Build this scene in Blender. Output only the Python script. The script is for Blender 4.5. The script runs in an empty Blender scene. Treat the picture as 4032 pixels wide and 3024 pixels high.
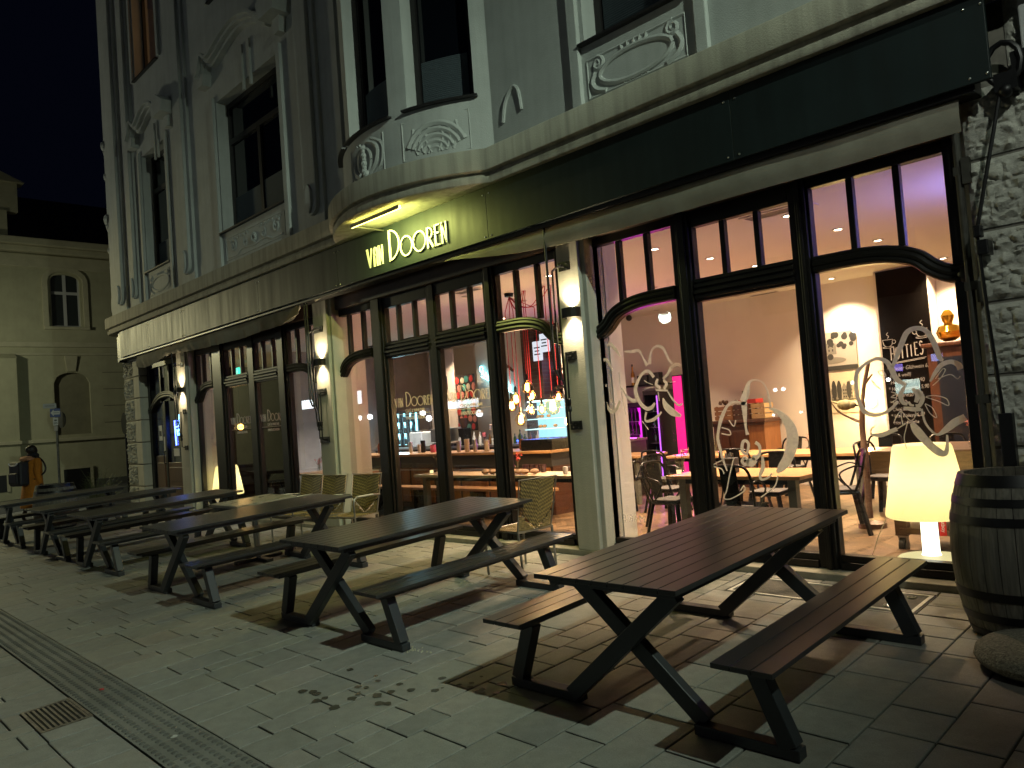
import bpy, bmesh, math, random
from mathutils import Vector, Matrix
random.seed(7)
SC = bpy.context.scene
COL = SC.collection
S = 0.0449                                  # the pavement rises towards the facade
def G(y): return S * y
R = math.radians

# ------------------------------------------------------------------ materials
MATS = {}
def mat(name, col, rough=.6, metal=0., var=0., vscale=6., bump=0., bscale=40., spec=.5, coat=0., emit=None, estr=0., alpha=None):
    if name in MATS: return MATS[name]
    m = bpy.data.materials.new(name); m.use_nodes = True
    nt = m.node_tree; b = nt.nodes['Principled BSDF']
    b.inputs['Base Color'].default_value = (*col, 1)
    b.inputs['Roughness'].default_value = rough
    b.inputs['Metallic'].default_value = metal
    b.inputs['Specular IOR Level'].default_value = spec
    b.inputs['Coat Weight'].default_value = coat
    if emit:
        b.inputs['Emission Color'].default_value = (*emit, 1); b.inputs['Emission Strength'].default_value = estr
    tc = nt.nodes.new('ShaderNodeTexCoord')
    if var:
        n = nt.nodes.new('ShaderNodeTexNoise'); n.inputs['Scale'].default_value = vscale; n.inputs['Detail'].default_value = 8
        n.inputs['Roughness'].default_value = .65
        nt.links.new(tc.outputs['Object'], n.inputs['Vector'])
        r = nt.nodes.new('ShaderNodeMapRange'); r.inputs['From Min'].default_value = .3; r.inputs['From Max'].default_value = .7
        r.inputs['To Min'].default_value = 1 - var; r.inputs['To Max'].default_value = 1 + var
        nt.links.new(n.outputs['Fac'], r.inputs['Value'])
        mx = nt.nodes.new('ShaderNodeVectorMath'); mx.operation = 'SCALE'; mx.inputs[0].default_value = col
        nt.links.new(r.outputs['Result'], mx.inputs['Scale']); nt.links.new(mx.outputs['Vector'], b.inputs['Base Color'])
        rr = nt.nodes.new('ShaderNodeMapRange'); rr.inputs['To Min'].default_value = max(0, rough - .04); rr.inputs['To Max'].default_value = min(1, rough + .04)
        nt.links.new(n.outputs['Fac'], rr.inputs['Value']); nt.links.new(rr.outputs['Result'], b.inputs['Roughness'])
    if bump:
        n2 = nt.nodes.new('ShaderNodeTexNoise'); n2.inputs['Scale'].default_value = bscale; n2.inputs['Detail'].default_value = 6
        nt.links.new(tc.outputs['Object'], n2.inputs['Vector'])
        bp = nt.nodes.new('ShaderNodeBump'); bp.inputs['Strength'].default_value = bump; bp.inputs['Distance'].default_value = .02
        nt.links.new(n2.outputs['Fac'], bp.inputs['Height']); nt.links.new(bp.outputs['Normal'], b.inputs['Normal'])
    MATS[name] = m
    return m

def emat(name, col, strength):
    if name in MATS: return MATS[name]
    m = bpy.data.materials.new(name); m.use_nodes = True
    b = m.node_tree.nodes['Principled BSDF']
    b.inputs['Base Color'].default_value = (.02, .02, .02, 1)
    b.inputs['Emission Color'].default_value = (*col, 1); b.inputs['Emission Strength'].default_value = strength
    MATS[name] = m
    return m

def glass_mat(name, tint=(1, 1, 1), rough=.0, refl=1.0):
    m = bpy.data.materials.new(name); m.use_nodes = True
    nt = m.node_tree; nt.nodes.remove(nt.nodes['Principled BSDF'])
    out = nt.nodes['Material Output']
    t = nt.nodes.new('ShaderNodeBsdfTransparent'); t.inputs[0].default_value = (*tint, 1)
    g = nt.nodes.new('ShaderNodeBsdfGlossy'); g.inputs['Roughness'].default_value = rough
    f = nt.nodes.new('ShaderNodeFresnel'); ge = nt.nodes.new('ShaderNodeNewGeometry'); io = nt.nodes.new('ShaderNodeMapRange')
    io.inputs['To Min'].default_value = 1.5; io.inputs['To Max'].default_value = 1 / 1.5      # both faces of a thin pane reflect alike
    nt.links.new(ge.outputs['Backfacing'], io.inputs['Value']); nt.links.new(io.outputs[0], f.inputs['IOR'])
    ml = nt.nodes.new('ShaderNodeMath'); ml.operation = 'MULTIPLY'; ml.inputs[1].default_value = refl; ml.use_clamp = True
    mx = nt.nodes.new('ShaderNodeMixShader')
    nt.links.new(f.outputs[0], ml.inputs[0]); nt.links.new(ml.outputs[0], mx.inputs[0])
    nt.links.new(t.outputs[0], mx.inputs[1]); nt.links.new(g.outputs[0], mx.inputs[2]); nt.links.new(mx.outputs[0], out.inputs[0])
    MATS[name] = m
    return m

def wood_mat(name, c1, c2, scale=(1, 12, 12), rough=.4):
    m = bpy.data.materials.new(name); m.use_nodes = True
    nt = m.node_tree; b = nt.nodes['Principled BSDF']; b.inputs['Roughness'].default_value = rough
    tc = nt.nodes.new('ShaderNodeTexCoord'); mp = nt.nodes.new('ShaderNodeMapping'); mp.inputs['Scale'].default_value = scale
    n = nt.nodes.new('ShaderNodeTexNoise'); n.inputs['Scale'].default_value = 3; n.inputs['Detail'].default_value = 8; n.inputs['Distortion'].default_value = .6
    cr = nt.nodes.new('ShaderNodeValToRGB')
    cr.color_ramp.elements[0].position = .3; cr.color_ramp.elements[0].color = (*c1, 1)
    cr.color_ramp.elements[1].position = .7; cr.color_ramp.elements[1].color = (*c2, 1)
    nt.links.new(tc.outputs['Object'], mp.inputs['Vector']); nt.links.new(mp.outputs[0], n.inputs['Vector'])
    nt.links.new(n.outputs['Fac'], cr.inputs['Fac']); nt.links.new(cr.outputs[0], b.inputs['Base Color'])
    bp = nt.nodes.new('ShaderNodeBump'); bp.inputs['Strength'].default_value = .15; bp.inputs['Distance'].default_value = .01
    nt.links.new(n.outputs['Fac'], bp.inputs['Height']); nt.links.new(bp.outputs[0], b.inputs['Normal'])
    MATS[name] = m
    return m

def paver_mat(name):
    """stone pavers: one tone per paver (mesh colour), mottling, dirt and sanded pores"""
    m = bpy.data.materials.new(name); m.use_nodes = True
    nt = m.node_tree; b = nt.nodes['Principled BSDF']; b.inputs['Roughness'].default_value = .62
    at = nt.nodes.new('ShaderNodeVertexColor'); at.layer_name = 'tone'
    tc = nt.nodes.new('ShaderNodeTexCoord')
    n1 = nt.nodes.new('ShaderNodeTexNoise'); n1.inputs['Scale'].default_value = 1.7; n1.inputs['Detail'].default_value = 7
    n2 = nt.nodes.new('ShaderNodeTexNoise'); n2.inputs['Scale'].default_value = 160; n2.inputs['Detail'].default_value = 3
    n3 = nt.nodes.new('ShaderNodeTexNoise'); n3.inputs['Scale'].default_value = 14; n3.inputs['Detail'].default_value = 6
    for n in (n1, n2, n3): nt.links.new(tc.outputs['Object'], n.inputs['Vector'])
    def rng(n, a, bb, lo=.3, hi=.7):
        r = nt.nodes.new('ShaderNodeMapRange'); r.inputs['From Min'].default_value = lo; r.inputs['From Max'].default_value = hi
        r.inputs['To Min'].default_value = a; r.inputs['To Max'].default_value = bb
        nt.links.new(n.outputs['Fac'], r.inputs['Value']); return r
    r1 = rng(n1, .92, 1.06); r2 = rng(n2, .85, 1.14); r3 = rng(n3, .88, 1.08)
    def scale(v, r):
        s = nt.nodes.new('ShaderNodeVectorMath'); s.operation = 'SCALE'
        nt.links.new(v, s.inputs[0]); nt.links.new(r.outputs['Result'], s.inputs['Scale']); return s.outputs['Vector']
    v = scale(scale(scale(at.outputs['Color'], r1), r2), r3)
    nt.links.new(v, b.inputs['Base Color'])
    bp = nt.nodes.new('ShaderNodeBump'); bp.inputs['Strength'].default_value = .35; bp.inputs['Distance'].default_value = .004
    ad = nt.nodes.new('ShaderNodeMath'); nt.links.new(n2.outputs['Fac'], ad.inputs[0]); nt.links.new(n3.outputs['Fac'], ad.inputs[1])
    nt.links.new(ad.outputs[0], bp.inputs['Height']); nt.links.new(bp.outputs[0], b.inputs['Normal'])
    rr = nt.nodes.new('ShaderNodeMapRange'); rr.inputs['To Min'].default_value = .5; rr.inputs['To Max'].default_value = .8
    nt.links.new(n1.outputs['Fac'], rr.inputs['Value']); nt.links.new(rr.outputs[0], b.inputs['Roughness'])
    MATS[name] = m
    return m

def render_wall_mat(name, col, rough=.85, streak=.25):
    """painted plaster with fine grain and vertical rain streaks"""
    m = mat(name, col, rough, var=.10, vscale=2.2, bump=.25, bscale=90)
    nt = m.node_tree; b = nt.nodes['Principled BSDF']
    src = b.inputs['Base Color'].links[0].from_socket
    tc = nt.nodes.new('ShaderNodeTexCoord'); mp = nt.nodes.new('ShaderNodeMapping'); mp.inputs['Scale'].default_value = (7, 7, .35)
    n = nt.nodes.new('ShaderNodeTexNoise'); n.inputs['Scale'].default_value = 1.6; n.inputs['Detail'].default_value = 7
    nt.links.new(tc.outputs['Object'], mp.inputs[0]); nt.links.new(mp.outputs[0], n.inputs['Vector'])
    r = nt.nodes.new('ShaderNodeMapRange'); r.inputs['From Min'].default_value = .42; r.inputs['From Max'].default_value = .75
    r.inputs['To Min'].default_value = 1; r.inputs['To Max'].default_value = 1 - streak
    nt.links.new(n.outputs['Fac'], r.inputs['Value'])
    s = nt.nodes.new('ShaderNodeVectorMath'); s.operation = 'SCALE'
    nt.links.new(src, s.inputs[0]); nt.links.new(r.outputs[0], s.inputs['Scale']); nt.links.new(s.outputs[0], b.inputs['Base Color'])
    return m

PLASTER = render_wall_mat('plaster_white', (.49, .51, .50), streak=.10)
CORN = render_wall_mat('cornice_stone', (.40, .38, .31), streak=.4)
PILLAR = render_wall_mat('pillar_plaster', (.46, .45, .39), streak=.1)
RUST = mat('rusticated_stone', (.42, .42, .37), .9, var=.22, vscale=9, bump=.5, bscale=60)
MORTAR = mat('mortar', (.20, .19, .16), .95, var=.2, vscale=12)
FRAME = mat('dark_painted_frame', (.0075, .0065, .0055), .38, var=.15, vscale=5, bump=.04, bscale=30, spec=.32)
FRAMEB = mat('brown_lintel', (.055, .033, .024), .45, var=.2, vscale=5)
FASC = mat('green_fascia_paint', (.010, .016, .0165), .50, var=.15, vscale=2.5, bump=.04, bscale=9, spec=.27)
BLACK = mat('black_iron', (.008, .008, .009), .42, .3, var=.2, vscale=20)
FABRIC = mat('awning_canvas', (.30, .285, .235), .9, var=.25, vscale=3, bump=.2, bscale=120)
def backlit(m, k, col):
    nt = m.node_tree; out = nt.nodes['Material Output']; b = nt.nodes['Principled BSDF']; t = nt.nodes.new('ShaderNodeBsdfTranslucent'); t.inputs[0].default_value = (*col, 1)
    x = nt.nodes.new('ShaderNodeMixShader'); x.inputs[0].default_value = k
    nt.links.new(b.outputs[0], x.inputs[1]); nt.links.new(t.outputs[0], x.inputs[2]); nt.links.new(x.outputs[0], out.inputs[0])
backlit(FABRIC, .35, (.45, .38, .25))
def streaks(m, k):
    nt = m.node_tree; b = nt.nodes['Principled BSDF']; src = b.inputs['Base Color'].links[0].from_socket
    tc = nt.nodes.new('ShaderNodeTexCoord'); mp = nt.nodes.new('ShaderNodeMapping'); mp.inputs['Scale'].default_value = (5, 5, .5)
    n = nt.nodes.new('ShaderNodeTexNoise'); n.inputs['Scale'].default_value = 1.4; n.inputs['Detail'].default_value = 8
    nt.links.new(tc.outputs['Object'], mp.inputs[0]); nt.links.new(mp.outputs[0], n.inputs['Vector'])
    r = nt.nodes.new('ShaderNodeMapRange'); r.inputs['From Min'].default_value = .35; r.inputs['From Max'].default_value = .7; r.inputs['To Min'].default_value = 1 + k; r.inputs['To Max'].default_value = 1 - k
    nt.links.new(n.outputs['Fac'], r.inputs['Value']); s = nt.nodes.new('ShaderNodeVectorMath'); s.operation = 'SCALE'
    nt.links.new(src, s.inputs[0]); nt.links.new(r.outputs[0], s.inputs['Scale']); nt.links.new(s.outputs[0], b.inputs['Base Color'])
    r2 = nt.nodes.new('ShaderNodeMapRange'); r2.inputs['From Min'].default_value = .3; r2.inputs['From Max'].default_value = .7; r2.inputs['To Min'].default_value = .46; r2.inputs['To Max'].default_value = .58
    nt.links.new(n.outputs['Fac'], r2.inputs['Value']); nt.links.new(r2.outputs[0], b.inputs['Roughness'])
TAB = mat('anthracite_coating', (.030, .029, .030), .33, var=.10, vscale=5, spec=.55)
TABLEG = mat('anthracite_legs', (.026, .029, .034), .45, var=.12, vscale=9)
ALU = mat('aluminium_tube', (.40, .39, .36), .38, .9, var=.06, vscale=20)
STEEL = mat('steel', (.45, .45, .45), .3, 1., var=.08, vscale=12)
WHITEW = mat('white_interior_wall', (.74, .695, .63), .8, var=.04, vscale=2, bump=.06, bscale=60)
CEIL = mat('white_ceiling', (.74, .72, .70), .85, var=.02, vscale=2)
DARKW = mat('dim_toned_wall', (.05, .036, .028), .6, var=.2, vscale=3)  # dimness of the far room put into the wall colour
GLASS = glass_mat('window_glass', (.95, .965, .955), 0, 1.45)
GLASSD = glass_mat('clear_glassware', (.93, .95, .95), .02, 1.0)
PANED = mat('dark_window_pane', (.004, .005, .008), .06, spec=.5)
streaks(FASC, .22)
LETTER = mat('cream_lettering', (.86, .85, .74), .4)
WOODT = wood_mat('oak_tabletop', (.30, .16, .07), (.46, .27, .13), (2, 14, 14), .3)
WOODR = wood_mat('red_brown_wood', (.040, .014, .008), (.085, .030, .014), (14, 14, 2), .35)
WOODO = wood_mat('orange_cupboard_wood', (.20, .075, .022), (.31, .125, .04), (10, 10, 1.2), .4)
WOODD = wood_mat('dark_block_wood', (.075, .04, .022), (.15, .085, .05), (3, 12, 12), .4)
WOODC = wood_mat('pale_crate_wood', (.40, .26, .12), (.55, .38, .2), (3, 14, 14), .7)
CASK = wood_mat('weathered_cask_wood', (.085, .08, .066), (.185, .17, .138), (16, 16, 1.2), .75)
BLKMET = mat('black_lacquered_steel', (.012, .012, .013), .28, .6, var=.15, vscale=15)
PAVER = paver_mat('grey_pavers')
JOINT = mat('joint_sand', (.022, .021, .018), .95, var=.3, vscale=25)

# ------------------------------------------------------------------ mesh builder
class MB:
    def __init__(s): s.v = []; s.f = []; s.c = None
    def add(s, vs, fs):
        o = len(s.v); s.v += [tuple(p) for p in vs]; s.f += [tuple(i + o for i in f) for f in fs]
        return s
    def box(s, x0, y0, z0, x1, y1, z1):
        if x0 > x1: x0, x1 = x1, x0
        if y0 > y1: y0, y1 = y1, y0
        if z0 > z1: z0, z1 = z1, z0
        return s.add([(x0, y0, z0), (x1, y0, z0), (x1, y1, z0), (x0, y1, z0), (x0, y0, z1), (x1, y0, z1), (x1, y1, z1), (x0, y1, z1)],
              [(3, 2, 1, 0), (4, 5, 6, 7), (0, 1, 5, 4), (1, 2, 6, 5), (2, 3, 7, 6), (3, 0, 4, 7)])
    def beam(s, p, q, w, h, up=(0, 0, 1)):
        """rectangular bar from p to q, w across, h along 'up'"""
        p = Vector(p); q = Vector(q); d = (q - p).normalized(); up = Vector(up)
        r = d.cross(up)
        if r.length < 1e-5: r = d.cross(Vector((0, 1, 0)))
        r.normalize(); u = r.cross(d).normalized()
        vs = []
        for c in (p, q):
            for a, b in ((-1, -1), (1, -1), (1, 1), (-1, 1)): vs.append(c + r * a * w / 2 + u * b * h / 2)
        return s.add(vs, [(0, 1, 2, 3), (7, 6, 5, 4), (0, 4, 5, 1), (1, 5, 6, 2), (2, 6, 7, 3), (3, 7, 4, 0)])
    def tube(s, pts, r, n=8, closed=False, caps=True):
        pts = [Vector(p) for p in pts]; m = len(pts)
        rs = r if isinstance(r, (list, tuple)) else [r] * m
        o = len(s.v); prev = None
        for i, p in enumerate(pts):
            a = pts[(i - 1) % m] if (closed or i > 0) else p; b = pts[(i + 1) % m] if (closed or i < m - 1) else p
            t = (b - a).normalized() if (b - a).length > 1e-9 else Vector((0, 0, 1))
            if prev is None:
                x = t.cross(Vector((0, 0, 1)))
                if x.length < 1e-3: x = t.cross(Vector((0, 1, 0)))
            else: x = prev - t * prev.dot(t)
            x.normalize(); prev = x; y = t.cross(x)
            for k in range(n):
                an = 2 * math.pi * k / n; s.v.append(tuple(p + (x * math.cos(an) + y * math.sin(an)) * rs[i]))
        for i in range(m if closed else m - 1):
            j = (i + 1) % m
            for k in range(n):
                l = (k + 1) % n; s.f.append((o + i * n + k, o + i * n + l, o + j * n + l, o + j * n + k))
        if caps and not closed:
            s.f.append(tuple(o + k for k in range(n))[::-1]); s.f.append(tuple(o + (m - 1) * n + k for k in range(n)))
        return s
    def lathe(s, prof, c=(0, 0, 0), n=24, cap0=True, cap1=True, wob=None):
        """prof: list of (radius, z)"""
        o = len(s.v)
        for r, z in prof:
            for k in range(n):
                a = 2 * math.pi * k / n; s.v.append((c[0] + r * math.cos(a), c[1] + r * math.sin(a), c[2] + z))
        for i in range(len(prof) - 1):
            for k in range(n):
                l = (k + 1) % n; s.f.append((o + i * n + k, o + i * n + l, o + (i + 1) * n + l, o + (i + 1) * n + k))
        if cap0: s.f.append(tuple(o + k for k in range(n))[::-1])
        if cap1: s.f.append(tuple(o + (len(prof) - 1) * n + k for k in range(n)))
        return s
    def ball(s, c, r, n=12, sx=1, sy=1, sz=1):
        pr = []
        m = max(6, n // 2)
        o = len(s.v)
        for i in range(m + 1):
            t = math.pi * i / m; rr = max(1e-4, math.sin(t))
            for k in range(n):
                a = 2 * math.pi * k / n
                s.v.append((c[0] + r * sx * rr * math.cos(a), c[1] + r * sy * rr * math.sin(a), c[2] - r * sz * math.cos(t)))
        for i in range(m):
            for k in range(n):
                l = (k + 1) % n; s.f.append((o + i * n + k, o + i * n + l, o + (i + 1) * n + l, o + (i + 1) * n + k))
        return s
    def prism(s, poly, y0, y1, m=None):
        """polygon in x,z extruded along y; m maps points"""
        n = len(poly); vs = [(x, y0, z) for x, z in poly] + [(x, y1, z) for x, z in poly]
        if m: vs = [m(*p) for p in vs]
        return s.add(vs, [tuple(range(n)), tuple(range(2 * n - 1, n - 1, -1))] + [(i, i + n, (i + 1) % n + n, (i + 1) % n) for i in range(n)])
    def ribbon(s, pts, w, y0, y1, m=None, closed=False):
        """flat stroke in the x,z plane with thickness y0..y1; w: one width or a list"""
        P = [Vector((p[0], p[1])) for p in pts]; n = len(P)
        if n < 2: return s
        ws = w if isinstance(w, (list, tuple)) else [w] * n
        L = []; Rr = []
        for i in range(n):
            a = P[(i - 1) % n] if (closed or i > 0) else P[i]; b = P[(i + 1) % n] if (closed or i < n - 1) else P[i]
            t = b - a
            if t.length < 1e-9: t = Vector((1, 0))
            t.normalize(); nn = Vector((-t.y, t.x)); L.append(P[i] + nn * ws[i] / 2); Rr.append(P[i] - nn * ws[i] / 2)
        vs = []
        for l, r in zip(L, Rr): vs += [(l.x, y0, l.y), (r.x, y0, r.y), (r.x, y1, r.y), (l.x, y1, l.y)]
        if m: vs = [m(*p) for p in vs]
        fs = []
        for i in range(n if closed else n - 1):
            a = 4 * i; b = 4 * ((i + 1) % n)
            for k in range(4): fs.append((a + k, a + (k + 1) % 4, b + (k + 1) % 4, b + k))
        if not closed: fs += [(3, 2, 1, 0), (4 * n - 4, 4 * n - 3, 4 * n - 2, 4 * n - 1)]
        return s.add(vs, fs)
    def merge(s, o, mtx=None):
        vs = [mtx @ Vector(p) for p in o.v] if mtx else o.v
        return s.add(vs, o.f)
    def build(s, name, material, parent=None, smooth=False, bevel=0., off=None, tone=None):
        me = bpy.data.meshes.new(name)
        vs = s.v
        if off is not None: vs = [(p[0] - off[0], p[1] - off[1], p[2] - off[2]) for p in vs]
        me.from_pydata([tuple(p) for p in vs], [], s.f)
        bm = bmesh.new(); bm.from_mesh(me); bmesh.ops.recalc_face_normals(bm, faces=bm.faces); bm.to_mesh(me); bm.free()
        me.materials.append(material)
        o = bpy.data.objects.new(name, me); COL.objects.link(o)
        if parent is not None: o.parent = parent
        if smooth:
            me.polygons.foreach_set('use_smooth', [True] * len(me.polygons))
            try: me.set_sharp_from_angle(angle=R(38))
            except Exception: pass
        if bevel:
            bv = o.modifiers.new('edge', 'BEVEL'); bv.width = bevel; bv.segments = 2; bv.limit_method = 'ANGLE'; bv.angle_limit = R(40)
        if tone is not None:
            ca = me.color_attributes.new('tone', 'FLOAT_COLOR', 'CORNER'); i = 0
            for p in me.polygons:
                for _ in p.loop_indices: ca.data[_].color = (*tone[p.index], 1)
        return o

def smoothpath(pts, k=6):
    """Catmull-Rom through points of any dimension"""
    P = [Vector(p) for p in pts]; out = []
    for i in range(len(P) - 1):
        p0 = P[max(0, i - 1)]; p1 = P[i]; p2 = P[i + 1]; p3 = P[min(len(P) - 1, i + 2)]
        for j in range(k):
            t = j / k
            out.append(.5 * ((2 * p1) + (p2 - p0) * t + (2 * p0 - 5 * p1 + 4 * p2 - p3) * t * t + (3 * p1 - p0 - 3 * p2 + p3) * t ** 3))
    out.append(P[-1]); return out

def thing(name, label, cat, loc=(0, 0, 0), rot=(0, 0, 0), group=None):
    o = bpy.data.objects.new(name, None); COL.objects.link(o)
    o.location = loc; o.rotation_euler = rot; o.empty_display_size = .1
    o['label'] = label; o['category'] = cat
    if group: o['group'] = group
    return o
def tag(o, label, cat, group=None):
    o['label'] = label; o['category'] = cat
    if group: o['group'] = group
    return o
def struct(o): o['kind'] = 'structure'; return o
def stuff(o): o['kind'] = 'stuff'; return o
def dup(root, loc, rot, label, group=None):
    r = root.copy(); COL.objects.link(r); r.location = loc; r.rotation_euler = rot; r['label'] = label
    if group: r['group'] = group
    def rec(src, dst):
        for ch in list(src.children):
            c = ch.copy(); COL.objects.link(c); c.parent = dst; rec(ch, c)
    rec(root, r)
    return r

def lamp(name, kind, loc, power, col, size=.05, rot=None, parent=None, **kw):
    l = bpy.data.lights.new(name, kind); l.energy = power; l.color = col
    if kind in ('POINT', 'SPOT'): l.shadow_soft_size = size
    if kind == 'AREA': l.size = size
    for k, v in kw.items(): setattr(l, k, v)
    o = bpy.data.objects.new(name, l); COL.objects.link(o); o.location = loc
    if rot is not None: o.rotation_euler = rot
    if parent is not None:
        o.parent = parent
    return o
def aim(o, target):
    d = Vector(target) - Vector(o.location); o.rotation_euler = d.to_track_quat('-Z', 'Y').to_euler()

def text_mesh(txt, size, mtx, material, name, parent=None, depth=.002, align='LEFT', shear=0., off=None):
    cu = bpy.data.curves.new(name, 'FONT'); cu.body = txt; cu.size = size; cu.extrude = depth; cu.align_x = align; cu.shear = shear
    t = bpy.data.objects.new(name, cu); COL.objects.link(t)
    dg = bpy.context.evaluated_depsgraph_get(); me = bpy.data.meshes.new_from_object(t.evaluated_get(dg))
    bpy.data.objects.remove(t); bpy.data.curves.remove(cu)
    mb = MB(); vs = [mtx @ v.co for v in me.vertices]; mb.add(vs, [tuple(p.vertices) for p in me.polygons]); bpy.data.meshes.remove(me)
    if material is None: return mb
    return mb.build(name, material, parent, off=off)
# text upright in the x,z plane facing the street (-y)
def facing_street(x, y, z): return Matrix.Translation((x, y, z)) @ Matrix.Rotation(R(90), 4, 'X')

# ------------------------------------------------------------------ camera
cam = bpy.data.cameras.new('camera'); cam.sensor_width = 36; cam.lens = 27.04; cam.clip_end = 500; cam.clip_start = .05
co = bpy.data.objects.new('camera', cam); COL.objects.link(co); SC.camera = co
YAW, PITCH, ROLL, H = 2.3691, .0416, -.0746, 1.7427
fw = Vector((math.cos(YAW) * math.cos(PITCH), math.sin(YAW) * math.cos(PITCH), math.sin(PITCH)))
rt = Vector((math.sin(YAW), -math.cos(YAW), 0)); up = rt.cross(fw)
r2 = rt * math.cos(ROLL) + up * math.sin(ROLL); u2 = up * math.cos(ROLL) - rt * math.sin(ROLL)
mx = Matrix((( r2.x, u2.x, -fw.x, 0), (r2.y, u2.y, -fw.y, 0), (r2.z, u2.z, -fw.z, H), (0, 0, 0, 1)))
co.matrix_world = mx
SC.view_settings.view_transform = 'Standard'; SC.view_settings.look = 'None'; SC.view_settings.exposure = 0; SC.view_settings.gamma = 1
SC.cycles.max_bounces = 10; SC.cycles.diffuse_bounces = 5; SC.cycles.glossy_bounces = 5; SC.cycles.transparent_max_bounces = 16
SC.cycles.transmission_bounces = 6
SC.cycles.caustics_reflective = False; SC.cycles.caustics_refractive = False; SC.cycles.sample_clamp_indirect = 4
SC.cycles.use_denoising = True

# ------------------------------------------------------------------ night sky
w = bpy.data.worlds.new('World'); SC.world = w; w.use_nodes = True
bg = w.node_tree.nodes['Background']; bg.inputs[0].default_value = (.25, .36, 1., 1); bg.inputs[1].default_value = .0032
# ------------------------------------------------------------------ ground and paving
gb = MB(); gb.add([(-90, -70, G(-70) - .03), (60, -70, G(-70) - .03), (60, 6.05, G(6.05) - .03), (-19, 6.05, G(6.05) - .03), (-90, 6.05, G(6.05) - .03), (-19, 70, G(70) - .03), (-90, 70, G(70) - .03)], [(0, 1, 2, 3, 4), (4, 3, 5, 6)])
struct(gb.build('ground', mat('asphalt', (.06, .06, .058), .85, var=.25, vscale=8, bump=.3, bscale=90)))
jb = MB(); jb.add([(-24, -6, G(-6) - .014), (4, -6, G(-6) - .014), (4, 6.02, G(6.02) - .014), (-24, 6.02, G(6.02) - .014)], [(0, 1, 2, 3)])
struct(jb.build('paving_bed', JOINT))
rp = random.Random(3)
HOLES = [(-5.99, -5.45, 1.14, 1.44), (-3.33, -1.91, 5.41, 5.88)]        # drain and cellar hatch
def rows():
    x = 3.8; out = []
    while x > -23.5:
        w = rp.choice((.145, .2, .2, .27, .3, .3, .36)); out.append((x - w, x)); x -= w
    return out
ROWS = rows()
def paver(mb, tones, x0, x1, y0, y1):
    for hx0, hx1, hy0, hy1 in HOLES:
        if x0 < hx1 and x1 > hx0 and y0 < hy1 and y1 > hy0:
            # cut the paver against the opening
            if y0 < hy0 - .03: paver(mb, tones, x0, x1, y0, hy0)
            if y1 > hy1 + .03: paver(mb, tones, x0, x1, hy1, y1)
            if x0 < hx0 - .03: paver(mb, tones, x0, hx0, max(y0, hy0), min(y1, hy1))
            if x1 > hx1 + .03: paver(mb, tones, hx1, x1, max(y0, hy0), min(y1, hy1))
            return
    g = .0048; c = .005
    dz = rp.uniform(-.0016, .0016); tx = rp.uniform(-.002, .002); ty = rp.uniform(-.002, .002)
    a0, a1, b0, b1 = x0 + g, x1 - g, y0 + g, y1 - g
    if a1 - a0 < .02 or b1 - b0 < .02: return
    def P(x, y, d): return (x, y, G(y) + d + dz + tx * ((x - x0) / (x1 - x0) - .5) + ty * ((y - y0) / (y1 - y0) - .5))
    vs = [P(a0, b0, -.016), P(a1, b0, -.016), P(a1, b1, -.016), P(a0, b1, -.016),
          P(a0 + .0, b0, -.003), P(a1, b0, -.003), P(a1, b1, -.003), P(a0, b1, -.003),
          P(a0 + c, b0 + c, 0), P(a1 - c, b0 + c, 0), P(a1 - c, b1 - c, 0), P(a0 + c, b1 - c, 0)]
    fs = [(0, 1, 5, 4), (1, 2, 6, 5), (2, 3, 7, 6), (3, 0, 4, 7), (4, 5, 9, 8), (5, 6, 10, 9), (6, 7, 11, 10), (7, 4, 8, 11), (8, 9, 10, 11)]
    mb.add(vs, fs)
    k = rp.uniform(.90, 1.06)
    if rp.random() < .07: k *= .8
    base = (.27 * k, .268 * k * rp.uniform(.99, 1.0), .245 * k * rp.uniform(.97, 1.01))
    if rp.random() < .18: base = (base[0] * 1.03, base[1] * .98, base[2] * .96)
    tones += [base] * 9
pv = MB(); tones = []
for x0, x1 in ROWS:
    y = 1.775
    wide = x1 - x0
    while y < 5.965:
        L = rp.choice((.2, .3, .4, .45) if wide < .25 else (.3, .4, .5, .6)) if y < 4.3 else rp.choice((.2, .25, .3, .4))
        a, b = max(y, 1.775), min(y + L, 5.965)
        if 5.965 - b < .06: b = 5.965
        if b - a > .04: paver(pv, tones, x0, x1, a, b)
        y += L
    y = 1.435
    while y > -5.5:
        L = rp.choice((.3, .4, .5)); paver(pv, tones, x0, x1, max(-5.8, y - L), y); y -= L
struct(pv.build('pavement', PAVER, tone=tones))
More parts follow.
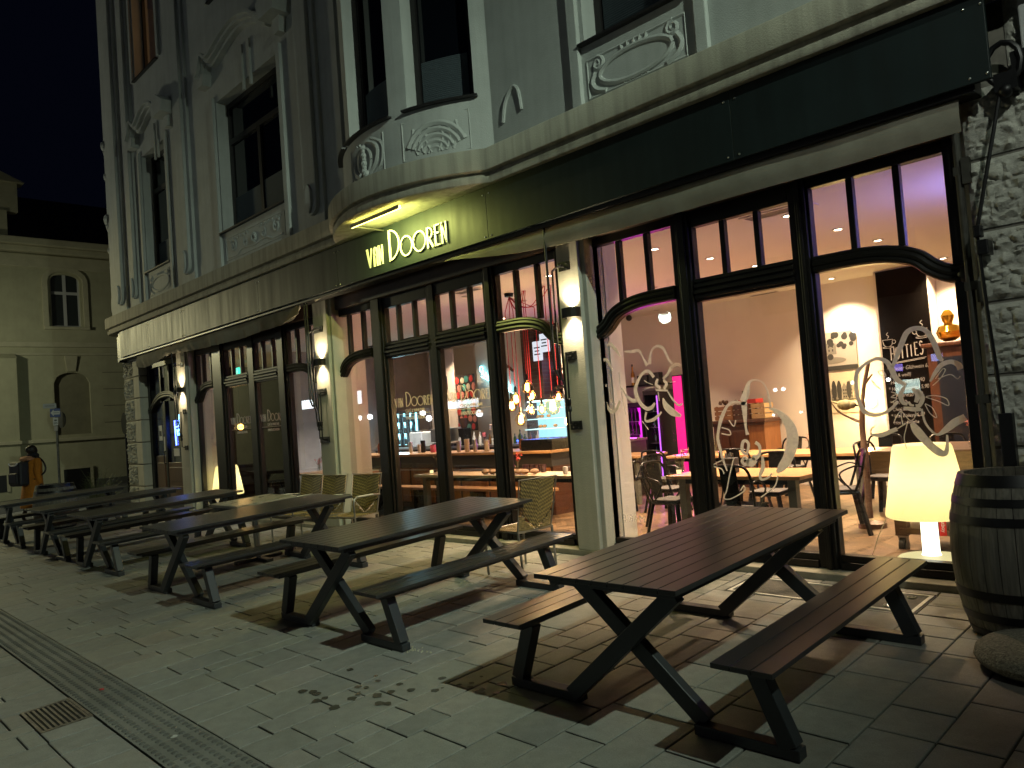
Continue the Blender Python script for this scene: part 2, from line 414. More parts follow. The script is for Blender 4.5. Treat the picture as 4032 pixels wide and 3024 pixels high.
# the strip of ribbed guide pavers
tp = MB(); tt = []
x = 3.8; rp2 = random.Random(5)
while x > -23.4:
    x0, x1, y0, y1 = x - .297, x - .003, 1.443, 1.769
    k = rp2.uniform(.8, 1.05); d = rp2.uniform(-.001, .001)
    n0 = len(tp.f)
    tp.add([(x0, y0, G(y0) - .009), (x1, y0, G(y0) - .009), (x1, y1, G(y1) - .009), (x0, y1, G(y1) - .009),
            (x0, y0, G(y0) + d), (x1, y0, G(y0) + d), (x1, y1, G(y1) + d), (x0, y1, G(y1) + d)],
           [(0, 1, 5, 4), (1, 2, 6, 5), (2, 3, 7, 6), (3, 0, 4, 7), (4, 5, 6, 7)])
    if -14 < x < 0.5:
        for i in range(5):
            for j in range(5):
                cx = x0 + (i + .5) * (x1 - x0) / 5; cy = y0 + (j + .5) * (y1 - y0) / 5; z = G(cy) + d
                r, q = .021, .014; h = .006
                tp.add([(cx + r * a, cy + r * b, z - .001) for a, b in ((1, 0), (.5, .87), (-.5, .87), (-1, 0), (-.5, -.87), (.5, -.87))] +
                       [(cx + q * a, cy + q * b, z + h) for a, b in ((1, 0), (.5, .87), (-.5, .87), (-1, 0), (-.5, -.87), (.5, -.87))],
                       [(m, (m + 1) % 6, (m + 1) % 6 + 6, m + 6) for m in range(6)] + [(6, 7, 8, 9, 10, 11)])
    tt += [(.21 * k, .21 * k, .19 * k)] * 5 + [(.115 * k, .115 * k, .105 * k)] * (len(tp.f) - n0 - 5)  # studs toned darker: their shading and dirt put into the colour
    x -= .3
struct(tp.build('tactile_paving', PAVER, tone=tt))

# drain
t = thing('drain_grate', 'rusty rectangular drain grate with slots beside the ribbed guide strip', 'drain', (-5.72, 1.29, G(1.29)))
fr = MB()
x0, x1, y0, y1 = -5.985, -5.455, 1.145, 1.435
def sl(x, y, d): return (x, y, G(y) + d)
def slab(mb, xa, ya, xb, yb, d0, d1):
    mb.add([sl(xa, ya, d0), sl(xb, ya, d0), sl(xb, yb, d0), sl(xa, yb, d0), sl(xa, ya, d1), sl(xb, ya, d1), sl(xb, yb, d1), sl(xa, yb, d1)],
           [(3, 2, 1, 0), (4, 5, 6, 7), (0, 1, 5, 4), (1, 2, 6, 5), (2, 3, 7, 6), (3, 0, 4, 7)])
for a in ((x0, y0, x1, y0 + .018), (x0, y1 - .018, x1, y1), (x0, y0 + .018, x0 + .02, y1 - .018), (x1 - .02, y0 + .018, x1, y1 - .018)): slab(fr, *a, -.05, .002)
RUSTY = mat('rusty_cast_iron', (.20, .17, .14), .5, .6, var=.45, vscale=18, bump=.4, bscale=60)
fr.build('frame', RUSTY, t, off=t.location)
br = MB()
for i in range(9):
    y = y0 + .03 + i * .0285; slab(br, x0 + .022, y, x1 - .022, y + .014, -.03, -.001)
br.build('bars', RUSTY, t, off=t.location)
pit = MB(); slab(pit, x0 + .002, y0 + .002, x1 - .002, y1 - .002, -.0075, -.0065); pit.build('sump', mat('drain_dark', (.01, .009, .008), .9), t, off=t.location)

# cellar hatch with white outline
t = thing('cellar_hatch', 'dark cellar hatch plate outlined with white strips below the window step', 'hatch', (-2.62, 5.64, G(5.64)))
p = MB(); slab(p, -3.325, 5.415, -1.915, 5.875, -.03, -.004); p.build('plate', mat('hatch_plate', (.07, .068, .06), .8, var=.35, vscale=16, bump=.4, bscale=70), t, off=t.location)
p = MB()
for a in ((-3.31, 5.43, -1.93, 5.452), (-3.31, 5.838, -1.93, 5.86), (-3.31, 5.452, -3.285, 5.838), (-1.955, 5.452, -1.93, 5.838)): slab(p, *a, -.004, .0015)
p.build('frame', mat('white_edge_strip', (.62, .61, .55), .6, var=.1, vscale=30), t, off=t.location)
for cx, cy in ((-3.22, 5.78), (-2.05, 5.77), (-2.12, 5.52)):
    p = MB(); p.tube([(cx + .028 * math.cos(a * R(30)), cy + .028 * math.sin(a * R(30)), G(cy) - .002) for a in range(12)], .007, 6, closed=True)
    p.ball((cx, cy, G(cy) - .004), .014, 10, sz=.5)
    p.build('lifting_ring', STEEL, t, smooth=True, off=t.location)

# spilled spots and crumbs on the paving
rr = random.Random(11); sp = MB()
for k in range(34):
    u = rr.random(); cx = -4.6 + 1.25 * u + rr.gauss(0, .09); cy = 2.42 + .75 * u + rr.gauss(0, .13); r = rr.uniform(.008, .033)
    pts = []
    for i in range(11):
        a = i * 2 * math.pi / 11; q = r * rr.uniform(.75, 1.2); pts.append((cx + q * math.cos(a) * 1.2, cy + q * math.sin(a), G(cy + q * math.sin(a)) + .0032))
    sp.add(pts, [tuple(range(11))])
o = stuff(sp.build('spill_spots', mat('wet_stain', (.085, .078, .062), .25, var=.2, vscale=30))); tag(o, 'dark spilled drops dried on the grey paving in front of the tables', 'stain')
cr = MB()
for k in range(26):
    cx = -4.50 + rr.gauss(0, .05); cy = 3.24 + rr.gauss(0, .03); cr.ball((cx, cy, G(cy) + .004), rr.uniform(.003, .008), 6)
for k in range(140):
    cx = rr.uniform(-13, .3); cy = rr.uniform(.7, 5.8); cr.ball((cx, cy, G(cy) + .002), rr.uniform(.0015, .0045), 5, sz=.6)
o = stuff(cr.build('crumbs', mat('crumb_beige', (.5, .46, .34), .8))); tag(o, 'pale crumbs and bits of grit scattered over the paving', 'litter')
# a red bottle cap and cigarette ends lying about
def bit(name, label, cat, x, y, colr, r, h):
    o = MB().lathe([(r, 0), (r * 1.05, h * .4), (r * .86, h)], (x, y, G(y) + .001), 14).build(name, mat('bit_' + name, colr, .4, .3), smooth=True); tag(o, label, cat)
bit('crown_cork', 'small red crown cork lying beside the guide strip above the drain', 'crown cork', -5.93, 1.62, (.5, .03, .03), .016, .007)
bit('paper_scrap', 'tiny white paper scrap on the paving between drain and near table', 'scrap', -4.62, 1.62, (.7, .7, .66), .02, .003)

# ------------------------------------------------------------------ picnic tables
W, L, BW, BI = .896, 2.045, .293, .148
def plank_top(x0, x1, n, y0, y1, z0, z1, gap=.006):
    mb = MB(); wd = (x1 - x0 - gap * (n - 1)) / n
    for i in range(n):
        a = x0 + i * (wd + gap); mb.box(a, y0, z0, a + wd, y1, z1)
    return mb
def make_table():
    t = thing('picnic_table', '', 'picnic table')
    top = plank_top(-W / 2, W / 2, 9, 0, L, .724, .75).build('tabletop', TAB, t, bevel=.0022)
    ap = MB()
    ap.box(-W / 2 + .05, .07, .684, W / 2 - .05, .115, .7225); ap.box(-W / 2 + .05, L - .115, .684, W / 2 - .05, L - .07, .7225)
    ap.box(-W / 2 + .05, .115, .684, -W / 2 + .095, L - .115, .7225); ap.box(W / 2 - .095, .115, .684, W / 2 - .05, L - .115, .7225)
    ap.build('apron', TABLEG, t, bevel=.003)
    for s in (-1, 1):
        c = s * (W / 2 + BI + BW / 2)
        plank_top(c - BW / 2, c + BW / 2, 3, -.01, L + .01, .426, .45).build('bench_seat', TAB, t, bevel=.002)
        r = MB(); r.box(c - .1, .06, .394, c + .1, L - .06, .4245); r.build('bench_rail', TABLEG, t, bevel=.003)
    for y in (.20, L - .20):
        for s in (-1, 1):
            x = MB(); y_ = y + s * .0305
            x.beam((-s * .335, y_, .684), (s * .40, y_, .05), .06, .088, up=(1, 0, .7)); x.build('cross_leg', TABLEG, t, bevel=.004)
            q = MB(); q.beam((s * .70, y, .394), (s * .835, y, .052), .075, .085, up=(1, 0, 0)); q.build('bench_leg', TABLEG, t, bevel=.004)
            q = MB(); q.box(s * .36, y - .036, .004, s * .885, y + .036, .056); q.build('foot_rail', TABLEG, t, bevel=.004)
    return t
TLT = math.atan(S)
SPOTS = [(-2.537, 3.005, R(1.1), 'nearest anthracite picnic table with attached benches, in front of the orchid window'),
         (-5.435, 3.005, R(.1), 'second anthracite picnic table, ending at the wicker chair beside the pillar'),
         (-8.185, 2.83, R(-.1), 'third anthracite picnic table, with yellow and blue light shining on its top'),
         (-11.17, 2.895, R(.3), 'fourth anthracite picnic table, left of the small stone topped table'),
         (-13.39, 2.87, R(.4), 'fifth anthracite picnic table, second from the far end of the row'),
         (-15.98, 2.86, R(-.3), 'farthest anthracite picnic table at the end of the row by the planter cask')]
proto = None
for i, (x, y, a, lab) in enumerate(SPOTS):
    rot = (TLT, 0, a)
    if proto is None:
        proto = make_table(); proto.location = (x, y, G(y)); proto.rotation_euler = rot; proto['label'] = lab; proto['group'] = 'picnic tables in a row along the cafe front'
    else: dup(proto, (x, y, G(y)), rot, lab)

# small stone topped bistro table
t = thing('bistro_table', 'small square table with pale stone top beside the wicker chairs', 'table', (-9.2, 4.36, G(4.36)), (TLT, 0, 0))
MB().box(-.40, -.39, .715, .40, .39, .75).build('tabletop', mat('pale_stone_top', (.30, .29, .24), .28, var=.3, vscale=9), t, bevel=.004)
p = MB(); p.box(-.36, -.35, .68, .36, .35, .7135); p.build('subframe', TABLEG, t, bevel=.003)
p = MB(); p.tube([(-.04, 0, .04), (-.04, 0, .68)], .022, 10); p.tube([(.04, 0, .04), (.04, 0, .68)], .022, 10); p.build('pedestal', STEEL, t, smooth=True)
p = MB(); p.box(-.30, -.045, .003, .30, .045, .04); p.box(-.045, -.30, .004, .045, .30, .042); p.build('foot', TABLEG, t, bevel=.004)

# ------------------------------------------------------------------ wicker armchairs
def weave_mat():
    m = bpy.data.materials.new('woven_straw'); m.use_nodes = True; nt = m.node_tree; b = nt.nodes['Principled BSDF']
    b.inputs['Roughness'].default_value = .55
    at = nt.nodes.new('ShaderNodeVertexColor'); at.layer_name = 'tone'
    tc = nt.nodes.new('ShaderNodeTexCoord'); n = nt.nodes.new('ShaderNodeTexNoise'); n.inputs['Scale'].default_value = 45
    nt.links.new(tc.outputs['Object'], n.inputs['Vector'])
    r = nt.nodes.new('ShaderNodeMapRange'); r.inputs['To Min'].default_value = .6; r.inputs['To Max'].default_value = 1.35
    nt.links.new(n.outputs['Fac'], r.inputs['Value'])
    s = nt.nodes.new('ShaderNodeVectorMath'); s.operation = 'SCALE'
    nt.links.new(at.outputs['Color'], s.inputs[0]); nt.links.new(r.outputs[0], s.inputs['Scale']); nt.links.new(s.outputs[0], b.inputs['Base Color'])
    return m
WEAVE = weave_mat()
def weave_panel(w, h, th, vfun):
    """herringbone weave: short raised strands slanting towards the middle; vfun maps (u,v,d)"""
    mb = MB(); tn = []
    nx, ny = 14, 26
    for j in range(ny):
        for i in range(nx):
            u0 = -w / 2 + i * w / nx; u1 = u0 + w / nx; s = 1 if (u0 + u1) < 0 else -1
            a = (abs((u0 + u1) / 2) / w) ; sh = .028
            v0 = j * h / ny; v1 = v0 + h / ny * .86
            l0 = (abs(u0) * .85, abs(u1) * .85)
            pts = []
            lift = th * (1 if (i + j) % 2 else .55)
            q = [(u0 + .001, min(h, v0 + l0[0])), (u1 - .001, min(h, v0 + l0[1])), (u1 - .001, min(h, v1 + l0[1])), (u0 + .001, min(h, v1 + l0[0]))]
            if q[2][1] - q[1][1] < .003 and q[3][1] - q[0][1] < .003: continue
            vs = [vfun(x, y, -th) for x, y in q] + [vfun(x, y, lift) for x, y in q]
            mb.add(vs, [(3, 2, 1, 0), (4, 5, 6, 7), (0, 1, 5, 4), (1, 2, 6, 5), (2, 3, 7, 6), (3, 0, 4, 7)])
            k = .85 + .4 * random.random() if (i + j) % 2 else .22 + .2 * random.random()
            tn += [(.33 * k, .24 * k, .09 * k)] * 6
    # lower triangles left by the slant
    for i in range(nx):
        u0 = -w / 2 + i * w / nx; u1 = u0 + w / nx; top = min(abs(u0), abs(u1)) * .85
        n = int(top / (h / ny))
        for j in range(n):
            v0 = j * h / ny; vs = [vfun(x, y, d) for d in (-th, th * .6) for x, y in ((u0 + .001, v0), (u1 - .001, v0), (u1 - .001, v0 + h / ny * .86), (u0 + .001, v0 + h / ny * .86))]
            mb.add(vs, [(3, 2, 1, 0), (4, 5, 6, 7), (0, 1, 5, 4), (1, 2, 6, 5), (2, 3, 7, 6), (3, 0, 4, 7)])
            k = .6 + .4 * random.random(); tn += [(.33 * k, .24 * k, .09 * k)] * 6
    return mb, tn
def make_wicker():
    # faces -y (local); seat .44 high
    t = thing('wicker_armchair', '', 'chair')
    def bk(u, v, d): return (u * (1 + .12 * v), .20 + .20 * v + d + .05 * (1 - (u / .22) ** 2) * .5, .43 + v)
    mb, tn = weave_panel(.43, .47, .006, bk); mb.build('backrest', WEAVE, t, tone=tn)
    def st(u, v, d): return (u, -.24 + v, .425 + d - .012 * (1 - (u / .22) ** 2))
    mb, tn = weave_panel(.44, .44, .006, st); mb.build('seat', WEAVE, t, tone=tn)
    f = MB(); f.tube([(-.235, -.23, .42), (.235, -.23, .42), (.235, .21, .42), (-.235, .21, .42)], .012, 8, closed=True)
    f.tube([(-.225, .205, .42), (-.255, .30, .91), (.255, .30, .91), (.225, .205, .42)], .008, 8); f.build('frame', ALU, t, smooth=True)
    for s in (-1, 1):
        p = MB(); p.tube(smoothpath([(s * .255, -.21, 0), (s * .26, -.22, .42), (s * .262, -.225, .60), (s * .265, -.17, .655), (s * .265, .05, .66), (s * .25, .245, .65)], 4), .0125, 8); p.build('arm_leg', ALU, t, smooth=True)
        p = MB(); p.box(s * .265 - .022, -.17, .66, s * .265 + .022, .10, .675); p.build('armrest', mat('pale_armrest', (.6, .6, .56), .4), t, bevel=.005)
        p = MB(); p.tube([(s * .225, .24, 0), (s * .23, .21, .42)], .0125, 8); p.build('leg', ALU, t, smooth=True)
    return t
wk = None
for x, y, a, lab in [(-5.40, 5.22, R(-90), 'wicker armchair by the pillar, turned sideways at the end of the second table'),
                     (-8.42, 5.25, R(13), 'lone wicker armchair in front of the bar window, behind the third table'),
                     (-9.05, 5.15, R(9), 'right one of the two wicker armchairs side by side at the stone topped table'),
                     (-9.62, 5.12, R(6), 'left one of the two wicker armchairs side by side at the stone topped table')]:
    if wk is None: wk = make_wicker(); wk.location = (x, y, G(y)); wk.rotation_euler = (0, 0, a); wk['label'] = lab; wk['group'] = 'wicker armchairs outside'
    else: dup(wk, (x, y, G(y)), (0, 0, a), lab)

# ------------------------------------------------------------------ wine cask and parasol stone
def make_cask(loc, label, h=.95, r0=.285, r1=.365):
    t = thing('wine_cask', label, 'barrel', loc, (0, 0, .3))
    def rad(z): u = 2 * z / h - 1; return r0 + (r1 - r0) * (1 - u * u) ** .9 if abs(u) < 1 else r0
    st = MB(); nst = 26
    for k in range(nst):
        a0 = 2 * math.pi * k / nst + .006; a1 = 2 * math.pi * (k + 1) / nst - .006; o = len(st.v); m = 16
        for i in range(m + 1):
            z = h * i / m; r = rad(z)
            for a, q in ((a0, r), ((a0 + a1) / 2, r * 1.005), (a1, r), (a1, r - .028), (a0, r - .028)): st.v.append((q * math.cos(a), q * math.sin(a), z))
        for i in range(m):
            for j in range(5): st.f.append((o + i * 5 + j, o + i * 5 + (j + 1) % 5, o + i * 5 + 5 + (j + 1) % 5, o + i * 5 + 5 + j))
        st.f.append((o + 4, o + 3, o + 2, o + 1, o)); e = o + m * 5; st.f.append((e, e + 1, e + 2, e + 3, e + 4))
    st.build('staves', CASK, t)
    for z0, z1 in ((.0, .05), (.105, .15), (.235, .285), (.665, .715), (.775, .82), (.885, .965)):
        hb = MB(); n = 48; za, zb = z0 * h / .95, min(z1 * h / .95, h * 1.002)
        hb.lathe([(rad(za) - .004, za), (rad(za) + .0045, za), (rad(zb) + .0045, zb), (rad(zb) - .004, zb)], n=n, cap0=False, cap1=False); hb.build('hoop', BLACK, t, smooth=True)
    MB().lathe([(.0, .0), (rad(h * .93) - .026, 0)], (0, 0, h * .93), 40, False, False).build('head', CASK, t)
    return t
ck = make_cask((-1.262, 5.36, G(5.36)), 'big weathered wine cask with black hoops beside the rough stone pillar')
bolt = MB().ball((0, 0, 0), .012, 10).build('rivet', STEEL, ck, smooth=True); bolt.location = (.09, -.335, .245)
t = thing('parasol_base', 'round granite parasol base stone with a steel socket, in front of the cask', 'parasol base', (-1.03, 4.79, G(4.79)))
mb = MB(); prof = [(.30, 0), (.345, .03), (.36, .06), (.35, .095), (.31, .125), (.22, .143), (.10, .150), (.034, .151)]
mb.lathe(prof, n=56, cap0=True, cap1=False)
mb.build('stone', mat('washed_granite', (.25, .24, .19), .95, var=.65, vscale=70, bump=1., bscale=95), t, smooth=True)
MB().lathe([(.022, .05), (.022, .158), (.031, .162), (.034, .15), (.034, .05)], n=24, cap0=True, cap1=False).build('socket', STEEL, t, smooth=True)
MB().tube([(.03, 0, .155), (.075, -.01, .158)], .009, 8).build('clamp_screw', STEEL, t, smooth=True)
make_cask((-17.6, 4.15, G(4.15)), 'old half cask planter standing behind the farthest picnic table', h=.88, r0=.33, r1=.40)
t = thing('planter_shrub', 'pale spiky green shrub growing beside the planter cask', 'plant', (-17.75, 4.95, G(4.95)))
mb = MB(); rs = random.Random(4)
for k in range(60):
    a = rs.uniform(0, 6.28); e = rs.uniform(.25, 1.2); Lh = rs.uniform(.35, .85); b = Vector((rs.uniform(-.1, .1), rs.uniform(-.1, .1), .35))
    d = Vector((math.cos(a) * math.cos(e), math.sin(a) * math.cos(e), math.sin(e)))
    for q in range(7):
        p0 = b + d * Lh * (q + 2) / 8; s = d.cross(Vector((0, 0, 1))).normalized()
        for sg in (-1, 1):
            tip = p0 + (s * sg * .06 + d * .07 + Vector((0, 0, -.01))); mb.add([p0, p0 + d * .02 + s * sg * .02, tip, p0 + s * sg * .008], [(0, 1, 2, 3)])
    mb.tube([b * .2, b + d * Lh * .4, b + d * Lh], [.006, .005, .002], 5)
mb.build('foliage', mat('pale_leaf', (.085, .10, .035), .6, var=.3, vscale=14), t)
MB().lathe([(.17, 0), (.22, .36), (.20, .36), (.19, .3)], n=24).build('pot', mat('dark_pot', (.03, .03, .03), .6), t, smooth=True)
# ------------------------------------------------------------------ the corner building
BLD = thing('corner_building', 'white stuccoed corner building with a bow front and shop windows, standing over the tables', 'building', (-10, 6, .28))
BO = BLD.location
def bpart(mb, name, m, parent=BLD, **k): return mb.build(name, m, parent, off=BO if parent is BLD else None, **k)
def sub(mb, name, m, parent, **k):
    o = mb.build(name, m, parent, off=BO, **k); return o
YW = 5.88; BCX, BCY, BR = -7.53, 7.57, 2.26
def wall_map(u, z, d): return (u, YW + d, z)                          # d>0 into the wall
def bow_map(u, z, d):                                                 # u: angle, 0 = street
    r = BR - d; return (BCX + r * math.sin(u), BCY - r * math.cos(u), z)
def gridwall(mb, us, zs, hole, mp, d0, d1):
    nu, nz = len(us) - 1, len(zs) - 1
    H = [[hole((us[i] + us[i + 1]) / 2, (zs[j] + zs[j + 1]) / 2) for j in range(nz)] for i in range(nu)]
    for i in range(nu):
        for j in range(nz):
            if H[i][j]: continue
            a, b, c, d = us[i], us[i + 1], zs[j], zs[j + 1]
            mb.add([mp(a, c, d0), mp(b, c, d0), mp(b, d, d0), mp(a, d, d0)], [(0, 1, 2, 3)])
            def em(k): return 0 <= k[0] < nu and 0 <= k[1] < nz and H[k[0]][k[1]]
            if em((i - 1, j)): mb.add([mp(a, c, d0), mp(a, d, d0), mp(a, d, d1), mp(a, c, d1)], [(0, 1, 2, 3)])
            if em((i + 1, j)): mb.add([mp(b, c, d0), mp(b, d, d0), mp(b, d, d1), mp(b, c, d1)], [(0, 1, 2, 3)])
            if em((i, j - 1)): mb.add([mp(a, c, d0), mp(b, c, d0), mp(b, c, d1), mp(a, c, d1)], [(0, 1, 2, 3)])
            if em((i, j + 1)): mb.add([mp(a, d, d0), mp(b, d, d0), mp(b, d, d1), mp(a, d, d1)], [(0, 1, 2, 3)])
# openings of the upper wall (x0,x1,z0,z1)
OPEN = [(-13.02, -10.76, 5.34, 7.68), (-16.78, -15.46, 5.34, 7.82), (-16.9, -15.6, 9.5, 12.2), (-13.02, -10.76, 9.5, 12.2), (-4.66, -3.46, 5.34, 7.8)]
def cuts(lo, hi, vals, extra=()): return sorted(set([lo, hi] + [v for v in vals if lo < v < hi] + list(extra)))
def inhole(u, z): return any(a < u < b and c < z < d for a, b, c, d in OPEN)
for lo, hi in ((-19.2, BCX - 1.49), (BCX + 1.49, 3.5)):
    us = cuts(lo, hi, [v for o in OPEN for v in o[:2]]); zs = cuts(4.3, 12.5, [v for o in OPEN for v in o[2:]])
    ub = MB(); gridwall(ub, us, zs, inhole, wall_map, 0, .34); bpart(ub, 'upper_wall', PLASTER)
ub = MB(); ub.box(-19.2, 5.885, 4.3, -19.19, 16, 12.5); bpart(ub, 'return_wall', PLASTER)      # into the side street
# bow
A1 = math.asin(1.5 / BR)
BW_ = [(-.085 - .19, -.085 + .29), (.30, .61), (-.66, -.35)]           # angular spans of the bow's windows
BOPEN = [(-.275, .145, 5.34, 9.2), (.27, .645, 5.34, 9.2), (-.645, -.36, 5.34, 9.2)]
bb = MB(); us = sorted(set([-A1 + 2 * A1 * i / 28 for i in range(29)] + [v for o in BOPEN for v in o[:2]])); zs = cuts(4.3, 12.5, [5.34, 9.2])
gridwall(bb, us, zs, lambda u, z: any(a < u < b and c < z < d for a, b, c, d in BOPEN), bow_map, 0, .30)
bpart(bb, 'bow_wall', PLASTER, smooth=False)

# cornice: profile swept along straight wall - bow - straight wall
def cpath(d, n=22):
    y = YW - d; r = BR + d; hx = math.sqrt(max(.01, r * r - (BCY - y) ** 2)); a = math.asin(hx / r)
    pts = [(3.5, y), (0, y), (-3.5, y)] + [(BCX + r * math.sin(a - 2 * a * i / n), BCY - r * math.cos(a - 2 * a * i / n)) for i in range(n + 1)]
    pts += [(-12.5, y), (-16, y)]
    # rounded return at the corner of the building
    cx, cy = -18.9, 6.1; rr = cy - y
    pts += [(-18.9 - rr * math.sin(k * R(15)), cy - rr * math.cos(k * R(15))) for k in range(7)] + [(-18.9 - rr, 9), (-18.9 - rr, 15)]
    return pts
prof = [(-.12, 4.285), (.185, 4.285), (.195, 4.30), (.195, 4.355), (.165, 4.365), (.165, 4.405), (.235, 4.415), (.24, 4.43), (.24, 4.63), (.23, 4.65), (.0, 4.70), (-.02, 4.70)]
cb = MB(); P = [cpath(d) for d, z in prof]; n = len(P[0]); vs = []
for (d, z), p in zip(prof, P): vs += [(x, y, z) for x, y in p]
cb.add(vs, [(i * n + k, i * n + k + 1, (i + 1) * n + k + 1, (i + 1) * n + k) for i in range(len(prof) - 1) for k in range(n - 1)])
bpart(cb, 'cornice', CORN, smooth=True)
sb = MB(); ring = [p for p in cpath(.19) if BCX - 1.75 < p[0] < BCX + 1.75]
sb.add([(x, y, 4.288) for x, y in ring] + [(BCX - 1.7, 6.0, 4.288), (BCX + 1.7, 6.0, 4.288)], [tuple(range(len(ring))) + (len(ring), len(ring) + 1)])
bpart(sb, 'bow_soffit', render_wall_mat('soffit_plaster', (.42, .40, .34), streak=.35))

# pilasters with pendant ends
def pilaster(x0, x1, z0=4.71, z1=12.5):
    c = (x0 + x1) / 2; hw = (x1 - x0) / 2; mb = MB()
    mb.box(x0, YW - .055, z0, x1, YW + .01, z1)
    iw = hw * .62
    mb.prism([(c - iw, z1)] + [(c - iw * math.cos(k * R(20)), z0 + .16 + iw - iw * math.sin(k * R(20))) for k in range(10)] + [(c + iw, z1)], YW - .115, YW - .053)
    mb.prism([(c - iw * .45, z0 + .52), (c - iw * .4, z0 + .30), (c, z0 + .18), (c + iw * .4, z0 + .30), (c + iw * .45, z0 + .52), (c, z0 + .62)], YW - .15, YW - .113)
    return mb
for x0, x1 in ((-18.62, -18.02), (-17.6, -17.2), (-14.82, -14.22), (-10.12, -9.55)):
    bpart(pilaster(x0, x1), 'pilaster', PLASTER, bevel=.012)
# quoin relief at the corner
rq = random.Random(2); mb = MB()
for k in range(46):
    z = 4.95 + rq.random() * 3.1; mb.ball((-19.22, 5.93 + rq.random() * .3, z + .9), rq.uniform(.07, .16), 8, sy=.9)
bpart(mb, 'corner_ornament', PLASTER, smooth=True)
mb = MB()
mb.tube(smoothpath([(-19.2, 5.93, 4.85), (-19.30, 5.96, 5.1), (-19.31, 6.0, 5.45), (-19.2, 6.0, 5.75)], 5), .06, 8)
bpart(mb, 'corner_scroll', PLASTER, smooth=True)

def spiral(cx, cz, r, turns, sgn=1, a0=0, n=26):
    return [(cx + sgn * r * (1 - .85 * i / n) * math.cos(a0 + turns * 6.283 * i / n), cz + r * (1 - .85 * i / n) * math.sin(a0 + turns * 6.283 * i / n)) for i in range(n + 1)]
def relief(mp, u0, u1, z0, z1, kind):
    """stucco relief panel: raised border, scrolls, shell and leaves. mp(u,z,d)"""
    mb = MB(); sc = abs(Vector(mp(u1, z0, 0)) - Vector(mp(u0, z0, 0))) if False else (Vector(mp(u1, z0, 0)) - Vector(mp(u0, z0, 0))).length
    ku = (u1 - u0) / sc; w = sc; h = z1 - z0
    def T(pts, r, n=6, dep=.007): 
        q = [mp(u0 + x * ku, z0 + z, dep) for x, z in pts]; mb.tube(q, r, n)
    b = .02
    T([(b, b), (w - b, b), (w - b, h - b), (b, h - b), (b, b)], .018)
    c = w / 2
    if kind == 'oval':
        T([(c + (w * .36) * math.cos(a * .2618) , h * .47 + h * .34 * math.sin(a * .2618)) for a in range(25)], .03, 8)
        for s in (-1, 1):
            T(spiral(c + s * w * .37, h * .78, h * .17, 1.6, s, 1.5), .026); T(smoothpath([(c + s * w * .40, h * .62), (c + s * w * .44, h * .4), (c + s * w * .40, h * .2), (c + s * w * .3, h * .08)], 5), .032)
        for k in range(5):
            x = c + (k - 2) * w * .055; T([(x, h * .80), (x + (k - 2) * .012, h * .97)], .022)
            T([(x, h * .06), (x + (k - 2) * .01, h * .16)], .02)
    elif kind == 'shell':
        for k in range(5):
            r = h * (.2 + .15 * k); T([(c + r * math.cos(a * .17), h * .02 + r * .95 * math.sin(a * .17)) for a in range(2, 17)], .02 + .004 * k)
        for s in (-1, 1):
            for k in range(3): T(smoothpath([(c + s * w * (.05 + .1 * k), h * .1), (c + s * w * (.12 + .1 * k), h * .45), (c + s * w * (.06 + .12 * k), h * .75)], 5), .02)
    elif kind == 'garland':
        T([(c + w * .17 * math.cos(a * .26), h * .45 + h * .33 * math.sin(a * .26)) for a in range(25)], .026)
        for s in (-1, 1):
            T(smoothpath([(c + s * w * .1, h * .92), (c + s * w * .32, h * .72), (c + s * w * .30, h * .35), (c + s * w * .12, h * .08)], 6), .032)
            T(smoothpath([(c + s * w * .2, h * .95), (c + s * w * .44, h * .7), (c + s * w * .42, h * .25), (c + s * w * .25, h * .05)], 6), .026)
        for k in range(7):
            p = mp(u0 + c * ku, z0 + h * (.2 + .1 * k), -.01); mb.ball(p, .035 if k % 2 else .045, 8)
        for s in (-1, 1): mb.ball(mp(u0 + (c + s * .05) * ku, z0 + h * .1, -.02), .05, 8)
    else:
        for s in (-1, 1):
            T(spiral(c + s * w * .36, h * .55, h * .30, 1.5, s, .6), .026); T(spiral(c + s * w * .15, h * .5, h * .2, 1.2, -s, 2), .02)
            for k in range(6): T([(c + s * w * (.1 + .06 * k), h * .8), (c + s * w * (.13 + .06 * k), h * (.9 - .05 * (k % 2)))], .022)
            T(smoothpath([(c + s * w * .44, h * .15), (c + s * w * .3, h * .12), (c + s * w * .2, h * .28), (c, h * .2)], 6), .022)
        for k in range(9):
            a = k * .7; mb.ball(mp(u0 + (c + .06 * math.cos(a)) * ku, z0 + h * .5 + .06 * math.sin(a), -.01), .03, 8)
    return mb
bpart(relief(wall_map, -12.95, -10.78, 4.80, 5.22, 'scroll'), 'relief_panel', PLASTER, smooth=True)
bpart(relief(wall_map, -16.74, -15.42, 4.80, 5.24, 'oval'), 'relief_panel', PLASTER, smooth=True)
bpart(relief(wall_map, -4.66, -3.50, 4.76, 5.18, 'oval'), 'relief_panel', PLASTER, smooth=True)
bpart(relief(bow_map, -.27, .10, 4.74, 5.22, 'garland'), 'relief_panel', PLASTER, smooth=True)
bpart(relief(bow_map, .22, .62, 4.74, 5.22, 'shell'), 'relief_panel', PLASTER, smooth=True)
mb = MB(); mb.tube(smoothpath([(-5.86, YW - .004, 4.95), (-5.80, YW - .01, 5.15), (-5.68, YW - .01, 5.28), (-5.60, YW - .01, 5.22), (-5.57, YW - .004, 5.0)], 6), .022, 6)
bpart(mb, 'relief_arch', PLASTER, smooth=True)

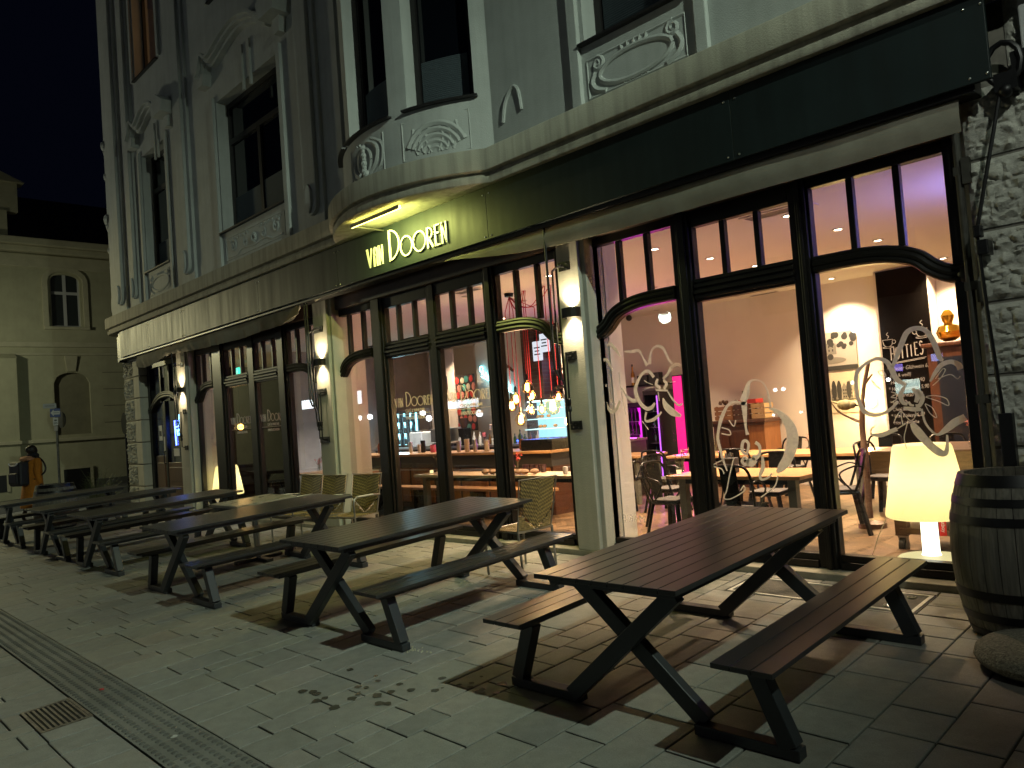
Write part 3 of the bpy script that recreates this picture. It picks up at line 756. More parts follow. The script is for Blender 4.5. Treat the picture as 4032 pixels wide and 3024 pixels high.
# hoods over the windows
def hood(x0, x1, zb, zt, steep=True):
    mb = MB(); w = x1 - x0
    prof = [(x0 - .55, zb + .02), (x0 - .42, zb + .12), (x0 - .28, zb + .34), (x0 - .05, zt - .18), (x0 + w * .22, zt - .02), (x0 + w * .45, zt + .05), (x0 + w * .66, zt - .04), (x0 + w * .80, zt - .22), (x0 + w * .87, zt - .30)]
    pr = smoothpath(prof, 5)
    for dy, rz, th in ((.0, .0, .15), (.07, .035, .10), (.13, .065, .055)):
        mb.ribbon([(p[0], p[1] + rz) for p in pr], th, YW - .10 - dy, YW + .01 if dy == 0 else YW - .03 - dy)
    # bracket on the right
    mb.prism([(x1 - .16, zt - .42), (x1 + .30, zt - .42), (x1 + .38, zt - .22), (x1 + .05, zt - .02), (x1 - .22, zt - .16)], YW - .30, YW + .01)
    mb.prism([(x1 - .02, zb - .25), (x1 + .14, zb - .25), (x1 + .18, zt - .42), (x1 - .06, zt - .42)], YW - .12, YW + .01)
    mb.prism([(x0 - .60, zb - .10), (x0 - .36, zb - .10), (x0 - .30, zb + .1), (x0 - .58, zb + .16)], YW - .16, YW + .01)
    for k in (.40, .52): mb.box(x0 + w * k, YW - .03, zb - .62, x0 + w * k + .05, YW + .01, zt - .25)
    return mb
for x0, x1, z in ((-12.82, -10.56, 8.12), (-16.55, -15.12, 8.14)):
    bpart(hood(x0, x1, z, 8.52), 'window_hood', PLASTER, bevel=.01)
# raised surrounds beside the openings
for a, b, c, d in OPEN:
    for x in (a - .17, b + .05): mb = MB(); mb.box(x, YW - .05, c - .62 if c < 6 else c, x + .12, YW + .01, d + .1); bpart(mb, 'window_jamb', PLASTER, bevel=.01)

# windows: frame, pane, blind, sill
DFR = mat('dark_sash', (.018, .016, .017), .45)
BLIND = mat('pleated_blind', (.09, .115, .135), .8, var=.1, vscale=20)
def sash(mp, u0, u1, z0, z1, k, lit=False, blind=True, mull=True):
    ku = k
    w = thing('window', '', '') ; del w['label']; del w['category']; w.name = 'window'; w.parent = BLD
    fw_ = .075 * ku; d0, d1 = .20, .26
    fr = MB()
    def bx(ua, ub_, za, zb, da=d0, db=d1):
        n = max(1, int(abs(ub_ - ua) / (.25 * ku)))
        for i in range(n):
            a = ua + (ub_ - ua) * i / n; b = ua + (ub_ - ua) * (i + 1) / n
            fr.add([mp(a, za, da), mp(b, za, da), mp(b, za, db), mp(a, za, db), mp(a, zb, da), mp(b, zb, da), mp(b, zb, db), mp(a, zb, db)],
                   [(3, 2, 1, 0), (4, 5, 6, 7), (0, 1, 5, 4), (2, 3, 7, 6)] + ([(3, 0, 4, 7)] if i == 0 else []) + ([(1, 2, 6, 5)] if i == n - 1 else []))
    bx(u0, u0 + fw_, z0, z1); bx(u1 - fw_, u1, z0, z1); bx(u0 + fw_, u1 - fw_, z0, z0 + .09); bx(u0 + fw_, u1 - fw_, z1 - .09, z1)
    zt = z0 + (z1 - z0) * .70
    bx(u0 + fw_, u1 - fw_, zt - .05, zt + .05)
    if mull: c = (u0 + u1) / 2; bx(c - .05 * ku, c + .05 * ku, z0 + .09, zt - .05)
    sub(fr, 'frame', DFR, w)
    pn = MB(); n = 6
    us_ = [u0 + fw_ * .5 + (u1 - u0 - fw_) * i / n for i in range(n + 1)]
    for i in range(n): pn.add([mp(us_[i], z0 + .05, .235), mp(us_[i + 1], z0 + .05, .235), mp(us_[i + 1], z1 - .05, .235), mp(us_[i], z1 - .05, .235)], [(0, 1, 2, 3)])
    sub(pn, 'pane', PANED if not lit else GLASS, w)
    if blind:
        for a, b, h in (((u0 + fw_ * 1.3), (u0 + u1) / 2 - .07 * ku, .52), ((u0 + u1) / 2 + .07 * ku, u1 - fw_ * 1.3, .55)) if mull else ((u0 + fw_ * 1.3, u1 - fw_ * 1.3, .50),):
            bl = MB(); m = 22
            for j in range(m):
                za = z0 + .11 + h * j / m; zb = z0 + .11 + h * (j + 1) / m; zm_ = (za + zb) / 2; nc = 1 if k == 1 else 6
                for c_ in range(nc):
                    a_, b_ = a + (b - a) * c_ / nc, a + (b - a) * (c_ + 1) / nc
                    bl.add([mp(a_, za, .226), mp(b_, za, .226), mp(b_, zm_, .214), mp(a_, zm_, .214), mp(b_, zb, .226), mp(a_, zb, .226)], [(0, 1, 2, 3), (3, 2, 4, 5)])
            sub(bl, 'blind', BLIND, w)
    s = MB(); n = 6 if k != 1 else 1
    for i in range(n):
        a = u0 - .04 * ku + (u1 - u0 + .08 * ku) * i / n; b = u0 - .04 * ku + (u1 - u0 + .08 * ku) * (i + 1) / n
        s.add([mp(a, z0 - .028, -.07), mp(b, z0 - .028, -.07), mp(b, z0 - .004, .21), mp(a, z0 - .004, .21), mp(a, z0 - .005, -.07), mp(b, z0 - .005, -.07), mp(b, z0 + .012, .21), mp(a, z0 + .012, .21)],
              [(3, 2, 1, 0), (4, 5, 6, 7), (0, 1, 5, 4)] + ([(3, 0, 4, 7)] if i == 0 else []) + ([(1, 2, 6, 5)] if i == n - 1 else []))
    sub(s, 'sill', DFR, w)
    return w
sash(wall_map, -13.02, -10.76, 5.34, 7.68, 1); sash(wall_map, -16.78, -15.46, 5.34, 7.82, 1, mull=False); sash(wall_map, -13.02, -10.76, 9.5, 12.2, 1)
sash(wall_map, -4.66, -3.46, 5.34, 7.8, 1, mull=False)
for a, b, c, d in BOPEN: sash(bow_map, a, b, c, d, 1 / BR, mull=False)
lw = sash(wall_map, -16.9, -15.6, 9.5, 12.2, 1, lit=True, blind=False, mull=False); lw['label'] = 'lit upper window with warm glow'
cu = MB(); cu.box(-16.75, YW + .45, 9.5, -15.5, YW + .47, 12.2); sub(cu, 'curtain', emat('lit_curtain', (1., .52, .20), .28), lw)
wt = MB(); wt.box(-19.212, 6.05, 8.02, -19.19, 6.2, 9.6); bpart(wt, 'return_wall_strip', PLASTER)  # thin raised plaster strip on the return wall

mb = MB(); mb.box(-1.598, 6.09, .322, -1.502, 6.28, 3.735); bpart(mb, 'jamb_filler', PILLAR)
# ground floor masonry: plinth step, plastered pillars, piers, lintels
mb = MB(); mb.add([(-19.0, 5.97, .20), (-.2, 5.97, .20), (-.2, 6.5, .20), (-19.0, 6.5, .20), (-19.0, 5.97, .32), (-.2, 5.97, .32), (-.2, 6.5, .32), (-19.0, 6.5, .32)],
       [(4, 5, 6, 7), (0, 1, 5, 4), (1, 2, 6, 5), (3, 0, 4, 7)])
bpart(mb, 'window_step', mat('step_stone', (.27, .255, .20), .55, var=.3, vscale=8, bump=.2, bscale=50), bevel=.006)
for x0, x1 in ((-5.33, -5.04), (-10.33, -9.94), (-15.76, -15.33)):
    mb = MB(); mb.box(x0, 5.972, .322, x1, 6.30, 3.72); mb.box(x1 - .005, 6.02, .3225, x1 + .055, 6.30, 3.719)
    bpart(mb, 'pillar', PILLAR, bevel=.008)
for x0, x1, y1, nm in ((-5.31, -4.975, 6.52, 0), (-10.31, -9.975, 6.62, 0), (-15.74, -15.30, 6.50, 0)):
    mb = MB(); mb.box(x0, 6.302, .28, x1, y1, 3.48); bpart(mb, 'pier', WHITEW)
mb = MB(); mb.box(-17.9, 6.09, 3.50, -1.58, 6.26, 3.74); bpart(mb, 'lintel', FRAMEB, bevel=.01)
mb = MB(); mb.box(-19.15, 6.1, 3.741, 3.4, 6.3, 4.31); bpart(mb, 'lintel_wall', PILLAR)

# rusticated stone pillars: each course a block with a hewn face
def course(mb, x0, x1, z0, z1, y, seed, amp=.045, nx=None, side=None):
    rn = random.Random(seed); from mathutils import noise as N
    nx = nx or int((x1 - x0) / .012); nz = int((z1 - z0) / .012); o = len(mb.v)
    for j in range(nz + 1):
        for i in range(nx + 1):
            u, v = i / nx, j / nz; x = x0 + (x1 - x0) * u; z = z0 + (z1 - z0) * v
            e = min(min(u, 1 - u) * (x1 - x0), min(v, 1 - v) * (z1 - z0)); k = min(1, e / .035)
            p = Vector((x * 13, seed * 3.1, z * 14)); p += Vector((N.noise(p * .9), 0, N.noise(p * .9 + Vector((7, 3, 1))))) * .55
            v = N.voronoi(p)[0]; q = min(1, (v[1] - v[0]) * 1.6) * .85 - .45 + N.noise(p * .45) * .45 + N.noise(p * 3.1) * .22
            mb.v.append((x, y - k * (.028 + amp * q), z))
    for j in range(nz):
        for i in range(nx):
            a = o + j * (nx + 1) + i; mb.f.append((a, a + 1, a + nx + 2, a + nx + 1))
SE = [.30, .80, 1.285, 1.775, 2.268, 2.763, 3.25, 3.74]
rb = MB(); mo = MB()
for i in range(len(SE) - 1): course(rb, -1.50, .9, SE[i] + .012, SE[i + 1] - .012, 5.99, i + 1, amp=.038)
for i, (za, zb) in enumerate(((3.76, 4.27),)): course(rb, -1.20, .9, za, zb, 5.99, 20 + i)
mo.box(-1.50, 6.0, .2, .9, 6.3, 4.28); bpart(mo, 'stone_backing', MORTAR)
bpart(rb, 'rusticated_stone', RUST, smooth=True)
mb = MB(); mb.box(-1.10, 5.90, 3.66, -.97, 5.975, 4.26); bpart(mb, 'stone_lesene', PLASTER, bevel=.01)
rb = MB(); mo = MB()
for i in range(len(SE) - 1):
    course(rb, -18.95, -18.32, SE[i] + .012, SE[i + 1] - .012, 5.99, i + 40, amp=.04); mo.box(-18.315, 5.968, SE[i] + .012, -17.94, 6.2, SE[i + 1] - .012)
bpart(rb, 'rusticated_stone', RUST, smooth=True); bpart(mo, 'smooth_ashlar', PILLAR, bevel=.012)
mo = MB(); mo.box(-18.95, 6.0, .2, -17.95, 6.3, 3.74); mo.box(-18.95, 6.3, .2, -18.7, 16, 4.3); bpart(mo, 'stone_backing', MORTAR)

# ------------------------------------------------------------------ shop windows
YF = 6.15
def arch_pts(xa, xb, left, z_end=2.52, z_crown=2.79):
    """centre line of the curved rail: swan neck at the outer end"""
    w = xb - xa
    p = [(0, z_end), (.10, z_end + .01), (.20, z_end + .07), (.30, z_end + .165), (.45, z_end + .225), (.65, z_end + .255), (1.0, z_crown - .01)]
    pts = [(xa + u * w if left else xb - u * w, z) for u, z in p]
    return smoothpath(pts, 5)
def bay(name, spec, xL, xR, zt=3.40):
    """spec: list of ('arch_l'|'rect'|'door'|'arch_r', x0, x1, [mullion xs]); openings between, the rest is frame"""
    t = bpy.data.objects.new('shop_window', None); COL.objects.link(t); t.parent = BLD
    fr = MB(); y0, y1 = YF, YF + .09
    zb, zhead = .322, 3.50
    xs = [xL] + [v for s in spec for v in s[1:3]] + [xR]
    for i in range(0, len(xs), 2):                                      # posts
        a, b = xs[i], xs[i + 1]
        mid = 0 < i < len(xs) - 2 and spec[i // 2 - 1][0] == 'door' and spec[i // 2][0] == 'door'
        fr.box(a, y0, zb, b, y1, zhead)
        if b - a > .15: fr.box(a + .07, y0 - (.018 if mid else .035), zb + .001, b - .02, y0 + .002, zhead - .001)
        if b - a > .15 and not mid: fr.box(a + .10, y0 - .06, zb + .002, b - .05, y0 - .033, zhead - .002)
    mo = MB()
    for kind, a, b, ms in spec:
        zp = 3.35 if kind in ('rect', 'door') else zt
        fr.box(a, y0, zp, b, y1, zhead)
        zs = .437
        fr.box(a, y0 + .004, zb, b, y1 - .002, zs); fr.box(a, y0 - .02, zb + .0, b, y0 + .003, zb + .06)
        for m in ms: fr.box(m - .025, y0 + .012, 2.80, m + .025, y1 - .01, zp)
        if kind in ('rect', 'door'):
            fr.box(a, y0 + .002, 2.66, b, y1 - .004, 2.865)
            for zz, dd in ((2.70, .022), (2.745, .04), (2.80, .028), (2.85, .012)): mo.box(a - .01, y0 - dd, zz - .018, b + .01, y0 + .0015, zz + .018)
            if kind == 'door':
                f = .055
                fr.box(a, y0 + .006, zs, a + f * .2, y1, 2.66); fr.box(b - f * .2, y0 + .006, zs, b, y1, 2.66)
        else:
            l = kind == 'arch_l'; pts = arch_pts(a - (.09 if l else 0), b + (0 if l else .09), l)
            fr.ribbon(pts, .125, y0 + .003, y1 - .006)
            am = MB(); n = len(pts)
            for off, rad in ((.05, .022), (.012, .03), (-.035, .026)):
                q = []
                for i, p in enumerate(pts):
                    A = pts[max(0, i - 1)]; B = pts[min(n - 1, i + 1)]; d = (B - A).normalized(); nn = Vector((-d.y, d.x))
                    if nn.y < 0: nn = -nn
                    q.append((p.x + nn.x * off, y0 - .012, p.y + nn.y * off))
                am.tube(q, rad, 8)
            e = pts[0]; am.ball((e.x, y0 - .014, e.y - .005), .07, 12, sy=.5)
            o = sub(am, 'arch_moulding', FRAME, t, smooth=True)
    sub(fr, 'frame', FRAME, t, bevel=.006)
    sub(mo, 'transom_moulding', FRAME, t, bevel=.008)
    for kind, a, b, ms in spec:
        zp = 3.36 if kind in ('rect', 'door') else zt + .01
        g = MB(); g.box(a - .005, YF + .045, .43, b + .005, YF + .051, zp); sub(g, 'pane', GLASS, t)
    return t
SH_R = bay('r', [('arch_l', -4.985, -4.03, [-4.675, -4.33]), ('rect', -3.805, -2.872, [-3.505, -3.175]), ('arch_r', -2.693, -1.69, [-2.37, -2.02])], -5.09, -1.60, 3.415)
SH_M = bay('m', [('arch_l', -9.975, -9.06, [-9.672, -9.305]), ('door', -8.725, -7.79, [-8.445, -8.09]), ('door', -7.60, -6.695, [-7.312, -6.972]), ('arch_r', -6.467, -5.52, [-6.16, -5.822])], -10.10, -5.40)
SH_L = bay('l', [('arch_l', -15.21, -14.43, [-14.94, -14.572]), ('door', -13.905, -12.98, [-13.635, -13.272]), ('door', -12.70, -11.86, [-12.425, -12.06]), ('arch_r', -11.51, -10.60, [-11.225, -10.862])], -15.34, -10.45)
# door bay at the far end
t = bpy.data.objects.new('entrance_door', None); COL.objects.link(t); t.parent = BLD
fr = MB(); y0, y1 = YF, YF + .09
fr.box(-17.93, y0 - .01, .322, -17.78, y1, 3.5); fr.box(-16.02, y0 - .01, .322, -15.76, y1, 3.5); fr.box(-17.78, y0, 3.38, -16.02, y1, 3.5)
for m in (-17.23, -16.74): fr.box(m - .04, y0 + .01, 2.6, m + .04, y1 - .01, 3.38)
fr.box(-17.10, y0 + .005, .33, -17.0, y1 - .004, 2.62)
fr.box(-17.78, y0 + .006, .33, -16.02, y1 - .006, .42)
pts = smoothpath([(-17.86, 2.46), (-17.72, 2.5), (-17.5, 2.64), (-17.2, 2.735), (-16.9, 2.755), (-16.6, 2.735), (-16.3, 2.64), (-16.08, 2.5), (-15.98, 2.46)], 5)
fr.ribbon(pts, .13, y0 + .002, y1 - .002); sub(fr, 'frame', FRAME, t, bevel=.006)
am = MB()
for off, rad in ((.05, .024), (.01, .03), (-.04, .026)): am.tube([(p.x, y0 - .014, p.y + off) for p in pts], rad, 8)
sub(am, 'arch_moulding', FRAME, t, smooth=True)
mb = MB(); mb.box(-17.70, y0 + .015, .42, -17.10, y1 - .015, 1.45); mb.box(-17.0, y0 + .015, .42, -16.08, y1 - .015, 1.30); mb.box(-16.93, y0 + .003, .55, -16.15, y0 + .016, .80); mb.box(-16.93, y0 + .003, .9, -16.15, y0 + .016, 1.2); mb.box(-17.62, y0 + .003, .55, -17.17, y0 + .016, 1.3)
sub(mb, 'door_panel', wood_mat('door_wood', (.07, .03, .015), (.13, .06, .03), (12, 12, 1.5), .4), t, bevel=.006)
g = MB(); g.box(-17.78, y0 + .05, 1.3, -16.02, y0 + .056, 3.38); sub(g, 'pane', GLASS, t)
mb = MB(); mb.tube([(-17.02, y0 - .02, 1.55), (-17.02, y0 - .06, 1.53), (-17.02, y0 - .06, 1.30), (-17.02, y0 - .02, 1.28)], .011, 8); sub(mb, 'handle', BLACK, t, smooth=True)
PAPER = mat('white_paper', (.72, .72, .70), .8)
for a, b, c, d in ((-17.568, -17.345, 1.78, 2.11), (-17.28, -17.06, 1.53, 1.86), (-16.74, -16.44, 1.43, 1.59), (-17.364, -17.08, 3.14, 3.37)):
    mb = MB(); mb.box(a, y0 + .046, c, b, y0 + .0485, d)
    o = mb.build('notice', PAPER); tag(o, {1.78: 'narrow white notice with a dark square, left on the glass of the arched door', 1.53: 'lower white paper notice taped to the arched door glass', 1.43: 'small square notice under the blue neon sign', 3.14: 'white sheet of paper stuck in the fanlight above the arched door'}[c], 'notice')
    if c == 1.78:
        q = MB(); q.box(-17.52, y0 + .0445, 1.88, -17.39, y0 + .0458, 1.99); q.build('printed_block', BLACK, o)
FLOWERS = {'R':[[(-2.181,1.899,0.0139),(-2.141,1.984,0.0257),(-2.1,2.069,0.0295),(-2.056,2.148,0.0293),(-1.998,2.173,0.0252),(-1.936,2.157,0.025),(-1.893,2.098,0.0287),(-1.865,2.012,0.0286),(-1.846,1.933,0.0247),(-1.825,1.914,0.0133)],[(-2.096,1.752,0.0157),(-2.161,1.807,0.0297),(-2.192,1.89,0.0298),(-2.225,1.948,0.0259),(-2.29,1.975,0.0201),(-2.372,1.948,0.0183),(-2.448,1.884,0.0246),(-2.466,1.792,0.0226),(-2.457,1.668,0.0225),(-2.425,1.578,0.0286),(-2.359,1.542,0.0243),(-2.28,1.55,0.018),(-2.209,1.591,0.0159),(-2.167,1.638,0.0119)],[(-1.927,1.767,0.0096),(-1.885,1.831,0.021),(-1.837,1.884,0.0247),(-1.775,1.899,0.0245),(-1.73,1.874,0.03),(-1.716,1.839,0.0337)],[(-2.003,1.569,0.0097),(-1.989,1.471,0.0116),(-1.95,1.402,0.0115),(-1.909,1.373,0.0134),(-1.853,1.407,0.0323),(-1.789,1.457,0.0415),(-1.718,1.491,0.0374)],[(-2.08,1.465,0.0235),(-2.049,1.405,0.0487),(-1.985,1.316,0.0425),(-1.92,1.249,0.0422),(-1.877,1.234,0.0324),(-1.856,1.274,0.019),(-1.848,1.369,0.0095)],[(-2.106,1.748,0.0098),(-2.142,1.686,0.0256),(-2.131,1.626,0.0217),(-2.1,1.609,0.0137)],[(-2.055,1.724,0.0156),(-2.02,1.677,0.0291),(-2.039,1.62,0.0195)],[(-2.017,1.716,0.0136),(-1.99,1.656,0.0252),(-2.012,1.599,0.0213),(-2.042,1.589,0.0253)],[(-2.13,1.586,0.0118),(-2.071,1.571,0.0254),(-2.008,1.564,0.0175)],[(-2.089,1.628,0.0118),(-2.077,1.603,0.0137),(-2.055,1.597,0.0098)],[(-2.388,1.39,0.0081),(-2.315,1.383,0.0262),(-2.235,1.41,0.0239),(-2.191,1.426,0.0238)],[(-2.388,1.39,0.0081),(-2.381,1.433,0.0081),(-2.353,1.452,0.0081)],[(-2.191,1.426,0.0059),(-2.127,1.463,0.0059)]],'C':[[(-3.463,1.717,0.0431),(-3.421,1.785,0.0494),(-3.387,1.874,0.0235),(-3.334,1.9,0.0106),(-3.261,1.874,0.0106),(-3.224,1.808,0.0105),(-3.208,1.722,0.0105),(-3.202,1.656,0.0147)],[(-3.215,1.643,0.0126),(-3.15,1.618,0.025),(-3.08,1.547,0.0517),(-3.034,1.451,0.0741),(-3.035,1.348,0.0782),(-3.083,1.225,0.0662),(-3.151,1.138,0.0521),(-3.199,1.096,0.0147)],[(-3.441,1.694,0.0215),(-3.532,1.722,0.0152),(-3.61,1.694,0.0175),(-3.682,1.588,0.0265),(-3.724,1.478,0.0199),(-3.739,1.39,0.02),(-3.723,1.301,0.0199),(-3.706,1.212,0.0155),(-3.673,1.107,0.0088)],[(-3.449,1.716,0.0431),(-3.451,1.597,0.0301),(-3.452,1.489,0.0151),(-3.441,1.424,0.0258)],[(-3.472,1.252,0.0172),(-3.507,1.285,0.0216),(-3.495,1.356,0.0216),(-3.466,1.373,0.0194),(-3.44,1.343,0.0193),(-3.456,1.274,0.0172),(-3.472,1.247,0.0151)],[(-3.374,1.356,0.0235),(-3.339,1.325,0.0213),(-3.34,1.261,0.0191),(-3.381,1.224,0.032),(-3.413,1.232,0.0321)],[(-3.486,1.229,0.0173),(-3.461,1.2,0.0215),(-3.487,1.161,0.0194),(-3.517,1.193,0.0195),(-3.486,1.229,0.0173)],[(-3.473,1.175,0.0367),(-3.426,1.182,0.0536),(-3.388,1.208,0.0385)],[(-3.32,1.234,0.0127),(-3.321,1.144,0.0276),(-3.355,1.069,0.0213),(-3.344,1.031,0.0149),(-3.283,1.049,0.0127),(-3.243,1.086,0.0084)]],'L':[[(-4.71,2.304,0.0085),(-4.625,2.293,0.0233),(-4.545,2.296,0.0231),(-4.51,2.261,0.0147),(-4.478,2.194,0.0146),(-4.445,2.138,0.0312)],[(-4.419,2.146,0.027),(-4.396,2.248,0.0166),(-4.36,2.296,0.0165),(-4.302,2.312,0.0185),(-4.243,2.278,0.0184),(-4.198,2.175,0.0163),(-4.155,2.124,0.0162)],[(-4.062,2.094,0.0201),(-4.108,2.114,0.0242),(-4.17,2.09,0.0223),(-4.218,2.033,0.0204),(-4.278,1.992,0.0164)],[(-4.381,2.016,0.0228),(-4.438,2.079,0.0229),(-4.51,2.065,0.021),(-4.576,1.991,0.0232),(-4.614,1.898,0.0317),(-4.571,1.784,0.0295),(-4.5,1.719,0.0293),(-4.435,1.726,0.027),(-4.393,1.767,0.0145)],[(-4.339,1.997,0.0144),(-4.361,1.942,0.0248),(-4.315,1.905,0.0185)],[(-4.272,1.981,0.0143),(-4.242,1.937,0.0245),(-4.278,1.896,0.0184)],[(-4.371,1.89,0.0145),(-4.234,1.876,0.0143)],[(-4.235,1.865,0.0082),(-4.193,1.795,0.0122),(-4.128,1.728,0.0141),(-4.085,1.742,0.0121)],[(-4.296,1.807,0.0082),(-4.267,1.728,0.0471),(-4.194,1.662,0.0508),(-4.108,1.627,0.0161)],[(-4.503,1.685,0.0167),(-4.525,1.617,0.0147),(-4.499,1.593,0.0188),(-4.409,1.614,0.0249),(-4.325,1.675,0.0123)],[(-4.922,2.383,0.0109),(-4.885,2.403,0.0239),(-4.822,2.339,0.0281),(-4.762,2.256,0.0086)],[(-5.032,2.174,0.0154),(-4.982,2.249,0.0197),(-4.931,2.228,0.0196),(-4.878,2.131,0.0152)],[(-4.998,1.916,0.0153),(-4.999,1.806,0.0241),(-4.941,1.714,0.0262),(-4.87,1.73,0.026),(-4.814,1.816,0.0194)],[(-4.78,1.943,0.015),(-4.722,1.853,0.0192),(-4.647,1.803,0.0276),(-4.606,1.823,0.0233)],[(-5.032,1.998,0.0198),(-4.967,1.982,0.024)]],'F':[[(-2.106,1.486,0.0044),(-2.129,1.418,0.0044),(-2.146,1.35,0.0044),(-2.135,1.27,0.0044)],[(-1.977,1.601,0.0043),(-1.948,1.532,0.0043),(-1.906,1.498,0.0043),(-1.927,1.569,0.0043),(-1.975,1.606,0.0043)],[(-1.968,1.654,0.0043),(-1.887,1.62,0.0043),(-1.82,1.582,0.0043),(-1.829,1.633,0.0043),(-1.901,1.661,0.0043),(-1.965,1.659,0.0043)],[(-1.912,1.737,0.0043),(-1.859,1.781,0.0043),(-1.819,1.839,0.0043),(-1.835,1.851,0.0043),(-1.89,1.784,0.0043)],[(-2.289,1.879,0.0045),(-2.251,1.875,0.0045),(-2.236,1.829,0.0045),(-2.28,1.853,0.0045),(-2.289,1.879,0.0045)],[(-2.344,1.813,0.0045),(-2.309,1.769,0.0045),(-2.278,1.731,0.0045),(-2.326,1.771,0.0045),(-2.344,1.813,0.0045)],[(-2.154,1.578,0.0044),(-2.138,1.547,0.0044),(-2.088,1.485,0.0044),(-2.048,1.523,0.0044),(-2.053,1.562,0.0044)],[(-2.15,1.568,0.0044),(-2.187,1.52,0.0045),(-2.211,1.471,0.0045)],[(-2.15,1.568,0.0044),(-2.151,1.508,0.0044),(-2.146,1.458,0.0044)],[(-2.208,1.711,0.0045),(-2.172,1.693,0.0045),(-2.212,1.671,0.0045),(-2.17,1.658,0.0045),(-2.211,1.631,0.0045)],[(-1.872,1.782,0.0043),(-1.809,1.805,0.0043),(-1.775,1.802,0.0042),(-1.744,1.771,0.0042),(-1.725,1.788,0.0042)],[(-3.595,1.222,0.0076),(-3.652,1.068,0.0077),(-3.693,0.936,0.0077),(-3.727,0.864,0.0077),(-3.673,0.854,0.0077),(-3.578,0.895,0.0076),(-3.514,0.939,0.0076),(-3.522,0.974,0.0076),(-3.556,0.933,0.0076)],[(-3.191,1.07,0.0073),(-3.221,0.986,0.0073),(-3.282,0.933,0.0074),(-3.367,0.878,0.0075)],[(-3.707,1.079,0.0077),(-3.727,1.124,0.0077),(-3.812,1.157,0.0078),(-3.694,1.212,0.0077)],[(-3.611,1.562,0.0077),(-3.568,1.505,0.0076),(-3.544,1.559,0.0076)],[(-3.691,1.499,0.0077),(-3.619,1.474,0.0077),(-3.611,1.43,0.0077),(-3.696,1.444,0.0077)],[(-4.798,2.102,0.0054),(-4.795,1.999,0.0054),(-4.778,1.835,0.0054),(-4.754,1.672,0.0054)],[(-4.943,1.967,0.0055),(-4.938,1.813,0.0055),(-4.865,1.786,0.0054)],[(-4.563,1.598,0.0053),(-4.495,1.511,0.0052)],[(-4.401,1.945,0.0052),(-4.462,1.971,0.0052),(-4.498,1.995,0.0052)],[(-4.39,1.923,0.0052),(-4.454,1.918,0.0052),(-4.507,1.906,0.0052)],[(-4.202,1.949,0.0051),(-4.141,1.954,0.0051)],[(-4.346,1.868,0.0052),(-4.341,1.784,0.0052)]]}
# ------------------------------------------------------------------ painted orchids on the glass of the right-hand shop window
def paint_mat(name, a):
    m = bpy.data.materials.new(name); m.use_nodes = True; nt = m.node_tree; b = nt.nodes['Principled BSDF']; out = nt.nodes['Material Output']
    b.inputs['Base Color'].default_value = (.84, .83, .76, 1); b.inputs['Roughness'].default_value = .6
    tr = nt.nodes.new('ShaderNodeBsdfTranslucent'); tr.inputs[0].default_value = (.84, .83, .76, 1)
    tp_ = nt.nodes.new('ShaderNodeBsdfTransparent'); mx = nt.nodes.new('ShaderNodeMixShader'); mx.inputs[0].default_value = .45
    m2 = nt.nodes.new('ShaderNodeMixShader')
    tc = nt.nodes.new('ShaderNodeTexCoord'); n = nt.nodes.new('ShaderNodeTexNoise'); n.inputs['Scale'].default_value = 22; n.inputs['Detail'].default_value = 5
    nt.links.new(tc.outputs['Object'], n.inputs['Vector'])
    r = nt.nodes.new('ShaderNodeMapRange'); r.inputs['From Min'].default_value = .3; r.inputs['From Max'].default_value = .6; r.inputs['To Min'].default_value = a - .2; r.inputs['To Max'].default_value = a + .08
    nt.links.new(n.outputs['Fac'], r.inputs['Value']); nt.links.new(r.outputs[0], m2.inputs[0])
    nt.links.new(b.outputs[0], mx.inputs[1]); nt.links.new(tr.outputs[0], mx.inputs[2]); nt.links.new(tp_.outputs[0], m2.inputs[1]); nt.links.new(mx.outputs[0], m2.inputs[2]); nt.links.new(m2.outputs[0], out.inputs[0])
    return m
PAINT = paint_mat('white_window_paint', .95)
for k in ('R', 'C', 'L'):
    mb = MB(); lo, hi = {'R': (-2.75, -1), 'C': (-3.84, -2.75), 'L': (-6, -3.84)}[k]
    for st in FLOWERS[k] + [q for q in FLOWERS['F'] if lo < q[0][0] <= hi]:
        pts = smoothpath([(x, z, w) for x, z, w in st], 5)
        mb.ribbon([(p[0], p[1]) for p in pts], [max(.005, p[2] * 1.32) for p in pts], YF + .0415, YF + .0438)
    sub(mb, 'painted_flower', PAINT, SH_R)

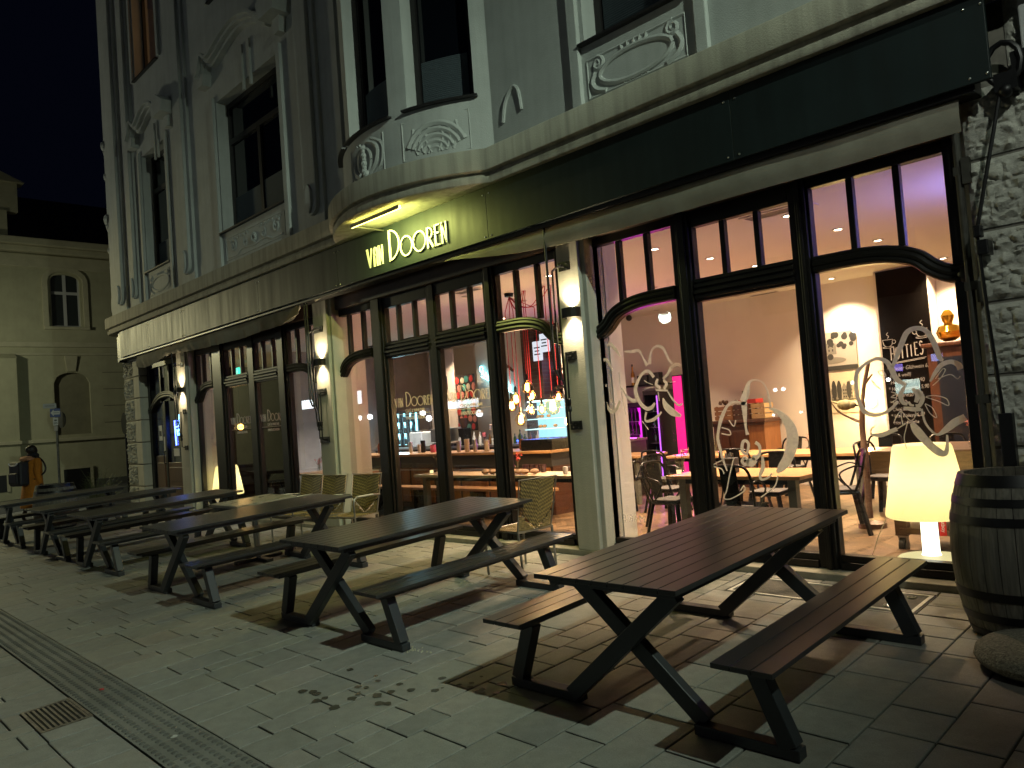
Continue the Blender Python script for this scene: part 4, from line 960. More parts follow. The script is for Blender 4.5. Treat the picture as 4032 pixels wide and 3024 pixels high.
# ------------------------------------------------------------------ lettering
def ell(cx, cz, rx, rz, a0=0, a1=360, n=22): return [(cx + rx * math.cos(R(a0 + (a1 - a0) * i / n)), cz + rz * math.sin(R(a0 + (a1 - a0) * i / n))) for i in range(n + 1)]
def deco_name(mb, x, z, s, y0, y1, skip=''):
    """VAN DOOREN in tall thin capitals. s: scale, x,z: left foot of the V. Units as measured on the sign board."""
    H_ = .252; TH = .027
    def rb(pts, w=TH, closed=False): mb.ribbon([(x + p[0] * s, z + p[1] * s) for p in pts], w * s if not isinstance(w, list) else [q * s for q in w], y0, y1, closed=closed)
    if 'V' not in skip:
        rb([(.0, H_), (.058, .0)], [.030, .016]); rb([(.105, H_), (.054, .0)], [.014, .012])
        rb([(.158, 0), (.158, .19), (.165, .225), (.185, H_ - .006), (.212, .235), (.222, .20), (.222, 0)], .020); rb([(.148, .150), (.232, .150)], .016)
        rb([(.272, 0), (.272, H_)], .030); rb([(.345, 0), (.345, H_)], .018); rb([(.272, H_ - .01), (.345, .01)], .016)
    # tall D
    rb([(.515, 0), (.515, .395)], .032); rb([(.515, .386)] + ell(.515, .2, .20, .188, 82, -82, 24) + [(.515, .010)], .020)
    rb(ell(.862, .126, .118, .119, 0, 360, 40)[:-1], .017, True); rb(ell(1.128, .126, .122, .119, 0, 360, 40)[:-1], .017, True)
    rb([(1.292, 0), (1.292, H_)], .030); rb([(1.292, H_ - .008)] + ell(1.30, .180, .082, .066, 85, -85, 14) + [(1.292, .114)], .017); rb([(1.315, .116), (1.392, .0)], .028)
    rb([(1.440, 0), (1.440, H_)], .028); 
    for zz, l in ((H_ - .008, .085), (.150, .070), (.008, .085)): rb([(1.440, zz), (1.440 + l, zz)], .018)
    rb([(1.566, 0), (1.566, H_)], .030); rb([(1.640, 0), (1.640, H_)], .020); rb([(1.566, H_ - .01), (1.640, .01)], .018)

SGN = thing('sign_board', 'long dark green sign board with the lit name in cream letters under the stone cornice', 'sign', (-9.8, 5.77, 3.7))
SO = SGN.location
mb = MB(); cutsx = [-18.37, -16.6, -14.75, -11.6, -9.20, -6.1, -3.1, -1.25]
for a, b in zip(cutsx[:-1], cutsx[1:]): mb.box(a + .002, 5.752, 3.70, b - .002, 5.79, 4.283)
mb.build('board', FASC, SGN, bevel=.003, off=SO)
mb = MB(); deco_name(mb, -8.43, 3.812, 1.0, 5.728, 5.744); mb.build('lettering', LETTER, SGN, off=SO)
mb = MB()
for a in cutsx[1:-1] + [-1.32]:
    for dx in (-.05, .05):
        for z in (3.735, 4.20): mb.ball((a + dx, 5.751, z), .009, 8)
mb.build('bolts', STEEL, SGN, smooth=True, off=SO)
# strip lamp on its bracket under the bow
LS = thing('sign_lamp', 'slim yellow strip lamp on a bracket, shining on the lettered sign below the bow', 'lamp', (-7.55, 5.45, 4.24))
o = LS.location
mb = MB(); mb.box(-8.05, 5.248, 4.205, -7.03, 5.262, 4.252); mb.build('housing', ALU, LS, bevel=.003, off=o)
mb = MB(); mb.box(-8.05, 5.263, 4.212, -7.03, 5.285, 4.246); mb.build('light_strip', emat('strip_light', (1., .88, .16), 22), LS, off=o)
mb = MB(); mb.beam((-8.045, 5.285, 4.236), (-8.045, 5.75, 4.236), .018, .016); mb.build('bracket', ALU, LS, off=o)

# ------------------------------------------------------------------ awning: cassette and bunched canvas below the sign board
AW = thing('awning', 'retracted awning with grey beige canvas hanging below the sign board', 'awning', (-9.8, 5.86, 3.4))
o = AW.location
mb = MB(); mb.box(-18.62, 5.797, 3.655, -1.36, 5.965, 4.27); mb.box(-18.72, 5.80, 3.62, -18.625, 6.0, 4.20); mb.build('cassette', BLACK, AW, off=o, bevel=.006)
from mathutils import noise as NZ
def canvas(name, xa, xb, zbot, ztop=3.70, n=120, seed=0, fold=.03, flat=False):
    mb = MB(); m = 8; vs = []
    for side in (0, .006):
        for i in range(n + 1):
            x = xa + (xb - xa) * i / n; zb = zbot(x)
            for j in range(m + 1):
                v = j / m; z = ztop + (zb - ztop) * v
                q = NZ.noise(Vector((x * 1.1 + seed, z * .8, 3))) * fold * 1.6 + NZ.noise(Vector((x * 5 + z * 2.2, z * 1.2, seed))) * fold * (.25 if flat else .9)
                belly = math.sin(v * math.pi) * .03
                vs.append((x, 5.86 - belly + q * v - .03 * v + side, z))
    o_ = len(mb.v); K = (n + 1) * (m + 1); fs = []
    for s_ in (0, 1):
        for i in range(n):
            for j in range(m):
                a = s_ * K + i * (m + 1) + j; fs.append((a, a + 1, a + m + 2, a + m + 1))
    for i in range(n):
        a = i * (m + 1) + m; fs.append((a, a + K, a + K + m + 1, a + m + 1))
    for i in (0, n):
        for j in range(m): a = i * (m + 1) + j; fs.append((a, a + 1, a + 1 + K, a + K))
    mb.add(vs, fs); return mb.build(name, FABRIC, AW, smooth=True, off=o)
def ip(x, tab):
    for (x0, z0), (x1, z1) in zip(tab[:-1], tab[1:]):
        if x0 <= x <= x1: t_ = (x - x0) / (x1 - x0); return z0 + (z1 - z0) * t_
    return tab[0][1] if x < tab[0][0] else tab[-1][1]
ZR = [(-10.05, 3.63), (-9.6, 3.715), (-8.7, 3.805), (-8.2, 3.80), (-7.76, 3.745), (-7.26, 3.665), (-6.8, 3.63), (-6.3, 3.56), (-5.72, 3.49), (-5.2, 3.455), (-4.4, 3.44), (-1.4, 3.44)]
canvas('canvas', -9.98, -1.47, lambda x: min(3.70, ip(x, ZR)) - .012, ztop=3.715, n=220, seed=4, fold=.020, flat=True)
ZL = [(-17.55, 3.40), (-17.2, 3.36), (-16.7, 3.38), (-16.2, 3.45), (-15.7, 3.48), (-15, 3.45), (-14.2, 3.435), (-13.3, 3.395), (-12.2, 3.40), (-11.2, 3.42), (-10.7, 3.47), (-10.45, 3.60)]
canvas('canvas', -17.55, -10.42, lambda x: ip(x, ZL), n=260, seed=9, fold=.05)
mb = MB(); mb.add([(-10.42, 5.83, 3.70), (-10.45, 5.80, 3.52), (-10.78, 5.73, 3.42), (-10.62, 5.78, 3.58), (-10.42, 5.836, 3.70), (-10.45, 5.806, 3.52), (-10.78, 5.736, 3.42), (-10.62, 5.786, 3.58)], [(0, 1, 2, 3), (7, 6, 5, 4), (0, 4, 5, 1), (1, 5, 6, 2), (2, 6, 7, 3), (3, 7, 4, 0)])
mb.build('canvas_flap', FABRIC, AW, off=o)

# folding arms of the awning on the pillars
def awning_arm(x, label, n=1, y=5.955):
    t = thing('awning_lift', label, 'awning lift', (x, y, 1.58), group='awning arms on the pillars'); o = t.location
    pl = (3.245, 2.315, 1.60)
    for z in pl:
        m = MB(); m.box(x - .005 - .05 * n, y, z - .045, x + .045 + .05 * n, y + .016, z + .045)
        for a in (-.035, .035):
            for b in (-.028, .028): m.ball((x + .02 + a * n, y - .001, z + b), .009, 6)
        m.build('wall_plate', BLACK, t, off=o, bevel=.003)
    for k in range(n):
        q = x + .07 * k
        m = MB(); m.tube(smoothpath([(q + .02, y, 3.24), (q + .02, y - .07, 3.24), (q - .03, y - .11, 3.20), (q - .045, y - .11, 3.1), (q - .05, y - .10, 2.17), (q - .02, y - .09, 2.05), (q + .0, y - .085, 1.80)], 3), .011, 8); m.build('rod', BLACK, t, smooth=True, off=o)
        m = MB(); m.tube([(q - .095, y - .13, 3.66), (q - .09, y - .13, 2.19), (q - .06, y - .11, 2.10)], .013, 8); m.tube([(q + .02, y, 2.31), (q + .02, y - .06, 2.31), (q + .02, y - .075, 1.62), (q + .02, y, 1.60)], .010, 8); m.build('strut', BLACK, t, smooth=True, off=o)
        m = MB(); m.lathe([(.012, 0), (.022, .01), (.022, .05), (.014, .06), (.022, .08), (.022, .13), (.01, .14)], (q + .02, y - .075, 1.74), 12); m.build('turnbuckle', BLACK, t, smooth=True, off=o)
    return t
awning_arm(-5.24, 'single black folding awning arm on the pillar between bar window and orchid window')
awning_arm(-10.20, 'doubled black awning arms on the pillar left of the bar window', n=2)
awning_arm(-15.47, 'black awning arm on the far pillar beside the arched door')
t = thing('awning_lift', 'black crank rod with bracket and pulley on the rough stone pillar', 'awning lift', (-1.4, 5.93, 1.5), group='awning arms on the pillars'); o = t.location
m = MB(); m.tube([(-1.225, 5.86, 3.66), (-1.44, 5.84, 2.75)], .013, 8); m.build('strut', BLACK, t, smooth=True, off=o)
m = MB(); m.tube([(-1.445, 5.84, 2.74), (-1.43, 5.85, 2.2), (-1.40, 5.86, 1.5), (-1.385, 5.86, 1.0)], .014, 8); m.build('rod', BLACK, t, smooth=True, off=o)
m = MB(); m.box(-1.45, 5.82, 2.58, -1.38, 5.95, 2.68); m.box(-1.46, 5.81, 2.70, -1.41, 5.88, 2.78); m.build('gear_box', BLACK, t, bevel=.008, off=o)
m = MB(); m.box(-1.425, 5.83, 1.05, -1.345, 5.90, 1.52); m.build('sleeve', BLACK, t, bevel=.006, off=o)
m = MB(); m.tube([(-1.20 + .10 * math.cos(a * .5236), 5.86, 3.80 + .14 * math.sin(a * .5236)) for a in range(12)], .02, 8, closed=True); m.box(-1.26, 5.84, 3.62, -1.13, 5.95, 3.74); m.box(-1.16, 5.86, 3.72, -1.02, 5.92, 3.86); m.ball((-1.2, 5.86, 3.62), .045, 10); m.build('bracket', BLACK, t, smooth=True, off=o)
# downpipe-like steel post between frame and stone
m = MB(); m.tube([(-1.545, 5.97, .33), (-1.545, 5.97, 3.70)], .026, 12)
for z in (3.2, 2.4, 1.62): m.box(-1.575, 5.945, z - .03, -1.495, 5.985, z + .03)
m.box(-1.52, 5.93, 3.10, -1.47, 5.985, 3.28); m.box(-1.50, 5.93, 2.28, -1.45, 5.985, 2.42)
o_ = m.build('awning_post', mat('weathered_post', (.045, .043, .035), .6, .3, var=.3, vscale=14)); tag(o_, 'slim dark steel post standing between orchid window and rough stone pillar', 'post')

# wall lamps shining up and down
def wall_lamp(x, label, pw):
    t = thing('wall_lamp', label, 'wall lamp', (x, 5.9, 2.70), group='up and down wall lamps on the pillars'); o = t.location
    m = MB(); pr = [(-.10, 5.970), (-.10, 5.90), (-.06, 5.862), (.06, 5.862), (.10, 5.90), (.10, 5.970)]
    vs = [(x + a, b, z) for z in (2.70, 2.80) for a, b in pr] + [(x + a * .93, 5.97 - (5.97 - b) * .93, z) for z in (2.70, 2.80) for a, b in pr]
    n = 6; fs = []
    for i in range(n - 1): fs += [(i, i + 1, n + i + 1, n + i), (2 * n + i, 3 * n + i, 3 * n + i + 1, 2 * n + i + 1), (i, 2 * n + i, 2 * n + i + 1, i + 1), (n + i, n + i + 1, 3 * n + i + 1, 3 * n + i)]
    m.add(vs, fs); m.build('housing', mat('lamp_bronze', (.05, .047, .04), .4, .7), t, off=o)
    m = MB(); m.lathe([(.045, -.012), (.045, .012)], (x, 5.925, 2.75), 16); m.build('bulb', emat('warm_bulb', (1., .80, .50), 14), t, off=o)
    for sgn in (1, -1):
        l = lamp('lamp_beam', 'SPOT', (0, .0, 0), pw, (1., .80, .47), .03, parent=t, spot_size=R(125), spot_blend=.9)
        l.location = (0, .018, .05 + sgn * .045); l.rotation_euler = (R(180) if sgn > 0 else 0, 0, 0)
    return t
wall_lamp(-5.15, 'bronze wall lamp glowing on the pillar left of the orchid window', 55)
wall_lamp(-10.13, 'bronze wall lamp behind the doubled awning arms on the middle pillar', 55)
wall_lamp(-15.52, 'bronze wall lamp on the far pillar next to the arched door', 55)

# lettering on the door glass
GLET = paint_mat('cream_window_film', .99); GLET.node_tree.nodes['Principled BSDF'].inputs['Base Color'].default_value = (.9, .86, .74, 1)
for n_ in GLET.node_tree.nodes:
    if n_.type == 'BSDF_TRANSLUCENT': n_.inputs[0].default_value = (.95, .90, .76, 1)
for x in (-8.672, -7.535):
    mb = MB(); deco_name(mb, x, 1.972, .505, YF + .0415, YF + .0435); sub(mb, 'lettering', GLET, SH_M)
    mb = MB()
    for txt, sz, z in (('CAFÉ & WINE BAR', .062, 1.897), ('EVENTLOCATION', .062, 1.80)):
        mb.merge(text_mesh(txt, sz, Matrix.Translation((x + .44, YF + .0425, z)) @ Matrix.Rotation(R(90), 4, 'X') @ Matrix.Scale(.82, 4, (1, 0, 0)), None, 'x', align='CENTER', depth=.001))
    mb.box(x + .02, YF + .0415, 1.872, x + .85, YF + .0435, 1.878); sub(mb, 'lettering', GLET, SH_M)
for x in (-13.865, -12.665):
    mb = MB(); deco_name(mb, x, 1.965, .505, YF + .0415, YF + .0435); sub(mb, 'lettering', GLET, SH_L)
    mb = MB()
    for txt, sz, z in (('CAFÉ & WINE BAR', .062, 1.89), ('EVENTLOCATION', .062, 1.795)):
        mb.merge(text_mesh(txt, sz, Matrix.Translation((x + .44, YF + .0425, z)) @ Matrix.Rotation(R(90), 4, 'X') @ Matrix.Scale(.82, 4, (1, 0, 0)), None, 'x', align='CENTER', depth=.001))
    mb.box(x + .02, YF + .0415, 1.866, x + .85, YF + .0435, 1.872); sub(mb, 'lettering', GLET, SH_L)
mb = text_mesh('MARIE', .10, Matrix.Translation((-4.62, YF + .0425, .60)) @ Matrix.Scale(-1, 4, (1, 0, 0)) @ Matrix.Rotation(R(90), 4, 'X'), None, 'x', depth=.001)
sub(mb, 'lettering', paint_mat('faint_marker', .32), SH_R)
# blue neon sign hanging in the arched door
t = thing('neon_sign', 'blue neon sign with star, crown and letters hanging inside the arched door', 'neon sign', (-16.5, 6.26, 1.65)); o = t.location
def neon(name, paths, m_, y=6.262, r=.009):
    mb = MB()
    for p in paths: mb.tube([(a, y, b) for a, b in p], r, 6)
    mb.build(name, m_, t, off=o)
NB = emat('blue_neon', (.08, .14, 1.), 22); NC = emat('cyan_neon', (.18, .55, 1.), 10)
neon('frame_tube', [[(-16.25, 2.175), (-16.80, 2.175), (-16.76, 1.655)], [(-16.78, 2.045), (-16.25, 2.045)]], NB, r=.011)
neon('star', [[(-16.52 + (.055 if k % 2 == 0 else .024) * math.sin(k * .6283), 2.245 + (.055 if k % 2 == 0 else .024) * math.cos(k * .6283)) for k in range(11)]], NC)
neon('letters', [ell(-16.575, 2.13, .03, .022, 40, 270, 8) + ell(-16.575, 2.088, .03, .022, 90, -140, 8), ell(-16.40, 2.11, .05, .035, 200, -20, 8)], NC)
neon('crown', [[(-16.66, 1.87), (-16.69, 1.99), (-16.62, 1.93), (-16.58, 2.0), (-16.52, 1.93), (-16.46, 2.01), (-16.41, 1.93), (-16.35, 2.0), (-16.32, 1.87), (-16.66, 1.87)], [(-16.65, 1.90), (-16.33, 1.90)]], NC)
neon('script', [smoothpath([(-16.45, 1.84), (-16.28, 1.84), (-16.40, 1.76), (-16.28, 1.74), (-16.42, 1.68), (-16.26, 1.66)], 4), [(-16.45, 1.655), (-16.22, 1.655)]], NC)
mb = MB(); mb.box(-16.82, 6.275, 1.63, -16.2, 6.282, 2.32); mb.build('backing', glass_mat('acrylic', (.8, .85, .95), .05), t, off=o)
# ------------------------------------------------------------------ interior shell
FZ, CZ = .28, 3.478
def herring_mat():
    m = bpy.data.materials.new('herringbone_parquet'); m.use_nodes = True; nt = m.node_tree; b = nt.nodes['Principled BSDF']; b.inputs['Roughness'].default_value = .38
    at = nt.nodes.new('ShaderNodeVertexColor'); at.layer_name = 'tone'
    tc = nt.nodes.new('ShaderNodeTexCoord'); n = nt.nodes.new('ShaderNodeTexNoise'); n.inputs['Scale'].default_value = 18; n.inputs['Detail'].default_value = 6
    nt.links.new(tc.outputs['Object'], n.inputs['Vector'])
    r = nt.nodes.new('ShaderNodeMapRange'); r.inputs['To Min'].default_value = .7; r.inputs['To Max'].default_value = 1.3
    nt.links.new(n.outputs['Fac'], r.inputs['Value'])
    s = nt.nodes.new('ShaderNodeVectorMath'); s.operation = 'SCALE'
    nt.links.new(at.outputs['Color'], s.inputs[0]); nt.links.new(r.outputs[0], s.inputs['Scale']); nt.links.new(s.outputs[0], b.inputs['Base Color'])
    return m
fb = MB(); tn = []; rf = random.Random(8)
fb.add([(-18.9, 6.24, FZ - .012), (-1.2, 6.24, FZ - .012), (-1.2, 12.3, FZ - .012), (-18.9, 12.3, FZ - .012)], [(0, 1, 2, 3)]); tn.append((.02, .012, .008))
Lp, wp = .42, .07
c45 = math.sqrt(.5)
def plank(ax, ay, horiz):
    pts = [(ax, ay), (ax + Lp, ay), (ax + Lp, ay + wp), (ax, ay + wp)] if horiz else [(ax, ay), (ax + wp, ay), (ax + wp, ay + Lp), (ax, ay + Lp)]
    g = .002; cx = sum(p[0] for p in pts) / 4; cy = sum(p[1] for p in pts) / 4
    q = [(cx + (p[0] - cx) * (1 - g / .04), cy + (p[1] - cy) * (1 - g / .04)) for p in pts]
    w = [(-5 + (a - b_) * c45, 9 + (a + b_) * c45, FZ) for a, b_ in q]
    if all(-9.2 < p[0] < -1.25 and 6.25 < p[1] < 12.25 for p in w):
        fb.add(w, [(0, 1, 2, 3)]); k = rf.uniform(.5, 1.3); tn.append((.125 * k, .078 * k, .041 * k))
for i in range(-110, 111):
    for j in range(-14, 15):
        ox = i * wp + j * Lp; oy = i * wp - j * Lp
        plank(ox, oy, True); plank(ox + Lp, oy + wp - Lp, False)
o = fb.build('parquet_floor', herring_mat(), tone=tn); struct(o); o.name = 'floor'
mb = MB(); mb.box(-18.9, 6.24, CZ, -1.2, 12.3, CZ + .05); struct(mb.build('ceiling', CEIL))
mb = MB(); mb.box(-15.1, 12.2, FZ - .02, -1.2, 12.3, CZ); struct(mb.build('back_wall', WHITEW))
mb = MB(); mb.box(-1.25, 6.26, FZ - .02, -1.2, 12.2, CZ); struct(mb.build('side_wall', WHITEW))
mb = MB(); mb.box(-15.2, 7.9, FZ - .02, -15.1, 12.3, CZ); struct(mb.build('partition_wall', mat('grey_partition', (.33, .30, .29), .7, var=.15, vscale=3)))
mb = MB(); mb.box(-18.7, 6.26, FZ - .02, -18.6, 12.3, CZ); mb.box(-18.6, 11.2, FZ - .02, -15.2, 11.3, CZ); struct(mb.build('dark_back_wall', DARKW))  # dark brown colour stands in for the far room's dimness
mb = MB(); mb.box(-17.95, 7.0, FZ - .02, -16.0, 7.06, CZ); mb.box(-16.05, 6.31, FZ - .02, -16.0, 7.0, CZ); mb.box(-17.95, 6.31, FZ - .02, -17.9, 7.0, CZ); struct(mb.build('lobby_wall', mat('lobby_wall', (.09, .08, .10), .6, var=.2)))

# downlights in the ceiling grid and air vents
DLX = (-3.34, -4.90, -6.52, -8.13, -9.73, -11.34, -12.95); DLY = (7.14, 8.29, 9.40, 10.53, 11.75)
BULB = emat('downlight_bulb', (1., .80, .58), 30); OFFB = mat('unlit_downlight', (.12, .1, .09), .3, .6)
def downlight(x, y, on, first=[None, None]):
    k = 0 if on else 1
    lab = ('glowing' if on else 'unlit') + ' recessed downlight in the white cafe ceiling'
    grp = ('glowing' if on else 'unlit') + ' downlights of the cafe ceiling'
    if first[k] is None:
        t = thing('downlight', lab, 'downlight', (x, y, CZ), group=grp)
        MB().lathe([(.062, -.001), (.062, -.008), (.045, -.010), (.042, -.002)], n=20, cap0=False, cap1=False).build('trim', mat('satin_trim', (.5, .48, .45), .4, .6), t, smooth=True)
        MB().lathe([(.0005, -.004), (.042, -.003)], n=18, cap0=False, cap1=False).build('bulb', BULB if on else OFFB, t)
        first[k] = t
    else: dup(first[k], (x, y, CZ), (0, 0, 0), lab)
LIT = set()
for i, x in enumerate(DLX):
    for j, y in enumerate(DLY):
        on = (x > -5.5) or (x < -8 and (i + j) % 3 == 0 and y > 9) or (i == 2 and j in (0, 1))
        if (x, y) in ((-6.52, 9.40), (-6.52, 11.75)): on = False
        downlight(x, y, on)
        if on: LIT.add((x, y))
def vent(x0, x1, y0, y1, lab):
    t = thing('air_vent', lab, 'air vent', ((x0 + x1) / 2, (y0 + y1) / 2, CZ)); o = t.location
    m = MB(); f = .03
    for a in ((x0, y0, x1, y0 + f), (x0, y1 - f, x1, y1), (x0, y0 + f, x0 + f, y1 - f), (x1 - f, y0 + f, x1, y1 - f)): m.box(a[0], a[1], CZ - .012, a[2], a[3], CZ - .0005)
    m.build('frame', CEIL, t, off=o)
    m = MB(); n = 7
    for k in range(n):
        y = y0 + f + (y1 - y0 - 2 * f) * (k + .3) / n; m.box(x0 + f, y, CZ - .010, x1 - f, y + .012, CZ - .002)
    m.build('louvres', mat('vent_grey', (.20, .18, .17), .5), t, off=o)
vent(-3.66, -2.97, 6.77, 7.0, 'white slotted air vent in the ceiling behind the orchid window'); vent(-6.45, -5.9, 11.95, 12.15, 'small ceiling air vent near the back wall of the cafe'); vent(-8.0, -7.5, 6.74, 6.95, 'white slotted air vent in the ceiling above the bar window')
o = MB().ball((-8.73, 11.7, 3.42), .06, 14).build('camera_dome', BLKMET, smooth=True); tag(o, 'small black dome camera on the cafe ceiling', 'camera')

t = thing('led_bar', 'unseen violet blue light bar, added to tint the ceiling behind the orchid window', 'light bar', (-1.28, 7.6, 3.30)); MB().box(-.015, -1.1, -.02, .015, 1.1, .02).build('strip', emat('added_violet_glow', (.25, .22, 1.), 9), t); MB().box(.016, -1.1, -.03, .028, 1.1, .03).build('rail', BLKMET, t)  # hidden bar added to tint ceiling and panes violet
lamp('added_violet_light', 'AREA', (-1.32, 7.5, 3.25), 26, (.30, .27, 1.), 1.6, rot=(0, R(115), 0), shape='RECTANGLE', size_y=.05)  # added area light that casts the bar's violet tint

# ------------------------------------------------------------------ chalkboard pillar, pictures, wall light
t = thing('chalkboard', 'tall black chalkboard with white chalk menu headed by two steaming cups', 'chalkboard', (-3.95, 11.84, FZ)); o = t.location
mb = MB(); mb.box(-4.33, 11.86, FZ, -3.60, 12.19, CZ - .002); struct(mb.build('board_pillar', WHITEW))
mb = MB(); mb.box(-4.29, 11.835, .92, -3.61, 11.858, CZ - .02); mb.build('board', mat('chalkboard_black', (.0045, .003, .0025), .9, var=.3, vscale=3, spec=.12), t, off=o)
CH = mat('chalk', (.62, .62, .60), .95); CHD = mat('faint_chalk', (.30, .30, .30), .95)
yb0, yb1 = 11.829, 11.834
def chalk(paths, wd, m_=CH):
    mb = MB()
    for p in paths: mb.ribbon(p, wd, yb0, yb1)
    mb.build('chalk_drawing', m_, t, off=o)
def glyphs(txt, x, z, h, adv):
    D = {'H': [[(0, 0), (0, 1)], [(.6, 0), (.6, 1)], [(0, .5), (.6, .55)]], 'O': [ell(.32, .48, .32, .46, 0, 360, 14)], 'T': [[(0, .97), (.66, 1)], [(.33, 0), (.33, 1)]], 'I': [[(.2, 0), (.2, .9)]], 'E': [[(.55, 0), (0, 0), (0, 1), (.55, 1)], [(0, .5), (.45, .52)]], 'S': [smoothpath([(.5, .9), (.25, 1.02), (.03, .8), (.3, .55), (.52, .3), (.28, -.02), (0, .1)], 4)]}
    out = []
    for i, c in enumerate(txt): out += [[(x + i * adv + p[0] * h * .40, z + p[1] * h + i * .008) for p in q] for q in D[c]]
    return out
chalk(glyphs('HOTTIES', -4.17, 2.14, .185, .066) , .014)
chalk([[(-4.17, 2.10), (-3.70, 2.145)], [(-4.17, 2.085), (-3.72, 2.128)]], .007)
def cup(cx, cz, s, f):
    return [[(cx - .075 * s, cz + .05 * s), (cx - .06 * s, cz - .03 * s), (cx - .03 * s, cz - .055 * s), (cx + .03 * s, cz - .055 * s), (cx + .06 * s, cz - .03 * s), (cx + .075 * s, cz + .05 * s), (cx - .075 * s, cz + .05 * s)], ell(cx + f * .09 * s, cz + .01 * s, .025 * s, .028 * s, 0, 360, 10), ell(cx, cz - .068 * s, .08 * s, .012 * s, 0, 360, 14),
            smoothpath([(cx, cz + .07 * s), (cx + .02 * s, cz + .10 * s), (cx - .01 * s, cz + .13 * s), (cx + .015 * s, cz + .16 * s)], 4)]
chalk(cup(-4.20, 2.40, .95, 1), .008); chalk(cup(-3.73, 2.50, 1.05, -1), .009)
mbx = MB()
for k, (txt, sz) in enumerate((('* Winzer Glühwein 6,90', .082), ('  (rot & weiß)', .075), ('  Hot Aperol | 7,90', .082), ('* Hot Chocomel 5,90', .080), ('  + Amaretto 7,60', .080), ('* Hot Milk', .075), ('  Chai Latte', .070), ('* Hot Baileys 6,50', .080), ('  Hot Lumumba', .075))):
    m4 = Matrix.Translation((-4.25, (yb0 + yb1) / 2, 1.985 - .098 * k)) @ Matrix.Rotation(R(90), 4, 'X') @ Matrix.Rotation(R(1.5), 4, 'Z') @ Matrix.Scale(.78, 4, (1, 0, 0))
    mbx.merge(text_mesh(txt, sz, m4, None, 'x', depth=.0015, shear=.2))
mbx.build('chalk_writing', CHD, t, off=o)

def picture(x0, x1, z0, z1, y, label, kind):
    t = thing('picture', label, 'picture', ((x0 + x1) / 2, y, z0)); o = t.location
    m = MB(); m.box(x0, y - .02, z0, x1, y, z1)
    base = mat('print_paper_' + kind, (.45, .40, .30) if kind == 'b' else (.33, .31, .28), .5); m.build('canvas', base, t, off=o)
    rg = random.Random(5 if kind == 'a' else 6); D1 = mat('print_dark', (.02, .02, .018), .6); D2 = mat('print_grey', (.16, .15, .13), .6)
    w, h = x1 - x0, z1 - z0; dk = MB(); gr = MB(); q0, q1 = y - .0235, y - .0205
    if kind == 'a':
        gr.prism([(x0, z0 + h * .45), (x0 + w * .1, z0 + h * .75), (x0 + w * .45, z0 + h * .72), (x0 + w * .62, z0 + h * .7), (x0 + w * .62, z0 + h * .42)], q0 + .0012, q1)
        for k in range(7):
            for j in range(2): dk.box(x0 + w * (.12 + .07 * k), q0, z0 + h * (.5 + .1 * j), x0 + w * (.145 + .07 * k), q0 + .0011, z0 + h * (.56 + .1 * j))
        for k in range(16): dk.ball((x0 + w * rg.uniform(.5, .97), q0 + .0008, z0 + h * rg.uniform(.58, .95)), h * rg.uniform(.05, .09), 8, sy=.02)
        dk.box(x0 + .0, q0, z0, x1, q0 + .001, z0 + h * .12)
        gr.ball((x0 + w * .5, q0 + .0008, z0 + h * .26), w * .3, 14, sy=.003, sz=.22); dk.ball((x0 + w * .5, q0 - .0005, z0 + h * .36), w * .06, 10, sy=.02)
    else:
        for k in range(9):
            a = x0 + w * (.02 + .108 * k); hh = h * rg.uniform(.22, .36); gr.prism([(a, z0 + h * .33), (a + w * .1, z0 + h * .33), (a + w * .1, z0 + h * .33 + hh), (a + w * .05, z0 + h * .45 + hh), (a, z0 + h * .33 + hh)], q0 + .0012, q1)
            for j in range(3): dk.box(a + w * .02, q0, z0 + h * (.37 + .08 * j), a + w * .045, q0 + .0011, z0 + h * (.41 + .08 * j)); dk.box(a + w * .06, q0, z0 + h * (.37 + .08 * j), a + w * .082, q0 + .0011, z0 + h * (.41 + .08 * j))
        for f in (.12, .4, .52, .62, .8): dk.ball((x0 + w * f, q0 + .0006, z0 + h * .55), h * .06, 8, sy=.02, sz=rg.uniform(3, 4.6))
        dk.box(x0 + w * .02, q0, z0 + h * .30, x1 - w * .02, q0 + .001, z0 + h * .33)
    gr.build('printed_shapes', D2, t, off=o); dk.build('printed_shapes', D1, t, off=o)
picture(-5.62, -4.79, 2.08, 2.69, 12.195, 'old black and white town photograph with fountain, upper one on the back wall', 'a')
picture(-5.62, -4.80, 1.41, 2.05, 12.195, 'sepia print of a row of houses with tall trees, lower one by the wall light', 'b')
t = thing('wall_light', 'glowing round wall light beside the sepia print', 'wall light', (-4.62, 12.19, 1.55)); o = t.location
MB().lathe([(.05, 0), (.05, .05)], n=16).build('bracket', BLKMET, t).rotation_euler = (R(90), 0, 0)
MB().ball((0, -.11, 0), .085, 18).build('globe', emat('wall_globe', (1., .80, .42), 14), t, smooth=True)
lamp('globe_light', 'POINT', (0, -.22, 0), 65, (1., .64, .22), .09, parent=t)
